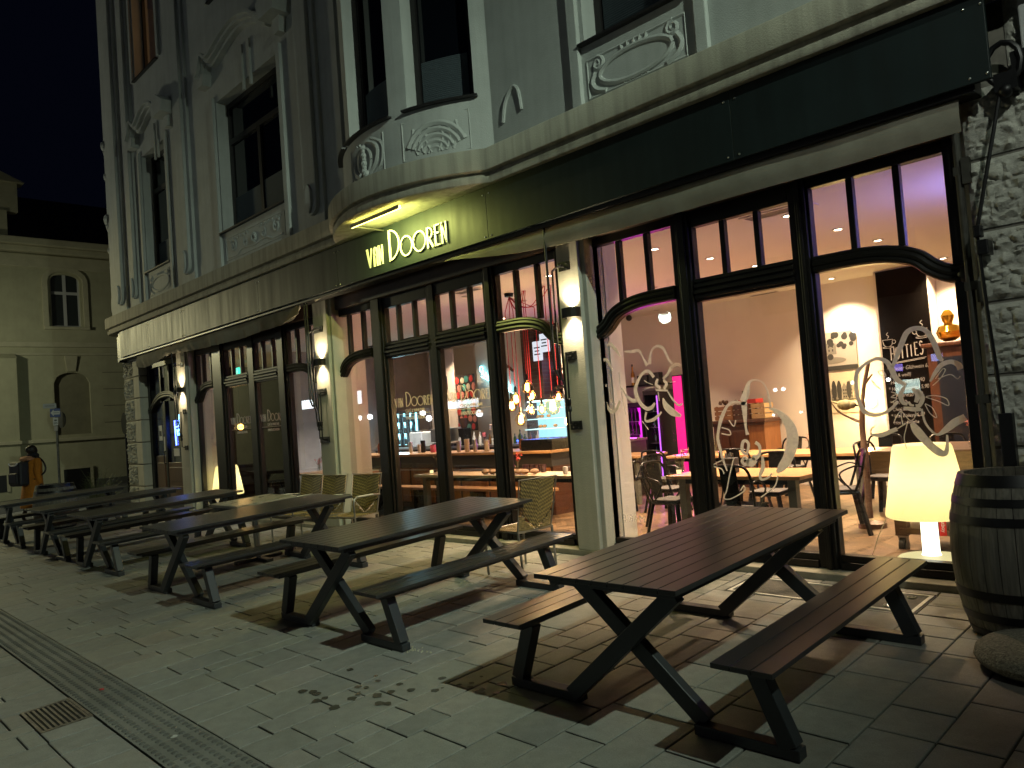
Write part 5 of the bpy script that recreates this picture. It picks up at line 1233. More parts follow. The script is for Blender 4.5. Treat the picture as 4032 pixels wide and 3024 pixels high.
# branch with perched bird
t = thing('branch', 'bare upright branch standing in front of the wall light', 'branch', (-3.31, 8.4, FZ)); o = t.location
mb = MB(); mb.tube(smoothpath([(-3.33, 8.4, FZ + .1), (-3.32, 8.4, 1.0), (-3.33, 8.42, 1.3), (-3.31, 8.4, 1.48), (-3.27, 8.4, 1.75), (-3.20, 8.38, 1.98), (-3.19, 8.38, 2.03)], 5), [.035] * 8 + [.03] * 10 + [.02] * 13, 8)
mb.tube(smoothpath([(-3.33, 8.4, 1.40), (-3.42, 8.41, 1.44), (-3.56, 8.42, 1.52), (-3.66, 8.42, 1.66)], 5), [.016] * 6 + [.011] * 6 + [.007] * 4, 6); mb.tube([(-3.26, 8.4, 1.8), (-3.16, 8.38, 1.9)], [.018, .008], 6)
mb.build('wood', mat('bark', (.12, .07, .04), .8, var=.3, vscale=20, bump=.5, bscale=40), t, smooth=True, off=o)
MB().lathe([(.14, 0), (.14, .05), (.06, .08)], n=20).build('stand', WOODD, t)
t = thing('bird_figure', 'small grey yellow bird figure perched on the twig of the branch', 'bird', (-3.49, 8.42, 1.53)); 
MB().ball((0, 0, .065), .07, 14, sx=1.25, sy=.8, sz=.85).ball((.075, 0, .06), .04, 12).add([(-.07, -.02, .09), (-.07, .02, .09), (-.2, .025, .14), (-.2, -.025, .14), (-.07, -.02, .07), (-.07, .02, .07), (-.2, .025, .135), (-.2, -.025, .135)], [(0, 1, 2, 3), (7, 6, 5, 4), (0, 4, 5, 1), (2, 6, 7, 3), (1, 5, 6, 2), (3, 7, 4, 0)]).build('body', mat('bird_plumage', (.17, .15, .07), .7, var=.5, vscale=25), t, smooth=True)
MB().lathe([(.014, 0), (.001, .04)], n=8).build('beak', BLKMET, t).matrix_local = Matrix.Translation((.11, 0, .055)) @ Matrix.Rotation(R(100), 4, 'Y')

# ------------------------------------------------------------------ trolley (thick block on castors) with plant and vases
t = thing('block_trolley', 'rolling trolley with a thick dark butcher block, behind the big glowing lamp', 'trolley', (-1.95, 7.45, FZ)); o = t.location
mb = MB(); mb.box(-2.72, 6.98, 1.0, -1.30, 7.95, 1.20); mb.build('block', WOODD, t, off=o, bevel=.012)
for x in (-2.55, -1.45):
    for y in (7.12, 7.8):
        mb = MB(); mb.box(x - .05, y - .05, FZ + .17, x + .05, y + .05, .998); mb.build('leg', WOODD, t, off=o, bevel=.006)
        mb = MB(); mb.tube([(x - .022, y, FZ + .075), (x + .022, y, FZ + .075)], .075, 20); w_ = mb.build('wheel', mat('rubber', (.02, .02, .02), .6), t, off=o, smooth=True)
        mb = MB(); mb.tube([(x - .024, y, FZ + .075), (x + .024, y, FZ + .075)], .04, 16); sub2 = mb.build('hub', STEEL, w_, off=o, smooth=True)
        mb = MB(); mb.box(x - .034, y - .03, FZ + .06, x - .028, y + .03, FZ + .168); mb.box(x + .028, y - .03, FZ + .06, x + .034, y + .03, FZ + .168); mb.box(x - .034, y - .04, FZ + .155, x + .034, y + .04, FZ + .169); mb.build('castor_fork', STEEL, t, off=o)
mb = MB(); mb.box(-2.56, 7.06, .47, -1.44, 7.86, .52); mb.build('shelf', WOODD, t, off=o, bevel=.006)
t = thing('sideboard', 'tall dark brown cabinet with moulded top, right of the chalkboard', 'cabinet', (-3.0, 11.6, FZ)); o = t.location
mb = MB(); mb.box(-3.52, 11.3, FZ, -2.2, 12.15, 2.24); mb.build('body', WOODR, t, off=o); mb = MB(); mb.box(-3.58, 11.24, 2.242, -2.15, 12.17, 2.30); mb.build('top', WOODR, t, off=o, bevel=.015)
mb = MB(); mb.box(-3.4, 11.285, .5, -2.4, 11.299, 2.1); mb.build('door_panel', mat('cabinet_glass_dark', (.012, .014, .022), .12), t, off=o)
o = MB().lathe([(.04, 0), (.13, .06), (.155, .14), (.12, .22), (.05, .25), (.07, .30), (.085, .36), (.05, .42), (.03, .44)], (-3.30, 11.55, 2.302), 24).build('gold_vase', mat('gold_glaze', (.75, .45, .06), .15, .9), smooth=True); tag(o, 'shiny golden vase on top of the dark cabinet', 'vase')

# ------------------------------------------------------------------ big plastic table lamps
def lampshade_mat():
    if 'lamp_plastic' in MATS: return MATS['lamp_plastic']
    m = bpy.data.materials.new('lamp_plastic'); m.use_nodes = True; nt = m.node_tree; b = nt.nodes['Principled BSDF']; out = nt.nodes['Material Output']
    b.inputs['Base Color'].default_value = (.88, .82, .60, 1); b.inputs['Roughness'].default_value = .4
    b.inputs['Emission Color'].default_value = (1., .84, .42, 1); b.inputs['Emission Strength'].default_value = .42
    tr = nt.nodes.new('ShaderNodeBsdfTranslucent'); tr.inputs[0].default_value = (.88, .80, .50, 1)
    mx = nt.nodes.new('ShaderNodeMixShader'); mx.inputs[0].default_value = .5
    nt.links.new(b.outputs[0], mx.inputs[1]); nt.links.new(tr.outputs[0], mx.inputs[2]); nt.links.new(mx.outputs[0], out.inputs[0])
    MATS['lamp_plastic'] = m; return m
def big_lamp(x, y, s, label, pw):
    t = thing('glow_lamp', label, 'lamp', (x, y, FZ + .002), group='oversized glowing table lamps'); 
    sh = MB().lathe([(.285 * s, .335 * s), (.300 * s, .345 * s), (.302 * s, .36 * s), (.212 * s, .88 * s), (.20 * s, .90 * s), (.18 * s, .903 * s), (.0, .90 * s)], n=48, cap0=True, cap1=False)
    em = lampshade_mat()
    sh.build('shade', em, t, smooth=True)
    MB().lathe([(.075 * s, .03 * s), (.062 * s, .06 * s), (.06 * s, .334 * s)], n=28, cap0=False, cap1=False).build('stem', emat('lamp_stem', (1., .97, .80), 3.2), t, smooth=True)
    MB().lathe([(.0, 0), (.23 * s, 0), (.245 * s, .012 * s), (.23 * s, .026 * s), (.07 * s, .04 * s)], n=48, cap0=False, cap1=False).build('base', emat('lamp_base', (1., .86, .42), .9), t, smooth=True)
    return t
struct(MB().box(-2.75, 6.27, FZ + .001, -1.55, 7.0, FZ + .072).build('window_podium', WOODD, bevel=.006))
bl = big_lamp(-2.17, 6.62, 1.02, 'oversized cream table lamp glowing on the floor behind the orchid window', 10)
big_lamp(-14.93, 6.52, 1.0, 'oversized white glowing table lamp behind the far shop window', 10)
mb = MB(); mb.box(.085, -.075, .19, .09, -.025, .315); mb.v = [(p[0], p[1], p[2]) for p in mb.v]
lt = mb.build('brand_tag', mat('red_label', (.55, .02, .02), .5), bl); 
tx = text_mesh('fatboy', .034, Matrix.Rotation(R(35), 4, 'Z') @ Matrix.Translation((.10, -.052, .305)) @ Matrix.Rotation(R(90), 4, 'X') @ Matrix.Rotation(R(-90), 4, 'Z'), None, 'x', depth=.001)
lt.rotation_euler = (0, 0, 0)
# label as a small flag beside the stem, readable from the street
bpy.data.objects.remove(lt)
bl.location.z += .075
lt = MB().box(.072, -.0035, .185, .122, -.0015, .325).build('label_tag', mat('red_label', (.55, .02, .02), .5), bl); lt.rotation_euler = (0, 0, R(30))
tx = text_mesh('fatboy', .042, Matrix.Translation((.088, -.0045, .318)) @ Matrix.Rotation(R(90), 4, 'X') @ Matrix.Rotation(R(-90), 4, 'Z'), mat('white_print', (.8, .8, .8), .5), 'lettering', lt, depth=.0005)
mb = MB(); mb.tube(smoothpath([(-.26, -.13, .36), (-.33, -.17, .2), (-.40, -.18, .03), (-.5, -.15, .008), (-.8, -.1, .008)], 6), .004, 6); mb.build('cable', mat('clear_cable', (.6, .55, .4), .4), bl, smooth=True)

# ------------------------------------------------------------------ tables and metal chairs
def dine_table(x0, x1, y0, y1, label, legs=True, mt=WOODT):
    t = thing('dining_table', label, 'table', ((x0 + x1) / 2, (y0 + y1) / 2, FZ), group='wooden tables inside the cafe'); a, b = (x1 - x0) / 2, (y1 - y0) / 2
    MB().box(-a, -b, .695, a, b, .73).build('tabletop', mt, t, bevel=.004)
    for s in (-1, 1):
        for q in (-1, 1): MB().box(s * (a - .13) - .04, q * (b - .13) - .04, 0, s * (a - .13) + .04, q * (b - .13) + .04, .694).build('leg', mat('grey_green_leg', (.10, .10, .085), .5), t, bevel=.004)
    MB().box(-a + .1, -b + .1, .64, a - .1, b - .1, .6945).build('apron', BLKMET, t)
    return t
TABLES = [(-4.66, -3.22, 6.65, 7.45, 'wooden table right behind the orchid window with flowers and cutlery box'), (-6.4, -3.62, 9.18, 10.05, 'long wooden table in the middle of the room behind the chalk orchid'),
          (-8.95, -5.75, 6.62, 7.12, 'long pale topped table right behind the bar window'), (-12.6, -10.8, 6.7, 7.3, 'wooden table behind the far shop window with red feather flowers'), (-8.6, -7.0, 9.3, 10.1, 'wooden table standing near the magenta lit fridges')]
for i, tb in enumerate(TABLES): dine_table(*tb, mt=WOODT if i != 2 else wood_mat('pale_tabletop', (.50, .36, .24), (.66, .52, .38), (1, 10, 10), .25))
def make_metal_chair():
    t = thing('metal_chair', '', 'chair')
    MB().lathe([(.0, .445), (.16, .447), (.18, .44), (.183, .42), (.17, .41)], n=4, cap0=False, cap1=False).build('seat', BLKMET, t, bevel=.02).rotation_euler = (0, 0, R(45))
    s = t.children[0]; s.data.transform(Matrix.Scale(1.32, 4, (1, 0, 0)) @ Matrix.Scale(1.32, 4, (0, 1, 0)))
    MB().box(-.17, -.17, .448, .17, .17, .466).build('cushion', mat('dark_cushion', (.05, .045, .045), .9), t, bevel=.015)
    for a, b in ((-1, -1), (1, -1), (-1, 1), (1, 1)):
        m = MB(); m.beam((a * .15, b * .15, .42), (a * .225, b * .225, 0), .045, .03, up=(a, b, 0)); m.build('leg', BLKMET, t, bevel=.004)
    m = MB(); m.tube(smoothpath([(-.18, .12, .44), (-.21, .19, .62), (-.20, .23, .78), (-.13, .255, .845), (.13, .255, .845), (.20, .23, .78), (.21, .19, .62), (.18, .12, .44)], 5), .013, 8); m.build('back_hoop', BLKMET, t, smooth=True)
    m = MB(); m.tube(smoothpath([(-.20, .10, .44), (-.225, -.02, .62), (-.23, .12, .70), (-.215, .20, .69)], 5), .009, 6); m.tube(smoothpath([(.20, .10, .44), (.225, -.02, .62), (.23, .12, .70), (.215, .20, .69)], 5), .009, 6); m.build('arm_rail', BLKMET, t, smooth=True)
    m = MB(); m.prism([(-.075, .45), (.075, .45), (.088, .84), (-.088, .84)], .0, .006, lambda x, y, z: (x, .175 + (z - .45) * .2 + y, z)); m.build('back_splat', BLKMET, t)
    return t
mc = None
CH_ = [(-4.78, 6.92, 90, 'black metal chair nearest the white pier, seen from behind its back'), (-5.45, 7.85, 83, 'black metal chair beside the magenta light, turned from the window table'), (-3.80, 6.66, 180, 'black metal chair with its back against the orchid window glass'),
       (-4.1, 7.75, 5, 'black metal chair on the far side of the window table'), (-3.45, 8.0, -60, 'black metal chair at the right end of the window table'), (-3.45, 9.25, 80, 'black metal chair at the near right end of the middle table'), (-3.9, 10.45, 10, 'black metal chair against the wall below the sepia print'),
       (-5.2, 10.45, -5, 'black metal chair behind the middle table near the cabinet with crates'), (-5.0, 8.85, 180, 'black metal chair in front of the middle table'), (-6.2, 8.85, 175, 'black metal chair in front of the middle table, left end'), (-6.9, 8.9, 190, 'black metal chair by the table near the fridges'), (-15.9, 7.9, 120, 'black metal chair in the dim far room beside the white lamp'), (-2.95, 10.2, 40, 'black metal chair in front of the dark cabinet')]
for x, y, a, lab in CH_:
    if mc is None: mc = make_metal_chair(); mc.location = (x, y, FZ); mc.rotation_euler = (0, 0, R(a)); mc['label'] = lab; mc['group'] = 'black metal chairs inside the cafe'
    else: dup(mc, (x, y, FZ), (0, 0, R(a)), lab)
# flowers, candles, cutlery boxes
def posy(x, y, z, label, col, seed=0, h=.2):
    t = thing('flower_vase', label, 'flower vase', (x, y, z), group='small dried flower vases on the tables'); rs = random.Random(seed)
    MB().lathe([(.0, .002), (.035, 0), (.045, .03), (.03, .085), (.036, .11), (.033, .11), (.027, .085), (.04, .03), (.0, .008)], n=18, cap0=False, cap1=False).build('vase', GLASSD, t, smooth=True)
    st = MB(); fl = MB()
    for k in range(9):
        a = rs.uniform(0, 6.28); r = rs.uniform(.02, .10); zz = h * rs.uniform(.75, 1.25); tip = (r * math.cos(a), r * math.sin(a), zz); st.tube([(0, 0, .02), (tip[0] * .4, tip[1] * .4, zz * .6), tip], .0025, 5)
        for q in range(7):
            d = Vector((rs.gauss(0, 1), rs.gauss(0, 1), rs.gauss(0, 1))).normalized() * rs.uniform(.012, .034); p = Vector(tip); s = d.cross(Vector((.3, .2, 1))).normalized() * .010
            fl.add([p, p + d * .6 + s, p + d * 1.3, p + d * .6 - s], [(0, 1, 2, 3)])
    st.build('stems', mat('dry_stem', (.12, .10, .05), .8), t); fl.build('blossoms', mat('blossom_%d_%d' % (int(col[0] * 100), int(col[1] * 100)), col, .8, var=.3, vscale=30), t)
    return t
TZ = FZ + .732
for x, y, z, lab, c, sd in [(-4.66, 6.95, TZ, 'pink dried flowers in a glass on the orchid window table', (.55, .22, .16), 1), (-4.5, 7.2, TZ, 'green posy in a glass at the left end of the orchid window table', (.09, .13, .05), 2), (-4.45, 9.6, TZ, 'pale pink flowers in a blue glass on the middle table', (.42, .22, .18), 3), (-7.05, 6.85, TZ, 'red feather flowers in a glass on the pale bar window table', (.55, .03, .03), 4), (-8.62, 6.85, TZ, 'beige dried flowers beside a candle on the pale bar window table', (.35, .25, .14), 5),
                             (-11.2, 7.0, TZ, 'orange red feather flowers on the far window table, right end', (.40, .09, .05), 6), (-12.2, 7.0, TZ, 'dark red feather flowers on the far window table, left end', (.30, .05, .04), 7), (-1.95, 7.2, 1.202, 'salmon pink flowers on the dark block trolley', (.6, .22, .16), 8), (-5.9, 9.7, TZ, 'dark green flowers at the left end of the middle table', (.08, .10, .05), 9)]: posy(x, y, z, lab, c, sd)
def candle(x, y, lab):
    t = thing('candle_glass', lab, 'candle', (x, y, TZ), group='glowing tea light glasses'); MB().lathe([(.03, 0), (.035, .07), (.032, .07), (.028, .006), (.0, .006)], n=16, cap0=True, cap1=False).build('glass', GLASSD, t, smooth=True)
    MB().lathe([(.024, .008), (.026, .045), (.0, .046)], n=14, cap1=False).build('wax', emat('candle_glow', (1., .72, .32), 2.5), t, smooth=True)
candle(-4.58, 6.78, 'glowing tea light on the orchid window table'); candle(-8.75, 6.80, 'glowing tea light on the pale bar window table'); candle(-11.0, 6.95, 'tea light beside the orange flowers on the far window table')
t = thing('cutlery_box', 'black box with cutlery standing on the orchid window table', 'box', (-4.08, 6.95, TZ)); MB().box(-.07, -.055, 0, .07, .055, .15).build('box', mat('black_box', (.02, .018, .018), .7), t, bevel=.01)
m = MB(); rs = random.Random(3)
for k in range(10): x, y = rs.uniform(-.055, .055), rs.uniform(-.04, .04); m.tube([(x, y, .12), (x * 1.1, y * 1.1, .15 + rs.uniform(.02, .06))], .005, 6)
m.build('cutlery', STEEL, t, smooth=True)
t = thing('gift_jar', 'small patterned jar beside the flowers on the orchid window table', 'jar', (-4.38, 6.9, TZ)); MB().lathe([(.035, 0), (.04, .05), (.035, .10)], n=16).build('jar', mat('patterned_jar', (.5, .42, .45), .3, var=.6, vscale=60), t, smooth=True); MB().lathe([(.03, .101), (.03, .12)], n=16).build('lid', STEEL, t)
# ------------------------------------------------------------------ back of the room: cabinet with crates, lit wine fridges
t = thing('antique_cabinet', 'dark antique cabinet with moulded top carrying the crates, by the back wall', 'cabinet', (-6.75, 11.85, FZ)); o = t.location
mb = MB(); mb.box(-7.08, 11.62, FZ, -6.45, 12.18, 1.34); mb.build('body', WOODR, t, off=o)
mb = MB(); mb.box(-6.448, 11.64, FZ, -6.16, 12.18, 1.34); mb.build('side', WOODO, t, off=o)
mb = MB(); mb.box(-7.14, 11.56, 1.341, -6.10, 12.19, 1.40); mb.box(-7.11, 11.59, 1.30, -6.13, 11.62, 1.34); mb.build('top', WOODR, t, off=o, bevel=.012)
for xa, xb in ((-7.03, -6.79), (-6.74, -6.50)):
    mb = MB(); mb.box(xa, 11.60, .5, xb, 11.619, 1.22); mb.build('door', WOODR, t, off=o, bevel=.01)
def crate(x0, x1, y0, y1, z0, z1, label, m_, fill=None):
    t = thing('wooden_crate', label, 'crate', ((x0 + x1) / 2, (y0 + y1) / 2, z0), group='crates on the antique cabinet'); o = t.location
    n = 3; h = (z1 - z0)
    mb = MB()
    for k in range(n):
        a = z0 + h * (k + .08) / n; b = z0 + h * (k + .86) / n
        mb.box(x0, y0, a, x1, y0 + .014, b); mb.box(x0, y1 - .014, a, x1, y1, b); mb.box(x0, y0 + .015, a, x0 + .014, y1 - .015, b); mb.box(x1 - .014, y0 + .015, a, x1, y1 - .015, b)
    mb.build('slats', m_, t, off=o)
    mb = MB()
    for x in (x0 + .016, x1 - .046):
        for y in (y0 + .016, y1 - .046): mb.box(x, y, z0, x + .03, y + .03, z1)
    mb.box(x0 + .016, y0 + .016, z0, x1 - .016, y1 - .016, z0 + .012); mb.build('corner_post', m_, t, off=o)
WC2 = wood_mat('brown_crate_wood', (.17, .075, .03), (.28, .13, .06), (3, 14, 14), .7)
crate(-7.06, -6.72, 11.66, 12.0, 1.401, 1.64, 'brown wooden crate, left one on the antique cabinet', WC2); crate(-6.70, -6.42, 11.66, 12.0, 1.401, 1.66, 'darker wooden crate, middle one on the antique cabinet', WOODR); crate(-6.40, -6.16, 11.7, 12.0, 1.401, 1.66, 'pale yellow wooden crate, right one on the antique cabinet', WOODC)
o = MB().box(-6.62, 11.7, 1.661, -6.3, 11.95, 1.73).build('red_box', mat('red_carton', (.45, .03, .03), .5), bevel=.005); tag(o, 'flat red and white box lying on top of the middle crate', 'box')
mb = MB(); rs = random.Random(6)
for k in range(16): p = (-6.9 + rs.gauss(0, .09), 11.82 + rs.gauss(0, .05), 1.665 + rs.uniform(0, .06)); mb.ball(p, .024, 8)
o = mb.build('pine_cones', mat('cone_brown', (.10, .05, .03), .8)); tag(o, 'heap of brown cones in the left crate', 'decoration')
o = MB().box(-6.80, 12.17, 1.78, -6.70, 12.199, 1.88).build('socket_plate', BLKMET, bevel=.004); MB().lathe([(.0, 0), (.032, .003), (.034, 0)], n=16).build('dial', PAPER, o).matrix_local = Matrix.Translation((-6.75, 12.168, 1.83)) @ Matrix.Rotation(R(90), 4, 'X'); tag(o, 'small black thermostat with white dial on the back wall above the crates', 'thermostat')
MAG = emat('magenta_led', (1., .03, .90), 1.6); VIO = emat('violet_led', (.62, .12, 1.), 1.9); PNK = emat('pink_led', (1., .005, .22), 1.5)
def wine_fridge(x0, x1, h, led, label, side):
    t = thing('wine_fridge', label, 'fridge', ((x0 + x1) / 2, 11.85, FZ), group='lit wine fridges at the back'); o = t.location
    mb = MB(); mb.box(x0, 11.62, FZ, x1, 11.66, h); mb.box(x0, 11.66, FZ, x0 + .03, 12.18, h); mb.box(x1 - .03, 11.66, FZ, x1, 12.18, h); mb.box(x0 + .03, 11.66, h - .04, x1 - .03, 12.18, h); mb.box(x0 + .031, 12.15, FZ, x1 - .031, 12.18, h - .041)
    mb = MB(); mb.box(x0, 11.62, FZ, x0 + .03, 12.18, h); mb.box(x1 - .03, 11.62, FZ, x1, 12.18, h); mb.box(x0 + .031, 11.62, h - .08, x1 - .031, 12.18, h); mb.box(x0 + .031, 12.15, FZ, x1 - .031, 12.18, h - .081); mb.box(x0 + .031, 11.62, FZ, x1 - .031, 12.149, FZ + .12)
    mb.build('cabinet', mat('fridge_black', (.014, .01, .014), .3), t, off=o)
    for k, x in enumerate((x0 + .045, x1 - .065) if side == 2 else (x1 - .065,)):
        m = MB(); m.box(x - .01, 11.64, FZ + .14, x + .042, 11.655, h - .1); m.build('led_strip', led, t, off=o)
    if side == 2: m = MB(); m.box(x0 + .035, 12.10, FZ + .14, x1 - .035, 12.11, h - .1); m.build('back_light', emat('magenta_back', (1., .02, .85), 1.5), t, off=o)
    m = MB(); rs = random.Random(int(-x0 * 100))
    for j in range(5):
        z = FZ + .2 + j * (h - FZ - .3) / 5
        for k in range(int((x1 - x0 - .1) / .085)): q = x0 + .09 + k * .085; m.lathe([(.032, 0), (.032, .15), (.012, .2), (.012, .24)], (q, 11.8, z), 8)
    m.build('bottles', mat('bottle_dark_glass', (.015, .02, .012), .1), t, off=o, smooth=True)
    m = MB()
    for j in range(5): z = FZ + .19 + j * (h - FZ - .3) / 5; m.box(x0 + .032, 11.7, z, x1 - .032, 12.1, z + .008)
    m.build('shelf', STEEL, t, off=o)
wine_fridge(-9.05, -8.55, 1.82, MAG, 'wine fridge with magenta light strips, left one behind the white pier', 2); wine_fridge(-8.50, -8.15, 2.02, VIO, 'tall dark wine fridge with one violet light strip', 1)
t = thing('led_column', 'vertical pink red light strip standing between fridges and bare wall', 'light strip', (-7.86, 11.82, .34)); MB().box(-.09, -.02, 0, .09, 0, 1.90).build('strip', PNK, t); MB().box(-.11, .001, 0, .11, .02, 1.92).build('rail', BLKMET, t)
for x, z, c, p in ((-8.8, 1.2, (1., .03, .8), 26), (-8.2, 1.3, (.8, .06, .9), 9), (-7.75, 1.2, (1., .03, .45), 13)): lamp('led_glow', 'AREA', (x, 11.55, z), p, c, .25, rot=(R(-90), 0, 0))
t = thing('shelf_board', 'black wall shelf with bottle and boxes above the magenta fridges', 'shelf', (-8.6, 11.95, 2.12)); MB().box(-.7, -.2, 0, .45, .24, .03).build('board', BLKMET, t)
for k, (x, s, lab) in enumerate(((-8.35, .20, 'black slate box on the shelf above the violet fridge'), (-8.62, .17, 'black lettered box on the shelf above the magenta fridge'))): 
    o = MB().box(x - .13, 11.82, 2.151, x + .10, 11.95, 2.151 + s).build('slate_box', mat('slate', (.012, .012, .014), .6), bevel=.004); tag(o, lab, 'box')
t = thing('liqueur_bottle', 'yellow liqueur bottle with white label on the shelf above the fridges', 'bottle', (-8.86, 11.85, 2.151)); MB().lathe([(.036, 0), (.038, .02), (.038, .2), (.016, .28), (.014, .36)], n=16).build('bottle', mat('amber_liquor', (.35, .17, .02), .1), t, smooth=True); MB().lathe([(.0385, .05), (.0385, .15)], n=16, cap0=False, cap1=False).build('label', PAPER, t); MB().lathe([(.016, .36), (.016, .40)], n=12).build('cap', BLKMET, t)

# ------------------------------------------------------------------ bar behind the middle window
t = thing('bar_counter', 'long bar counter with oak top, dark front band and orange wood cupboards', 'bar', (-10.6, 8.3, FZ)); o = t.location
mb = MB(); mb.box(-13.9, 8.02, 1.17, -7.55, 8.75, 1.21); mb.build('top', WOODT, t, off=o, bevel=.006)
mb = MB(); mb.box(-13.85, 8.08, .98, -7.6, 8.7, 1.169); mb.build('front_band', mat('bar_band', (.035, .033, .034), .5), t, off=o)
mb = MB(); mb.box(-13.85, 8.10, FZ, -7.6, 8.68, .979); mb.build('carcass', WOODR, t, off=o)
for k in range(9):
    x = -13.7 + k * .68; mb = MB(); mb.box(x, 8.08, FZ + .1, x + .62, 8.099, .96); mb.build('cupboard_door', WOODO, t, off=o, bevel=.006)
mb = MB(); mb.box(-13.6, 8.06, .93, -8, 8.075, .945); mb.build('rail', STEEL, t, off=o)
t = thing('bench', 'low wooden bench in front of the orange bar cupboards', 'bench', (-9.4, 7.6, FZ)); MB().box(-2.2, -.16, .40, 2.2, .16, .44).build('seat', WOODT, t, bevel=.005)
for x in (-2, -.7, .7, 2): MB().box(x - .03, -.13, 0, x + .03, .13, .399).build('leg', BLKMET, t)
t = thing('back_counter', 'dark back counter of the bar along the rear wall', 'counter', (-12, 10.3, FZ)); MB().box(-2.9, -.3, 0, 4.2, .35, .90).build('body', mat('counter_dark', (.03, .027, .026), .5), t); MB().box(-2.92, -.33, .901, 4.22, .37, .94).build('top', STEEL, t)
BZ = FZ + .942
# drinks fridge (cyan), ice machine, coffee machine, grinder
t = thing('bottle_fridge', 'glass door bottle fridge glowing pale cyan behind the bar', 'fridge', (-14.12, 10.35, BZ - .0)); CY = emat('cyan_led', (.35, .85, 1.), 5)
MB().box(-.42, .05, 0, .42, .35, .82).build('cabinet', mat('fridge_black', (.014, .01, .014), .3), t)
for x in (-.36, -.12, .12, .32): MB().box(x, .02, .05, x + .03, .048, .76).build('led_strip', CY, t)
m = MB(); rs = random.Random(9)
for j in range(3):
    for k in range(8): m.lathe([(.026, 0), (.026, .10), (.011, .14), (.011, .18)], (-.33 + k * .09, .0, .06 + j * .25), 8)
m.build('bottles', mat('bottle_blue_glass', (.05, .12, .16), .1), t, smooth=True)
lamp('fridge_glow', 'AREA', (-14.1, 10.2, 1.65), 12, (.45, .85, 1.), .5, rot=(R(-90), 0, 0))
t = thing('ice_machine', 'pale box shaped machine with grey top beside the cyan fridge', 'machine', (-13.35, 10.2, BZ)); MB().box(-.22, -.2, 0, .22, .2, .33).build('body', mat('pale_plastic', (.5, .58, .66), .4), t, bevel=.02); MB().box(-.2, -.18, .331, .2, .18, .36).build('lid', STEEL, t)
t = thing('coffee_machine', 'chrome espresso machine with small lit display behind the bar', 'coffee machine', (-12.5, 10.2, BZ)); MB().box(-.3, -.22, .1, .3, .22, .38).build('body', STEEL, t, bevel=.02); MB().box(-.28, -.25, .0, .28, .2, .05).build('drip_tray', BLKMET, t); MB().box(.05, -.226, .28, .14, -.222, .34).build('display', emat('display_blue', (.4, .6, 1.), 4), t)
m = MB(); m.lathe([(.035, .04), (.035, .10)], (-.12, -.15, 0), 12); m.lathe([(.035, .04), (.035, .10)], (.12, -.15, 0), 12); m.tube([(-.12, -.17, .08), (-.12, -.32, .06)], .013, 8); m.tube([(.12, -.17, .08), (.12, -.32, .06)], .013, 8); m.build('portafilter', BLKMET, t, smooth=True)
t = thing('coffee_grinder', 'dark coffee grinder with bean hopper next to the espresso machine', 'grinder', (-11.95, 10.2, BZ)); MB().box(-.09, -.1, 0, .09, .1, .35).build('body', BLKMET, t, bevel=.015); MB().lathe([(.06, .351), (.10, .50), (.10, .55), (.0, .56)], n=18, cap1=False).build('hopper', mat('bean_hopper', (.05, .025, .02), .2), t, smooth=True)
# wall pieces: round shapes panel, two neon signs, brick column, white wall piece, menu boards, shelves
struct(MB().box(-12.18, 10.85, FZ, -10.62, 11.05, CZ).build('bar_wall', WHITEW))
t = thing('art_panel', 'colourful panel of red and turquoise ovals on the wall behind the bar', 'picture', (-12.47, 10.75, 1.5)); MB().box(-.29, 0, 0, .29, .03, 1.2).build('board', mat('panel_black', (.02, .015, .015), .5), t)
rs = random.Random(14); cols = [(.50, .05, .05), (.10, .42, .36), (.55, .50, .40), (.55, .22, .18), (.06, .25, .24), (.30, .50, .42)]
grid = [(i, j) for i in range(4) for j in range(7)]
for ci, c in enumerate(cols):
    m = MB()
    for n_, (i, j) in enumerate(grid):
        if (i * 2 + j * 3 + (i * j) % 3) % 6 == ci: m.ball((-.22 + i * .147 + rs.uniform(-.02, .02) + (.05 if j % 2 else 0) - .02, -.001, .09 + j * .168 + rs.uniform(-.02, .02)), .066, 16, sx=rs.uniform(.8, 1.05), sy=.02, sz=rs.uniform(1., 1.3))
    m.build('ovals', mat('oval_%d' % ci, c, .3), t, smooth=True)
t = thing('neon_sign', 'small red and blue neon sign on the wall left of the oval panel', 'neon sign', (-13.55, 11.0, 2.45)); MB().box(-.16, .01, 0, .16, .03, .30).build('backing', BLKMET, t)
for z, m_ in ((.20, emat('neon_blue2', (.12, .12, 1.), 7)), (.07, emat('neon_red', (1., .03, .03), 8))):
    m = MB(); m.tube([(-.14, 0, z - .055), (.14, 0, z - .055), (.14, 0, z + .055), (-.14, 0, z + .055)], .009, 6, closed=True); m.tube(smoothpath([(-.1, 0, z - .02), (-.06, 0, z + .03), (-.02, 0, z - .02), (.03, 0, z + .03), (.07, 0, z - .02), (.11, 0, z + .02)], 4), .008, 6); m.build('tube', m_, t)
MB().box(-.5, .04, -1.2, .4, .06, .9).build('backboard', mat('panel_white', (.6, .55, .55), .7), t)
t = thing('neon_sign', 'pale cyan neon script sign slanting across the white wall behind the bar', 'neon sign', (-11.55, 10.80, 2.35)); NCY = emat('neon_cyan', (.30, .85, 1.), 9)
m = MB(); q = []
for k in range(9): q += [(-.42 + k * .1, 0, .30 - k * .045), (-.39 + k * .1, 0, .39 - k * .045), (-.36 + k * .1, 0, .30 - k * .045)]
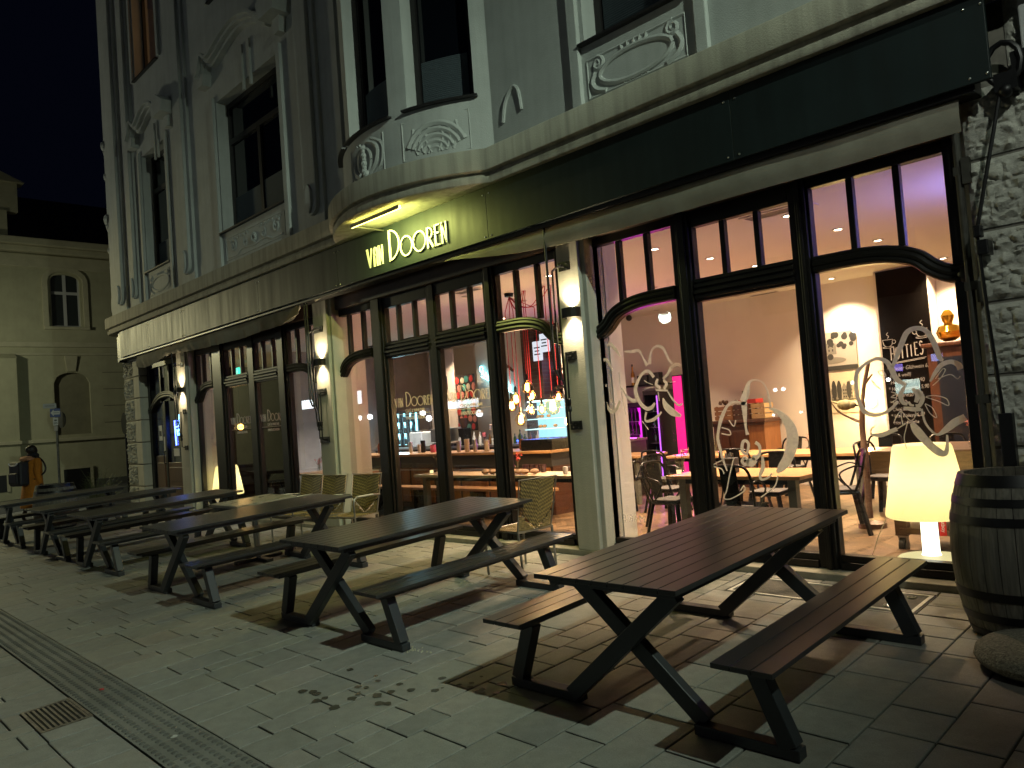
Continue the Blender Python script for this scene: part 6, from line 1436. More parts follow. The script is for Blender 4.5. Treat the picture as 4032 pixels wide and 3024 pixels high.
m.tube(smoothpath(q, 3), .010, 6); m.tube([(-.44, 0, .27), (.48, 0, -.15)], .010, 6); m.tube(ell3 := [(-.42 + .05 * math.cos(a), 0, .42 + .06 * math.sin(a)) for a in [i * .5 for i in range(13)]], .010, 6); m.build('tube', NCY, t, smooth=True); lamp('neon_glow', 'POINT', (0, -.15, .1), 6, (.35, .85, 1.), .15, parent=t)
def brick_mat():
    m = bpy.data.materials.new('brick_wall'); m.use_nodes = True; nt = m.node_tree; b = nt.nodes['Principled BSDF']; b.inputs['Roughness'].default_value = .9
    tc = nt.nodes.new('ShaderNodeTexCoord'); mp = nt.nodes.new('ShaderNodeMapping'); mp.inputs['Rotation'].default_value = (R(90), 0, 0); bt = nt.nodes.new('ShaderNodeTexBrick'); bt.inputs['Scale'].default_value = 1; bt.inputs['Brick Width'].default_value = .22; bt.inputs['Row Height'].default_value = .075; bt.inputs['Mortar Size'].default_value = .009
    bt.inputs['Color1'].default_value = (.075, .036, .028, 1); bt.inputs['Color2'].default_value = (.05, .026, .022, 1); bt.inputs['Mortar'].default_value = (.07, .06, .055, 1)
    nt.links.new(tc.outputs['Object'], mp.inputs[0]); nt.links.new(mp.outputs[0], bt.inputs['Vector']); nt.links.new(bt.outputs[0], b.inputs['Base Color']); return m
struct(MB().box(-10.50, 10.55, FZ, -9.98, 11.1, CZ).build('brick_pillar', brick_mat()))
for x, z, h, lab in ((-9.74, 2.72, .36, 'white lit menu board hanging lower, left one above the bar'), (-9.55, 2.86, .34, 'white lit menu board hanging higher, right one above the bar')):
    t = thing('menu_board', lab, 'board', (x, 10.2, z)); MB().box(-.12, 0, 0, .12, .02, h).build('board', emat('lit_board', (.85, .88, 1.), 1.1), t, bevel=.02); MB().tube([(-.06, .01, h), (-.06, .01, CZ - z)], .004, 5).tube([(.06, .01, h), (.06, .01, CZ - z)], .004, 5).build('wire', BLKMET, t)
    m = MB()
    for k in range(3): m.box(-.08 + .02 * (k % 2), -.003, h * (.3 + .17 * k), .07 - .02 * (k % 2), -.001, h * (.3 + .17 * k) + .022)
    m.build('printed_lines', BLKMET, t)
t = thing('bottle_shelf', 'dark wall shelves full of bottles at the right end of the bar', 'shelf', (-9.3, 10.9, 1.4))
for z in (.12, .46, .80, 1.15): MB().box(-.6, -.16, z, .34, .16, z + .03).build('board', WOODD, t)
MB().box(-.6, .165, 0, .34, .19, 1.9).build('back', mat('shelf_back', (.30, .26, .30), .7), t)
rs = random.Random(21); gl = [mat('bottle_green', (.02, .05, .02), .1), mat('bottle_brown', (.08, .035, .01), .1), mat('bottle_clear', (.35, .35, .33), .08), mat('bottle_rose', (.35, .08, .1), .1)]
PB = None
for j, z in enumerate((.15, .49, .83)):
    for k in range(7):
        x = -10.0 + .1 + k * .145 + rs.uniform(-.02, .02); h = rs.uniform(.22, .30)
        if x < -9.85: continue
        ob = MB().lathe([(.034, 0), (.036, .02), (.036, h * .6), (.013, h * .78), (.013, h), (.0, h)], (x, 10.85, 1.4 + z + .0305), 12, cap1=False).build('bar_bottle', gl[(k + j) % 4], smooth=True)
        tag(ob, ('green', 'brown', 'clear', 'rose')[(k + j) % 4] + ' glass bottle on the dark wall shelves behind the bar', 'bottle', ('green', 'brown', 'clear', 'rose')[(k + j) % 4] + ' bottles on the bar shelves')
lamp('shelf_glow', 'AREA', (-9.5, 10.62, 2.9), 10, (.6, .55, 1.), .5, rot=(R(-30), 0, 0))
t = thing('cake_display', 'glass display case lit cold white standing on the bar counter', 'display case', (-7.95, 8.35, 1.212)); m = MB(); m.prism([(-.30, .16), (.30, .16), (.30, .74), (-.18, .74), (-.28, .60)], -.18, .18); m.build('case', GLASSD, t); MB().box(-.28, .165, .17, .29, .175, .73).build('back_light', emat('case_back', (.42, .85, 1.), 1.5), t); MB().box(-.32, -.2, 0, .32, .2, .159).build('base', BLKMET, t)
for z in (.30, .45, .60): MB().box(-.26, -.15, z, .28, .15, z + .012).build('shelf', emat('case_shelf_light', (.6, .92, 1.), 2.2), t)
MB().box(-.16, -.16, .715, .28, .16, .73).build('lamp_bar', emat('case_lamp', (.65, .95, 1.), 6), t)
m = MB(); rs = random.Random(2)
for k in range(9): m.ball((-.15 + (k % 5) * .08, rs.uniform(-.1, .1), .345 + .15 * (k // 5)), .035, 10, sz=.7)
m.build('pastry', mat('pastry', (.4, .22, .1), .8, var=.3, vscale=20), t, smooth=True)
# things on the bar
rs = random.Random(17)
names = ['steel cup', 'white tub', 'black jar', 'pink cup', 'syrup bottle', 'glass carafe', 'tin', 'tall canister']
mt_ = [STEEL, mat('tub_white', (.6, .58, .55), .4), BLKMET, mat('cup_pink', (.55, .10, .2), .4), mat('syrup', (.2, .07, .02), .1), GLASSD, mat('tin_grey', (.3, .3, .32), .4, .6), mat('canister_cream', (.5, .44, .34), .5)]
place = ['before the cyan fridge', 'before the pale machine', 'before the espresso machine', 'near the tap', 'under the cyan script sign', 'near the pendant bulbs', 'beside the display case', 'at the left end of the bar']
for k in range(22):
    n_ = k % 8; x = -13.5 + k * .25 + rs.uniform(-.05, .05); y = 8.35 + rs.uniform(-.12, .15); r = rs.uniform(.035, .06); h = rs.uniform(.1, .22)
    if -8.35 < x < -7.6: continue
    prof = [(r * .85, 0), (r, h * .1), (r, h * .75), (r * (.5 if n_ in (4, 5) else 1.03), h), (0, h)]
    o = MB().lathe(prof, (x, y, 1.2115), 16, cap1=False).build(names[n_].replace(' ', '_'), mt_[n_], smooth=True)
    tag(o, '%s on the oak bar top, %s' % (names[n_], place[(k // 3) % 8]), names[n_].split()[-1], 'small items standing on the bar top')
t = thing('led_bar', 'blue light bar along the back counter behind the bottles', 'light bar', (-9.9, 10.5, BZ + .02)); MB().box(-.9, -.01, 0, .9, .01, .03).build('strip', emat('blue_bar_led', (.08, .16, 1.), 6), t); MB().box(-.92, .011, -.01, .92, .03, .04).build('rail', BLKMET, t); lamp('bar_led_glow', 'AREA', (0, -.06, .1), 14, (.12, .2, 1.), 1.2, rot=(R(-60), 0, 0), parent=t)
rs = random.Random(33)
for k in range(26):
    x = -12.0 + k * .145 + rs.uniform(-.03, .03); h = rs.uniform(.16, .32); r = rs.uniform(.03, .045); kd = rs.choice((0, 1, 2, 3, 4))
    pr = [(r, 0), (r, h * .55), (r * .35, h * .75), (r * .35, h), (0, h)] if kd < 3 else [(r * .5, 0), (r * .15, h * .1), (r * .15, h * .4), (r, h * .55), (r * .85, h * .8), (0, h * .8)]
    o = MB().lathe(pr, (x, 10.12, BZ + .001), 12, cap1=False).build('bar_bottle' if kd < 3 else 'wine_glass', (gl + [GLASSD])[kd], smooth=True)
    nm = ('green', 'brown', 'clear', 'rose', 'clear stemmed')[kd]; tag(o, nm + (' glass bottle' if kd < 3 else ' glass') + ' in the row on the back counter behind the bar', 'bottle' if kd < 3 else 'glass', nm + ' bottles and glasses on the back counter')
t = thing('beer_tap', 'slim steel tap column standing on the bar top', 'tap', (-9.05, 8.4, 1.2115)); MB().lathe([(.05, 0), (.03, .03), (.03, .45), (.035, .5), (0, .5)], n=18, cap1=False).build('column', STEEL, t, smooth=True); MB().tube([(0, -.02, .42), (0, -.14, .42), (0, -.15, .34)], .012, 8).build('spout', STEEL, t, smooth=True); MB().tube([(0, -.06, .43), (0, -.06, .56)], .013, 8).build('handle', BLKMET, t, smooth=True)
# dark glasses and a wrapped tray on the pale table by the window
for k in range(4):
    o = MB().lathe([(.036, 0), (.042, .10), (.039, .10), (.034, .012), (0, .012)], (-7.05 + k * .105, 7.0, TZ), 16, cap1=False).build('tumbler', mat('smoked_glass', (.06, .03, .04), .08), smooth=True); tag(o, 'smoked tumbler in the row of four on the pale window table', 'glass', 'row of four smoked tumblers')
m = MB(); rs = random.Random(4)
for k in range(8): m.ball((-7.5 + k * .12 + rs.uniform(-.02, .02), 6.75 + rs.uniform(-.03, .03), TZ + .035), .06, 10, sz=.55)
o = m.build('bread_board', mat('bread_crust', (.25, .15, .09), .8, var=.4, vscale=14), smooth=True); tag(o, 'row of brown rolls lying on the pale window table', 'bread')
for k in range(2):
    o = MB().lathe([(.03, 0), (.033, .06), (.028, .085), (0, .09)], (-6.18 + k * .08, 6.8, TZ), 14, cap1=False).build('salt_jar', GLASSD if k else mat('salt_white', (.7, .7, .68), .5), smooth=True); tag(o, ('clear' if k else 'white') + ' small jar in front of the display case on the window table', 'jar')

# pendant bulbs on red cords
CORD = mat('red_textile_cord', (.42, .02, .03), .8); BG = glass_mat('amber_bulb_glass', (1., .86, .62), .02); FIL = emat('filament', (1., .52, .14), 45)
t = thing('ceiling_rose', 'ceiling hub where the red lamp cords of the bulb cluster meet', 'ceiling hub', (-7.73, 7.6, CZ)); MB().lathe([(.0, -.05), (.06, -.05), (.07, -.001)], n=20, cap0=False, cap1=False).build('cup', BLKMET, t, smooth=True)
PEN = [(-7.48, 7.58, 2.12), (-7.69, 7.55, 1.97), (-7.38, 7.56, 1.99), (-7.75, 7.52, 1.885), (-7.40, 7.54, 1.80), (-7.57, 7.5, 1.68), (-7.0, 7.55, 1.83), (-7.25, 7.6, 1.80), (-6.93, 7.6, 1.95)]
HK = [(-7.62, 7.69), (-7.26, 7.83), (-7.2, 7.75), (-7.73, 7.6)]
labs = ['highest glowing pendant bulb of the cluster, centre', 'round pendant bulb left of the cluster centre, second highest', 'small pendant bulb right of the cluster centre', 'leftmost pendant bulb of the cluster', 'small dim pendant bulb under the right side of the cluster', 'lowest pendant bulb of the cluster', 'largest brightest pendant bulb at the right of the cluster', 'pale pendant bulb hanging behind the lowest one', 'small pendant bulb hanging above the largest one']
for k, (x, y, z) in enumerate(PEN):
    t = thing('pendant_bulb', labs[k], 'pendant lamp', (x, y, z), group='pendant bulbs on red cords'); o = t.location; r = .115 if k == 6 else (.09 if k in (0, 1, 3, 5) else .065)
    hx, hy = (HK[0] if k in (2, 4) else HK[1] if k in (6, 8) else HK[3])
    m = MB()
    if (hx, hy) == HK[3]: m.tube([(x, y, z + r + .09), (x, y, 3.2), (hx, hy, CZ - .05)], .006, 5)
    else:
        m.tube([(x, y, z + r + .09), (x, y, 3.35), (x + .01, y + .01, CZ - .02)], .006, 5); m.tube(smoothpath([(x, y, CZ - .02), ((x * .65 + HK[3][0] * .35), (y * .65 + HK[3][1] * .35), CZ - .24), ((x * .3 + HK[3][0] * .7), (y * .3 + HK[3][1] * .7), CZ - .22), (HK[3][0], HK[3][1], CZ - .04)], 6), .006, 5)
    m.build('cord', CORD, t, off=o, smooth=True)
    MB().lathe([(.018, r + .015), (.02, r + .08), (.008, r + .10)], n=12).build('socket', BLKMET, t, smooth=True)
    MB().lathe([(.0, -r), (r * .6, -r * .8), (r, 0), (r * .85, r * .55), (.02, r + .02)], n=18, cap0=False, cap1=False).build('glass', BG, t, smooth=True)
    MB().tube([(-r * .25, 0, -r * .4), (-r * .2, 0, r * .5), (r * .0, 0, -r * .4), (r * .2, 0, r * .5), (r * .25, 0, -r * .4)], r * .22, 6).build('filament', FIL, t)
lamp('bulb_cluster_light', 'POINT', (-7.45, 7.5, 1.85), 75, (1., .66, .32), .12)
lamp('bulb_cluster_light', 'POINT', (-7.0, 7.5, 1.83), 18, (1., .66, .32), .07)
t = thing('pendant_bulb', 'single orange bulb hanging in the dim far room', 'pendant lamp', (-17.2, 7.9, 1.96)); MB().ball((0, 0, 0), .07, 16).build('bulb', emat('orange_bulb', (1., .48, .09), 14), t, smooth=True); MB().tube([(0, 0, .07), (0, 0, CZ - 1.96)], .006, 5).build('cord', BLKMET, t); lamp('orange_light', 'POINT', (0, -.12, 0), 14, (1., .55, .2), .08, parent=t)
t = thing('exit_sign', 'small green emergency exit sign in the dim far room', 'exit sign', (-17.12, 7.85, 3.16)); MB().box(-.13, 0, 0, .13, .03, .17).build('case', emat('exit_green', (.05, .9, .6), 2.2), t)
m = MB(); m.prism([(-.02, .03), (.0, .09), (.03, .12), (.05, .09), (.02, .03)], -.004, -.001); m.ball((.035, -.003, .138), .014, 8, sy=.15); m.box(-.10, -.004, .03, -.05, -.001, .145); m.build('running_figure', mat('sign_white', (.7, .8, .75), .5, emit=(.8, 1, .9), estr=1.2), t)
# two spot lights on a rail
t = thing('track_light', 'black ceiling rail with two small spot heads above the bar', 'track light', (-12.6, 9.4, CZ)); MB().box(-2.4, -.02, -.03, 2.6, .02, -.001).build('rail', BLKMET, t)
for x in (-.2, 1.5):
    m = MB(); m.tube([(x, 0, -.03), (x, 0, -.10)], .012, 8); m.tube([(x - .03, .0, -.09), (x + .05, -.05, -.22)], .038, 14); h_ = m.build('spot_head', STEEL, t, smooth=True); MB().ball((x + .055, -.054, -.228), .03, 10).build('lens', emat('spot_lens', (1., .95, .85), 25), h_); lamp('spot_beam', 'SPOT', (x + .08, -.08, -.28), 600, (1., .88, .76), .03, rot=(R(-12), R(10), 0), parent=t, spot_size=R(100), spot_blend=.6)
# statue on the white wall
o = MB().tube(smoothpath([(-11.45, 10.78, 2.1), (-11.5, 10.76, 2.45), (-11.4, 10.75, 2.7), (-11.15, 10.76, 2.75), (-11.0, 10.77, 2.65)], 6), [.05] * 10 + [.07] * 8 + [.03] * 7, 10).build('wood_horn', mat('bark', (.12, .07, .04), .8), smooth=True); tag(o, 'curved dark wooden horn sculpture on the white wall behind the bar', 'sculpture')
# ------------------------------------------------------------------ the building across the side street
NB_ = thing('yellow_building', 'old yellow plastered building with arched windows across the side street', 'building', (-30, 7, .3)); o = NB_.location
YEL = render_wall_mat('yellow_plaster', (.38, .36, .23), streak=.05); YTR = mat('yellow_trim', (.42, .39, .26), .85, var=.12, vscale=3)
def nmap(u, z, d): return (-30 - d, u, z)
mb = MB(); NO = [(7.22, 8.15, 6.03, 7.92), (7.19, 8.33, 2.25, 4.45), (10.6, 11.5, 6.03, 7.92), (3.4, 4.3, 6.03, 7.92)]
us = cuts(-4, 22, [v for q in NO for v in q[:2]]); zs = cuts(-.4, 9.0, [v for q in NO for v in q[2:]])
gridwall(mb, us, zs, lambda u, z: any(a < u < b and c < z < d for a, b, c, d in NO), nmap, 0, .22); mb.build('wall', YEL, NB_, off=o)
mb = MB(); mb.box(-30.05, -4, 8.55, -29.72, 22, 8.75); mb.box(-30.05, -4, 8.751, -29.55, 22, 9.0); mb.box(-30.05, -4, 7.75, -29.92, 22, 7.95) if False else None; mb.build('cornice', YTR, NB_, off=o, bevel=.03)
mb = MB(); mb.box(-30.02, -4, 8.05, -29.93, 22, 8.5); mb.build('frieze', YTR, NB_, off=o, bevel=.02)
mb = MB(); mb.box(-30.02, -4, 5.30, -29.90, 22, 5.48); mb.box(-30.02, -4, 5.02, -29.95, 22, 5.10); mb.build('string_course', YTR, NB_, off=o, bevel=.02)
mb = MB(); mb.box(-30.02, 6.05, 2.02, -29.91, 22, 2.14); mb.build('sill_course', YTR, NB_, off=o, bevel=.02)
mb = MB(); mb.box(-30.02, 6.09, -.3, -29.94, 22, .62); mb.build('plinth', mat('dark_plinth', (.09, .09, .075), .8, var=.2), NB_, off=o, bevel=.01)
mb = MB(); mb.add([(-30.0, -4, 9.0), (-30.0, 22, 9.0), (-36, 22, 12.2), (-36, -4, 12.2)], [(0, 1, 2, 3)]); mb.build('roof', mat('dark_roof', (.02, .02, .022), .9), NB_, off=o)
mb = MB(); mb.box(-30.4, 4.4, 9.0, -29.8, 6.0, 9.9); mb.box(-30.3, 4.6, 9.9, -29.9, 6.35, 10.9); mb.add([(-30.4, 4.4, 10.9), (-29.75, 4.4, 10.9), (-29.75, 6.55, 10.9), (-30.4, 6.55, 10.9), (-30.2, 5.4, 11.5), (-29.95, 5.4, 11.5)], [(0, 1, 5, 4), (1, 2, 5), (2, 3, 4, 5), (3, 0, 4), (3, 2, 1, 0)]); mb.build('parapet_pier', YTR, NB_, off=o)
mb = MB(); mb.box(-30.1, -4, -.3, -29.68, 6.06, 4.9); mb.add([(-30.1, -4, 4.9), (-29.66, -4, 4.9), (-29.66, 6.08, 4.9), (-30.1, 6.08, 4.9), (-30.0, -4, 5.1), (-30, 6.06, 5.1)], [(0, 1, 2, 3), (1, 5, 4), (1, 2, 5)]); mb.build('projecting_bay', YEL, NB_, off=o, bevel=.02)
mb = MB(); mb.box(-29.69, -4, 2.02, -29.6, 6.10, 2.14); mb.build('sill_course', YTR, NB_, off=o, bevel=.02)
def arch_fill(y0, y1, zspring, zt, ztop, x0, x1, m_, nm):
    mb = MB(); n = 12; P = [(y0 + (y1 - y0) * i / n, zspring + (zt - zspring) * math.sqrt(max(0, 1 - (2 * i / n - 1) ** 2))) for i in range(n + 1)]
    for (a, za), (b, zb) in zip(P[:-1], P[1:]): mb.add([(x0, a, za), (x0, b, zb), (x0, b, ztop), (x0, a, ztop), (x1, a, za), (x1, b, zb), (x1, b, ztop), (x1, a, ztop)], [(0, 1, 2, 3), (7, 6, 5, 4), (0, 4, 5, 1)])
    mb.build(nm, m_, NB_, off=o)
WHF = mat('white_window_frame', (.42, .42, .40), .6)
for a in (7.22, 10.6, 3.4):
    b = a + .93; arch_fill(a, b, 7.68, 7.88, 7.925, -29.998, -30.2, YEL, 'window_arch')
    w_ = bpy.data.objects.new('window', None); COL.objects.link(w_); w_.parent = NB_
    mb = MB()
    for q in ((a, a + .05, 6.03, 7.9), (b - .05, b, 6.03, 7.9), ((a + b) / 2 - .05, (a + b) / 2 + .05, 6.03, 7.9)): mb.box(-30.16, q[0], q[2], -30.10, q[1], q[3])
    mb.box(-30.155, a + .05, 7.18, -30.105, b - .05, 7.28); mb.box(-30.155, a + .05, 6.03, -30.105, b - .05, 6.08); mb.build('frame', WHF, w_, off=o)
    mb = MB(); mb.box(-30.14, a + .01, 6.04, -30.13, b - .01, 7.89); mb.build('pane', mat('dim_pane', (.02, .024, .024), .1), w_, off=o)
    mb = MB(); mb.box(-30.2, a + .03, 6.05, -30.19, b - .03, 6.62); mb.build('curtain', mat('net_curtain', (.25, .25, .22), .9), w_, off=o)
    mb = MB(); n = 14; pts = [(a - .17, 6.0), (a - .17, 7.62)] + [((a + b) / 2 - (.465 + .17) * math.cos(math.pi * i / n), 7.62 + .45 * math.sin(math.pi * i / n)) for i in range(1, n)] + [(b + .17, 7.62), (b + .17, 6.0)]
    mb.ribbon(pts, .16, -30.0, -29.94, lambda x, y, z: (y, x, z)); mb.build('surround', YTR, NB_, off=o)
    mb = MB(); mb.box(-30.05, a - .25, 5.92, -29.88, b + .25, 6.02); mb.build('window_ledge', YTR, NB_, off=o, bevel=.01)
arch_fill(7.19, 8.33, 4.05, 4.42, 4.455, -29.998, -30.16, YEL, 'niche_arch')
mb = MB(); mb.box(-30.16, 7.18, 2.24, -30.13, 8.34, 4.45); mb.build('blind_niche', mat('niche_plaster', (.20, .185, .115), .9, var=.15, vscale=3), NB_, off=o)
mb = MB(); mb.add([(-29.95, 7.62, 4.46), (-29.95, 7.88, 4.46), (-29.92, 7.95, 5.0), (-29.92, 7.55, 5.0), (-30.01, 7.62, 4.46), (-30.01, 7.88, 4.46), (-30.01, 7.95, 5.0), (-30.01, 7.55, 5.0)], [(0, 1, 2, 3), (0, 4, 5, 1), (1, 5, 6, 2), (3, 2, 6, 7), (0, 3, 7, 4)]); mb.build('keystone', YTR, NB_, off=o)
for a, b, z0, z1, x in ((7.34, 8.18, .34, 1.05, -29.93), (4.6, 5.62, .5, 1.05, -29.67)):
    mb = MB(); mb.box(x - .02, a, z0, x + .003, b, z1); mb.build('cellar_window', mat('cellar_dark', (.006, .006, .006), .5), NB_, off=o)
    mb = MB(); f = .09
    for q in ((a - f, a, z0, z1 + f), (b, b + f, z0, z1 + f), (a, b, z1, z1 + f)): mb.box(x - .02, q[0], q[2], x + .03, q[1], q[3])
    mb.build('cellar_surround', YTR, NB_, off=o)
for z in (2.6, 3.2, 3.8, 4.4): 
    mb = MB(); mb.box(-30.003, 8.75, z, -29.99, 22, z + .02) ; mb.build('joint_groove', mat('groove', (.12, .11, .07), .9), NB_, off=o)

# ------------------------------------------------------------------ street signs
t = thing('sign_post', 'thin post with blue one way arrow sign and small white plates by the yellow building', 'sign post', (-22.7, 5.46, G(5.46))); o = t.location
MB().tube([(0, 0, 0), (0, 0, 2.72)], .03, 10).build('post', mat('post_grey', (.13, .13, .12), .5, .5, var=.3, vscale=8), t, smooth=True)
RZ = R(78)
def plate(nm, w, h, z, dx, m_, par=t, x=.04):
    q = MB().box(-w / 2, -.004, -h / 2, w / 2, .004, h / 2).build(nm, m_, par, bevel=.006); q.location = (x, dx, z); q.rotation_euler = (0, 0, RZ); return q
b_ = plate('arrow_plate', .235, .225, 2.47, -.03, mat('sign_blue', (.008, .035, .22), .4))
MB().prism([(-.105, 0), (-.035, .085), (-.035, .045), (.105, .045), (.105, -.045), (-.035, -.045), (-.035, -.085)], -.0075, -.0042).build('arrow', mat('sign_white_paint', (.66, .66, .66), .5), b_)
for k in range(1): MB().box(-.04, -.0085, -.012, .09, -.0076, .012).build('faint_lettering', mat('sign_grey', (.35, .36, .38), .5), b_)
p_ = plate('bicycle_plate', .115, .20, 2.24, -.03, mat('sign_white_paint', (.66, .66, .66), .5)); m = MB()
for s in (-1, 1): m.tube([(s * .024 + .018 * math.cos(a * .6283), -.006, -.045 + .018 * math.sin(a * .6283)) for a in range(10)], .003, 5, closed=True)
m.tube([(-.024, -.006, -.045), (-.008, -.006, -.015), (.014, -.006, -.015), (.024, -.006, -.045)], .003, 5); m.box(-.03, -.006, .02, .03, -.0045, .05); m.build('pictogram', BLACK, p_)
plate('small_plate', .09, .12, 2.06, -.03, mat('sign_offwhite', (.45, .42, .40), .5))
q = plate('street_name_plate', .30, .12, 2.655, -.15, mat('name_plate_white', (.50, .52, .54), .5)); q.rotation_euler = (0, 0, RZ - R(8)); MB().box(-.11, -.0065, -.018, .11, -.0045, .018).build('faint_lettering', mat('sign_grey', (.35, .36, .38), .5), q)
q = MB().lathe([(0, -.008), (.21, -.008), (.21, .008), (0, .008)], n=30, cap0=False, cap1=False).build('round_sign', BLACK, t); q.matrix_local = Matrix.Translation((.0, .12, 2.28)) @ Matrix.Rotation(R(12), 4, 'Z') @ Matrix.Rotation(R(90), 4, 'X')
t = thing('sign_post', 'dark post with a round sign seen edge on, beside the building corner', 'sign post', (-24, 7.55, G(7.55))); 
MB().tube([(0, 0, 0), (0, 0, 2.15)], .035, 10).build('post', BLACK, t, smooth=True)
q = MB().lathe([(0, -.012), (.31, -.012), (.32, 0), (.31, .012), (0, .012)], n=36, cap0=False, cap1=False).build('round_sign', BLACK, t); q.matrix_local = Matrix.Translation((0, -.03, 2.03)) @ Matrix.Rotation(R(-4), 4, 'Z') @ Matrix.Rotation(R(90), 4, 'X')

# ------------------------------------------------------------------ passer-by in an orange coat with a black backpack
PX, PY = -19.65, 4.22
t = thing('person', 'person in a long orange coat walking past with a big black backpack', 'person', (PX, PY, G(PY)), (0, 0, R(200)))       # local -y is forward
me = bpy.data.meshes.new('body'); vs = [(0, 0, .93), (0, .0, 1.10), (0, .01, 1.30), (0, .0, 1.42), (0, -.02, 1.50), (0, -.035, 1.56), (0, -.03, 1.64),
    (-.10, 0, .90), (-.11, -.10, .50), (-.11, -.06, .09), (-.11, -.17, .03), (.10, 0, .90), (.11, .06, .50), (.11, .20, .12), (.11, .11, .03),
    (-.17, .0, 1.37), (-.215, .05, 1.10), (-.215, -.02, .86), (-.213, -.04, .78), (.17, .0, 1.37), (.215, -.02, 1.10), (.215, -.11, .86), (.213, -.13, .78)]
es = [(0, 1), (1, 2), (2, 3), (3, 4), (4, 5), (5, 6), (0, 7), (7, 8), (8, 9), (9, 10), (0, 11), (11, 12), (12, 13), (13, 14), (3, 15), (15, 16), (16, 17), (17, 18), (3, 19), (19, 20), (20, 21), (21, 22)]
rad = [.135, .13, .15, .09, .055, .085, .075, .085, .055, .038, .03, .085, .055, .038, .03, .062, .048, .036, .028, .062, .048, .036, .028]
me.from_pydata(vs, es, []); ob = bpy.data.objects.new('body', me); COL.objects.link(ob); ob.parent = t
sk = ob.modifiers.new('skin', 'SKIN'); ob.modifiers.new('sub', 'SUBSURF').levels = 2; ob.modifiers['sub'].render_levels = 2
for i, r in enumerate(rad): me.skin_vertices[0].data[i].radius = (r, r)
me.skin_vertices[0].data[0].use_root = True; me.materials.append(mat('skin_and_trousers', (.05, .035, .03), .8))
ORG = mat('orange_coat', (.40, .145, .010), .85, var=.25, vscale=9, bump=.3, bscale=25)
def loft(rings, n=22):
    mb = MB()
    for (cx, cy, z, rx, ry) in rings:
        for k in range(n): a = 2 * math.pi * k / n; w_ = 1 + .05 * math.sin(5 * a + z * 4); mb.v.append((cx + rx * w_ * math.cos(a), cy + ry * w_ * math.sin(a), z))
    for i in range(len(rings) - 1):
        for k in range(n): l = (k + 1) % n; mb.f.append((i * n + k, i * n + l, (i + 1) * n + l, (i + 1) * n + k))
    mb.f.append(tuple(range(n))[::-1]); mb.f.append(tuple((len(rings) - 1) * n + k for k in range(n))); return mb
cb_ = loft([(0, .02, .34, .25, .25), (0, .02, .5, .245, .24), (0, .01, .8, .215, .20), (0, .01, 1.05, .20, .18), (0, .01, 1.28, .22, .175), (0, 0, 1.40, .19, .14), (0, 0, 1.46, .09, .09)]); cb_.build('coat', ORG, t, smooth=True)
for s in (-1, 1):
    ys = -.12 if s > 0 else .03
    m = MB(); m.tube(smoothpath([(s * .155, 0, 1.38), (s * .205, .03 if s < 0 else -.02, 1.24), (s * .225, .05 if s < 0 else -.03, 1.08), (s * .215, -.02 if s < 0 else -.10, .86)], 5), [.075] * 5 + [.068] * 5 + [.06] * 5 + [.055], 12); m.build('sleeve', ORG, t, smooth=True)
m = MB().ball((0, .01, 1.60), .105, 16, sy=1.05, sz=1.05).ball((0, .075, 1.61), .07, 12); m.build('hair', mat('dark_hair', (.012, .008, .006), .6), t, smooth=True)
m = MB().lathe([(.10, 0), (.125, .03), (.12, .08), (.09, .11)], (0, -.01, 1.42), 20); m.build('scarf', mat('dark_scarf', (.012, .012, .014), .95), t, smooth=True)
m = MB().lathe([(.06, 0), (.155, .02), (.165, .06), (.12, .10), (.05, .11)], (0, .10, 1.36), 18); m.build('hood', mat('hood_peach', (.45, .22, .12), .9, var=.2), t, smooth=True)
m = MB().ball((0, -.115, 1.585), .018, 8, sz=1.4); m.build('nose', mat('skin', (.30, .17, .12), .6), t, smooth=True)
bp_ = thing('backpack', 'big black backpack with reflective band, carried by the person in orange', 'backpack', (PX, PY, G(PY)), (0, 0, R(200)))
m = MB(); m.box(-.20, .19, .83, .20, .42, 1.36); m.build('bag', mat('black_nylon', (.012, .012, .016), .6, var=.3, vscale=10), bp_, bevel=.05)
m = MB(); m.tube(smoothpath([(-.15, .425, 1.33), (-.08, .432, 1.285), (.08, .432, 1.285), (.15, .425, 1.33)], 5), .014, 8); m.build('reflective_band', mat('reflective_silver', (.75, .75, .78), .3), bp_, smooth=True)
m = MB(); m.box(-.15, .405, .88, .15, .46, 1.12); m.build('front_pocket', mat('black_nylon', (.012, .012, .016), .6), bp_, bevel=.03)
for s in (-1, 1):
    m = MB(); m.tube(smoothpath([(s * .11, .20, 1.33), (s * .13, .03, 1.455), (s * .14, -.15, 1.32), (s * .15, -.17, 1.1), (s * .17, .1, .95)], 5), .02, 8); m.build('strap', BLACK, bp_, smooth=True)

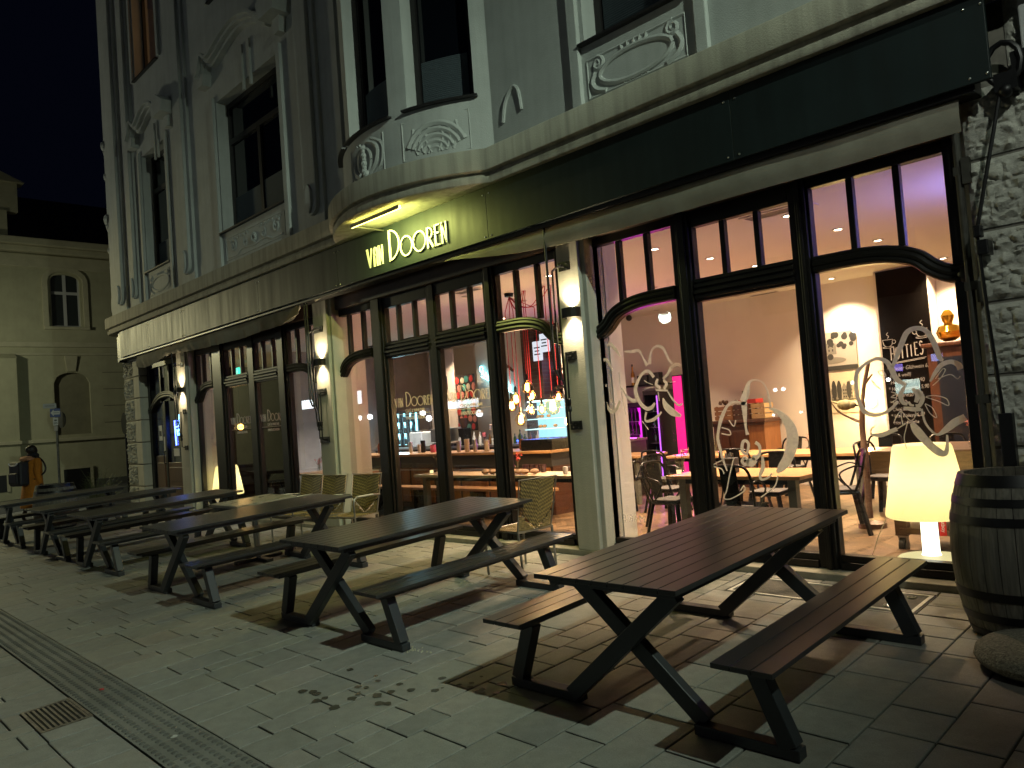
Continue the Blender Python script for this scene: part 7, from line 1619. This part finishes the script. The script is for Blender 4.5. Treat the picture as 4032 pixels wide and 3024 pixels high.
# ------------------------------------------------------------------ across the road behind the photographer (seen only as reflections)
OB = thing('opposite_building', 'dark row building across the road whose lit signs are mirrored in the cafe windows', 'building', (-20, -13, 0)); o = OB.location
mb = MB(); mb.box(-60, -16, -1, 14, -13, 9); mb.build('wall', mat('opposite_plaster', (.16, .15, .14), .85, var=.15), OB, off=o)
for k in range(18):
    x = -56 + k * 3.9
    mb = MB(); mb.box(x, -12.995, 4.6, x + 1.3, -12.96, 6.6); mb.build('window', PANED, OB, off=o)
for k, (x0, x1, z0, z1, c, s_) in enumerate(((-52, -49, .4, 2.6, (1., .8, .55), .35), (-44, -41.5, .5, 2.6, (.9, .95, 1.), .30), (-36, -34, .4, 2.5, (1., .85, .65), .35), (-24, -21.5, .5, 2.6, (1., .75, .5), .30), (-15.5, -13.6, 4.7, 6.4, (1., .7, .4), .25), (-27.5, -26.3, 4.7, 6.4, (1., .75, .45), .22), (-6.2, -3.2, .5, 2.7, (.85, .95, 1.), .30))):
    mb = MB(); mb.box(x0, -12.985, z0, x1, -12.95, z1); w_ = mb.build('shop_window', emat('lit_window_%d' % k, c, s_), OB, off=o)
    mb = MB(); 
    for q in (x0 - .06, (x0 + x1) / 2 - .03, x1): mb.box(q, -12.949, z0 - .05, q + .06, -12.92, z1 + .05)
    mb.box(x0 - .06, -12.949, z0 - .09, x1 + .06, -12.915, z0 - .051); mb.build('window_frame', DFR, w_, off=o)
def lit_panel(x0, x1, z0, z1, lab, st, c=(.85, .93, 1.), nm='lit_sign', cat='sign'):
    t = thing(nm, lab, cat, ((x0 + x1) / 2, -12.9, z0)); q = t.location
    m = MB(); m.box(x0, -12.95, z0, x1, -12.84, z1); m.build('case', BLACK, t, off=q); m = MB(); m.box(x0 + .04, -12.839, z0 + .04, x1 - .04, -12.835, z1 - .04); m.build('face', emat('lit_face_%d' % int(st * 10 + c[0] * 100), c, st), t, off=q)
lit_panel(-40.3, -38.6, 3.1, 3.95, 'square white lit sign on the opposite building', 7); lit_panel(-31.3, -28.3, 2.3, 2.8, 'long white lit sign on the opposite building', 8); lit_panel(-47.0, -44.2, 3.15, 3.8, 'wide white lit sign at the far end of the opposite building', 7)
lit_panel(-8.9, -8.1, 1.5, 2.0, 'pale green lit display in the opposite building', 6, (.75, 1., .9)); lit_panel(-7.8, -7.4, 2.4, 2.7, 'small blue lit sign on the opposite building', 6, (.2, .4, 1.)); lit_panel(-8.9, -8.55, 2.2, 2.5, 'small violet lit sign on the opposite building', 5, (.35, .25, 1.))
for k, (x, z, r) in enumerate(((-46.7, 2.24, .28), (-32.7, 2.25, .16), (-32.2, 1.95, .16), (-28.2, 2.0, .18), (-38.8, 2.3, .14), (-37.7, 2.31, .16), (-12.75, 1.97, .07), (-12.45, 1.97, .07), (-9.87, 3.7, .13), (-9.56, 3.52, .12), (-12.9, 1.1, .05), (-11.9, 1.15, .05), (-10.1, 2.0, .06), (-9.0, 2.0, .07))):
    t = thing('globe_lamp', 'white globe lamp number %d along the opposite house front' % (k + 1), 'lamp', (x, -12.7, z), group='globe lamps along the opposite front'); t['label'] = 'white globe lamp on the opposite house front'
    MB().ball((0, 0, 0), r, 14).build('globe', emat('opposite_globe', (.95, .97, 1.), 16), t, smooth=True); MB().box(-.02, -.3, -.02, .02, -r * .8, .02).build('arm', BLACK, t)

# ------------------------------------------------------------------ street lamps and light
def street_lamp(x, y, h, lab, toward):
    t = thing('street_lamp', lab, 'street lamp', (x, y, G(y)), group='street lamps')
    MB().lathe([(.09, 0), (.09, 1.0), (.06, 1.1), (.045, h)], n=16).build('post', mat('lamp_post_grey', (.08, .085, .08), .5, .5), t, smooth=True)
    m = MB(); d = Vector((toward[0] - x, toward[1] - y, 0)).normalized(); m.beam((0, 0, h), tuple(d * .5 + Vector((0, 0, h + .05))), .22, .09); m.build('head', mat('lamp_head', (.06, .06, .06), .5, .5), t, bevel=.02)
    m = MB(); c = d * .3 + Vector((0, 0, h - .03)); m.ball(tuple(c), .07, 12, sz=.3); m.build('lens', emat('lamp_lens', (.9, 1., .85), 8), t, smooth=True)
    return t, Vector((x, y, G(y))) + d * .3 + Vector((0, 0, h - .10))
_, p = street_lamp(4.0, 3.0, 7.9, 'tall grey street lamp standing at the roadside right of the cafe', (0, 3.0))
kl = lamp('street_light', 'SPOT', p, 2400, (.82, 1., .78), .05, spot_size=R(70), spot_blend=.8); aim(kl, (-12.5, 1.5, 0))
_, p = street_lamp(-26.3, 1.6, 5.4, 'shorter street lamp in the side street before the yellow building', (-25, 3))
l2 = lamp('street_light', 'SPOT', p, 800, (1., .84, .30), .18, spot_size=R(60), spot_blend=.8); aim(l2, (-14.5, 6, 2.5))
l2b = lamp('street_light', 'POINT', p - Vector((0, .3, .1)), 520, (.97, 1., .74), .15)  # extra point added beside the lamp head to light the yellow wall
_, p = street_lamp(-14.0, -8.5, 5.0, 'street lamp on the far kerb across the road', (-13, 0))
l3 = lamp('street_light', 'SPOT', p, 115, (.80, 1., .90), .2, spot_size=R(66), spot_blend=.7); aim(l3, (-9.5, 6, 9.0))
_, p = street_lamp(2.8, .3, 7.6, 'slim unseen lamp added on the near kerb to light the rough stone pillar', (2, 3))
l4 = lamp('street_light', 'SPOT', p, 720, (.92, 1., .86), .05, spot_size=R(48), spot_blend=.9); aim(l4, (-.1, 5.9, 3.0))  # lamp and spot added out of view to brighten stone pillar and cask
lamp('sign_light', 'AREA', (-7.50, 5.29, 4.20), 42, (.92, 1., .25), 1.0, rot=(R(48), 0, 0), shape='RECTANGLE', size_y=.02)
# light inside the cafe: the lit downlights
for (x, y) in LIT: lamp('downlight_beam', 'AREA', (x, y, CZ - .015), 70, (1., .70, .43), .09, rot=(0, 0, 0), spread=R(105))
for x, y in ((-4.2, 9.8), (-9.8, 8.6)): pass
lamp('lamp_glow', 'POINT', (-2.17, 6.62, FZ + .68), 10, (1., .88, .58), .07)
lamp('lamp_glow', 'POINT', (-14.93, 6.52, FZ + .60), 14, (1., .88, .58), .07)
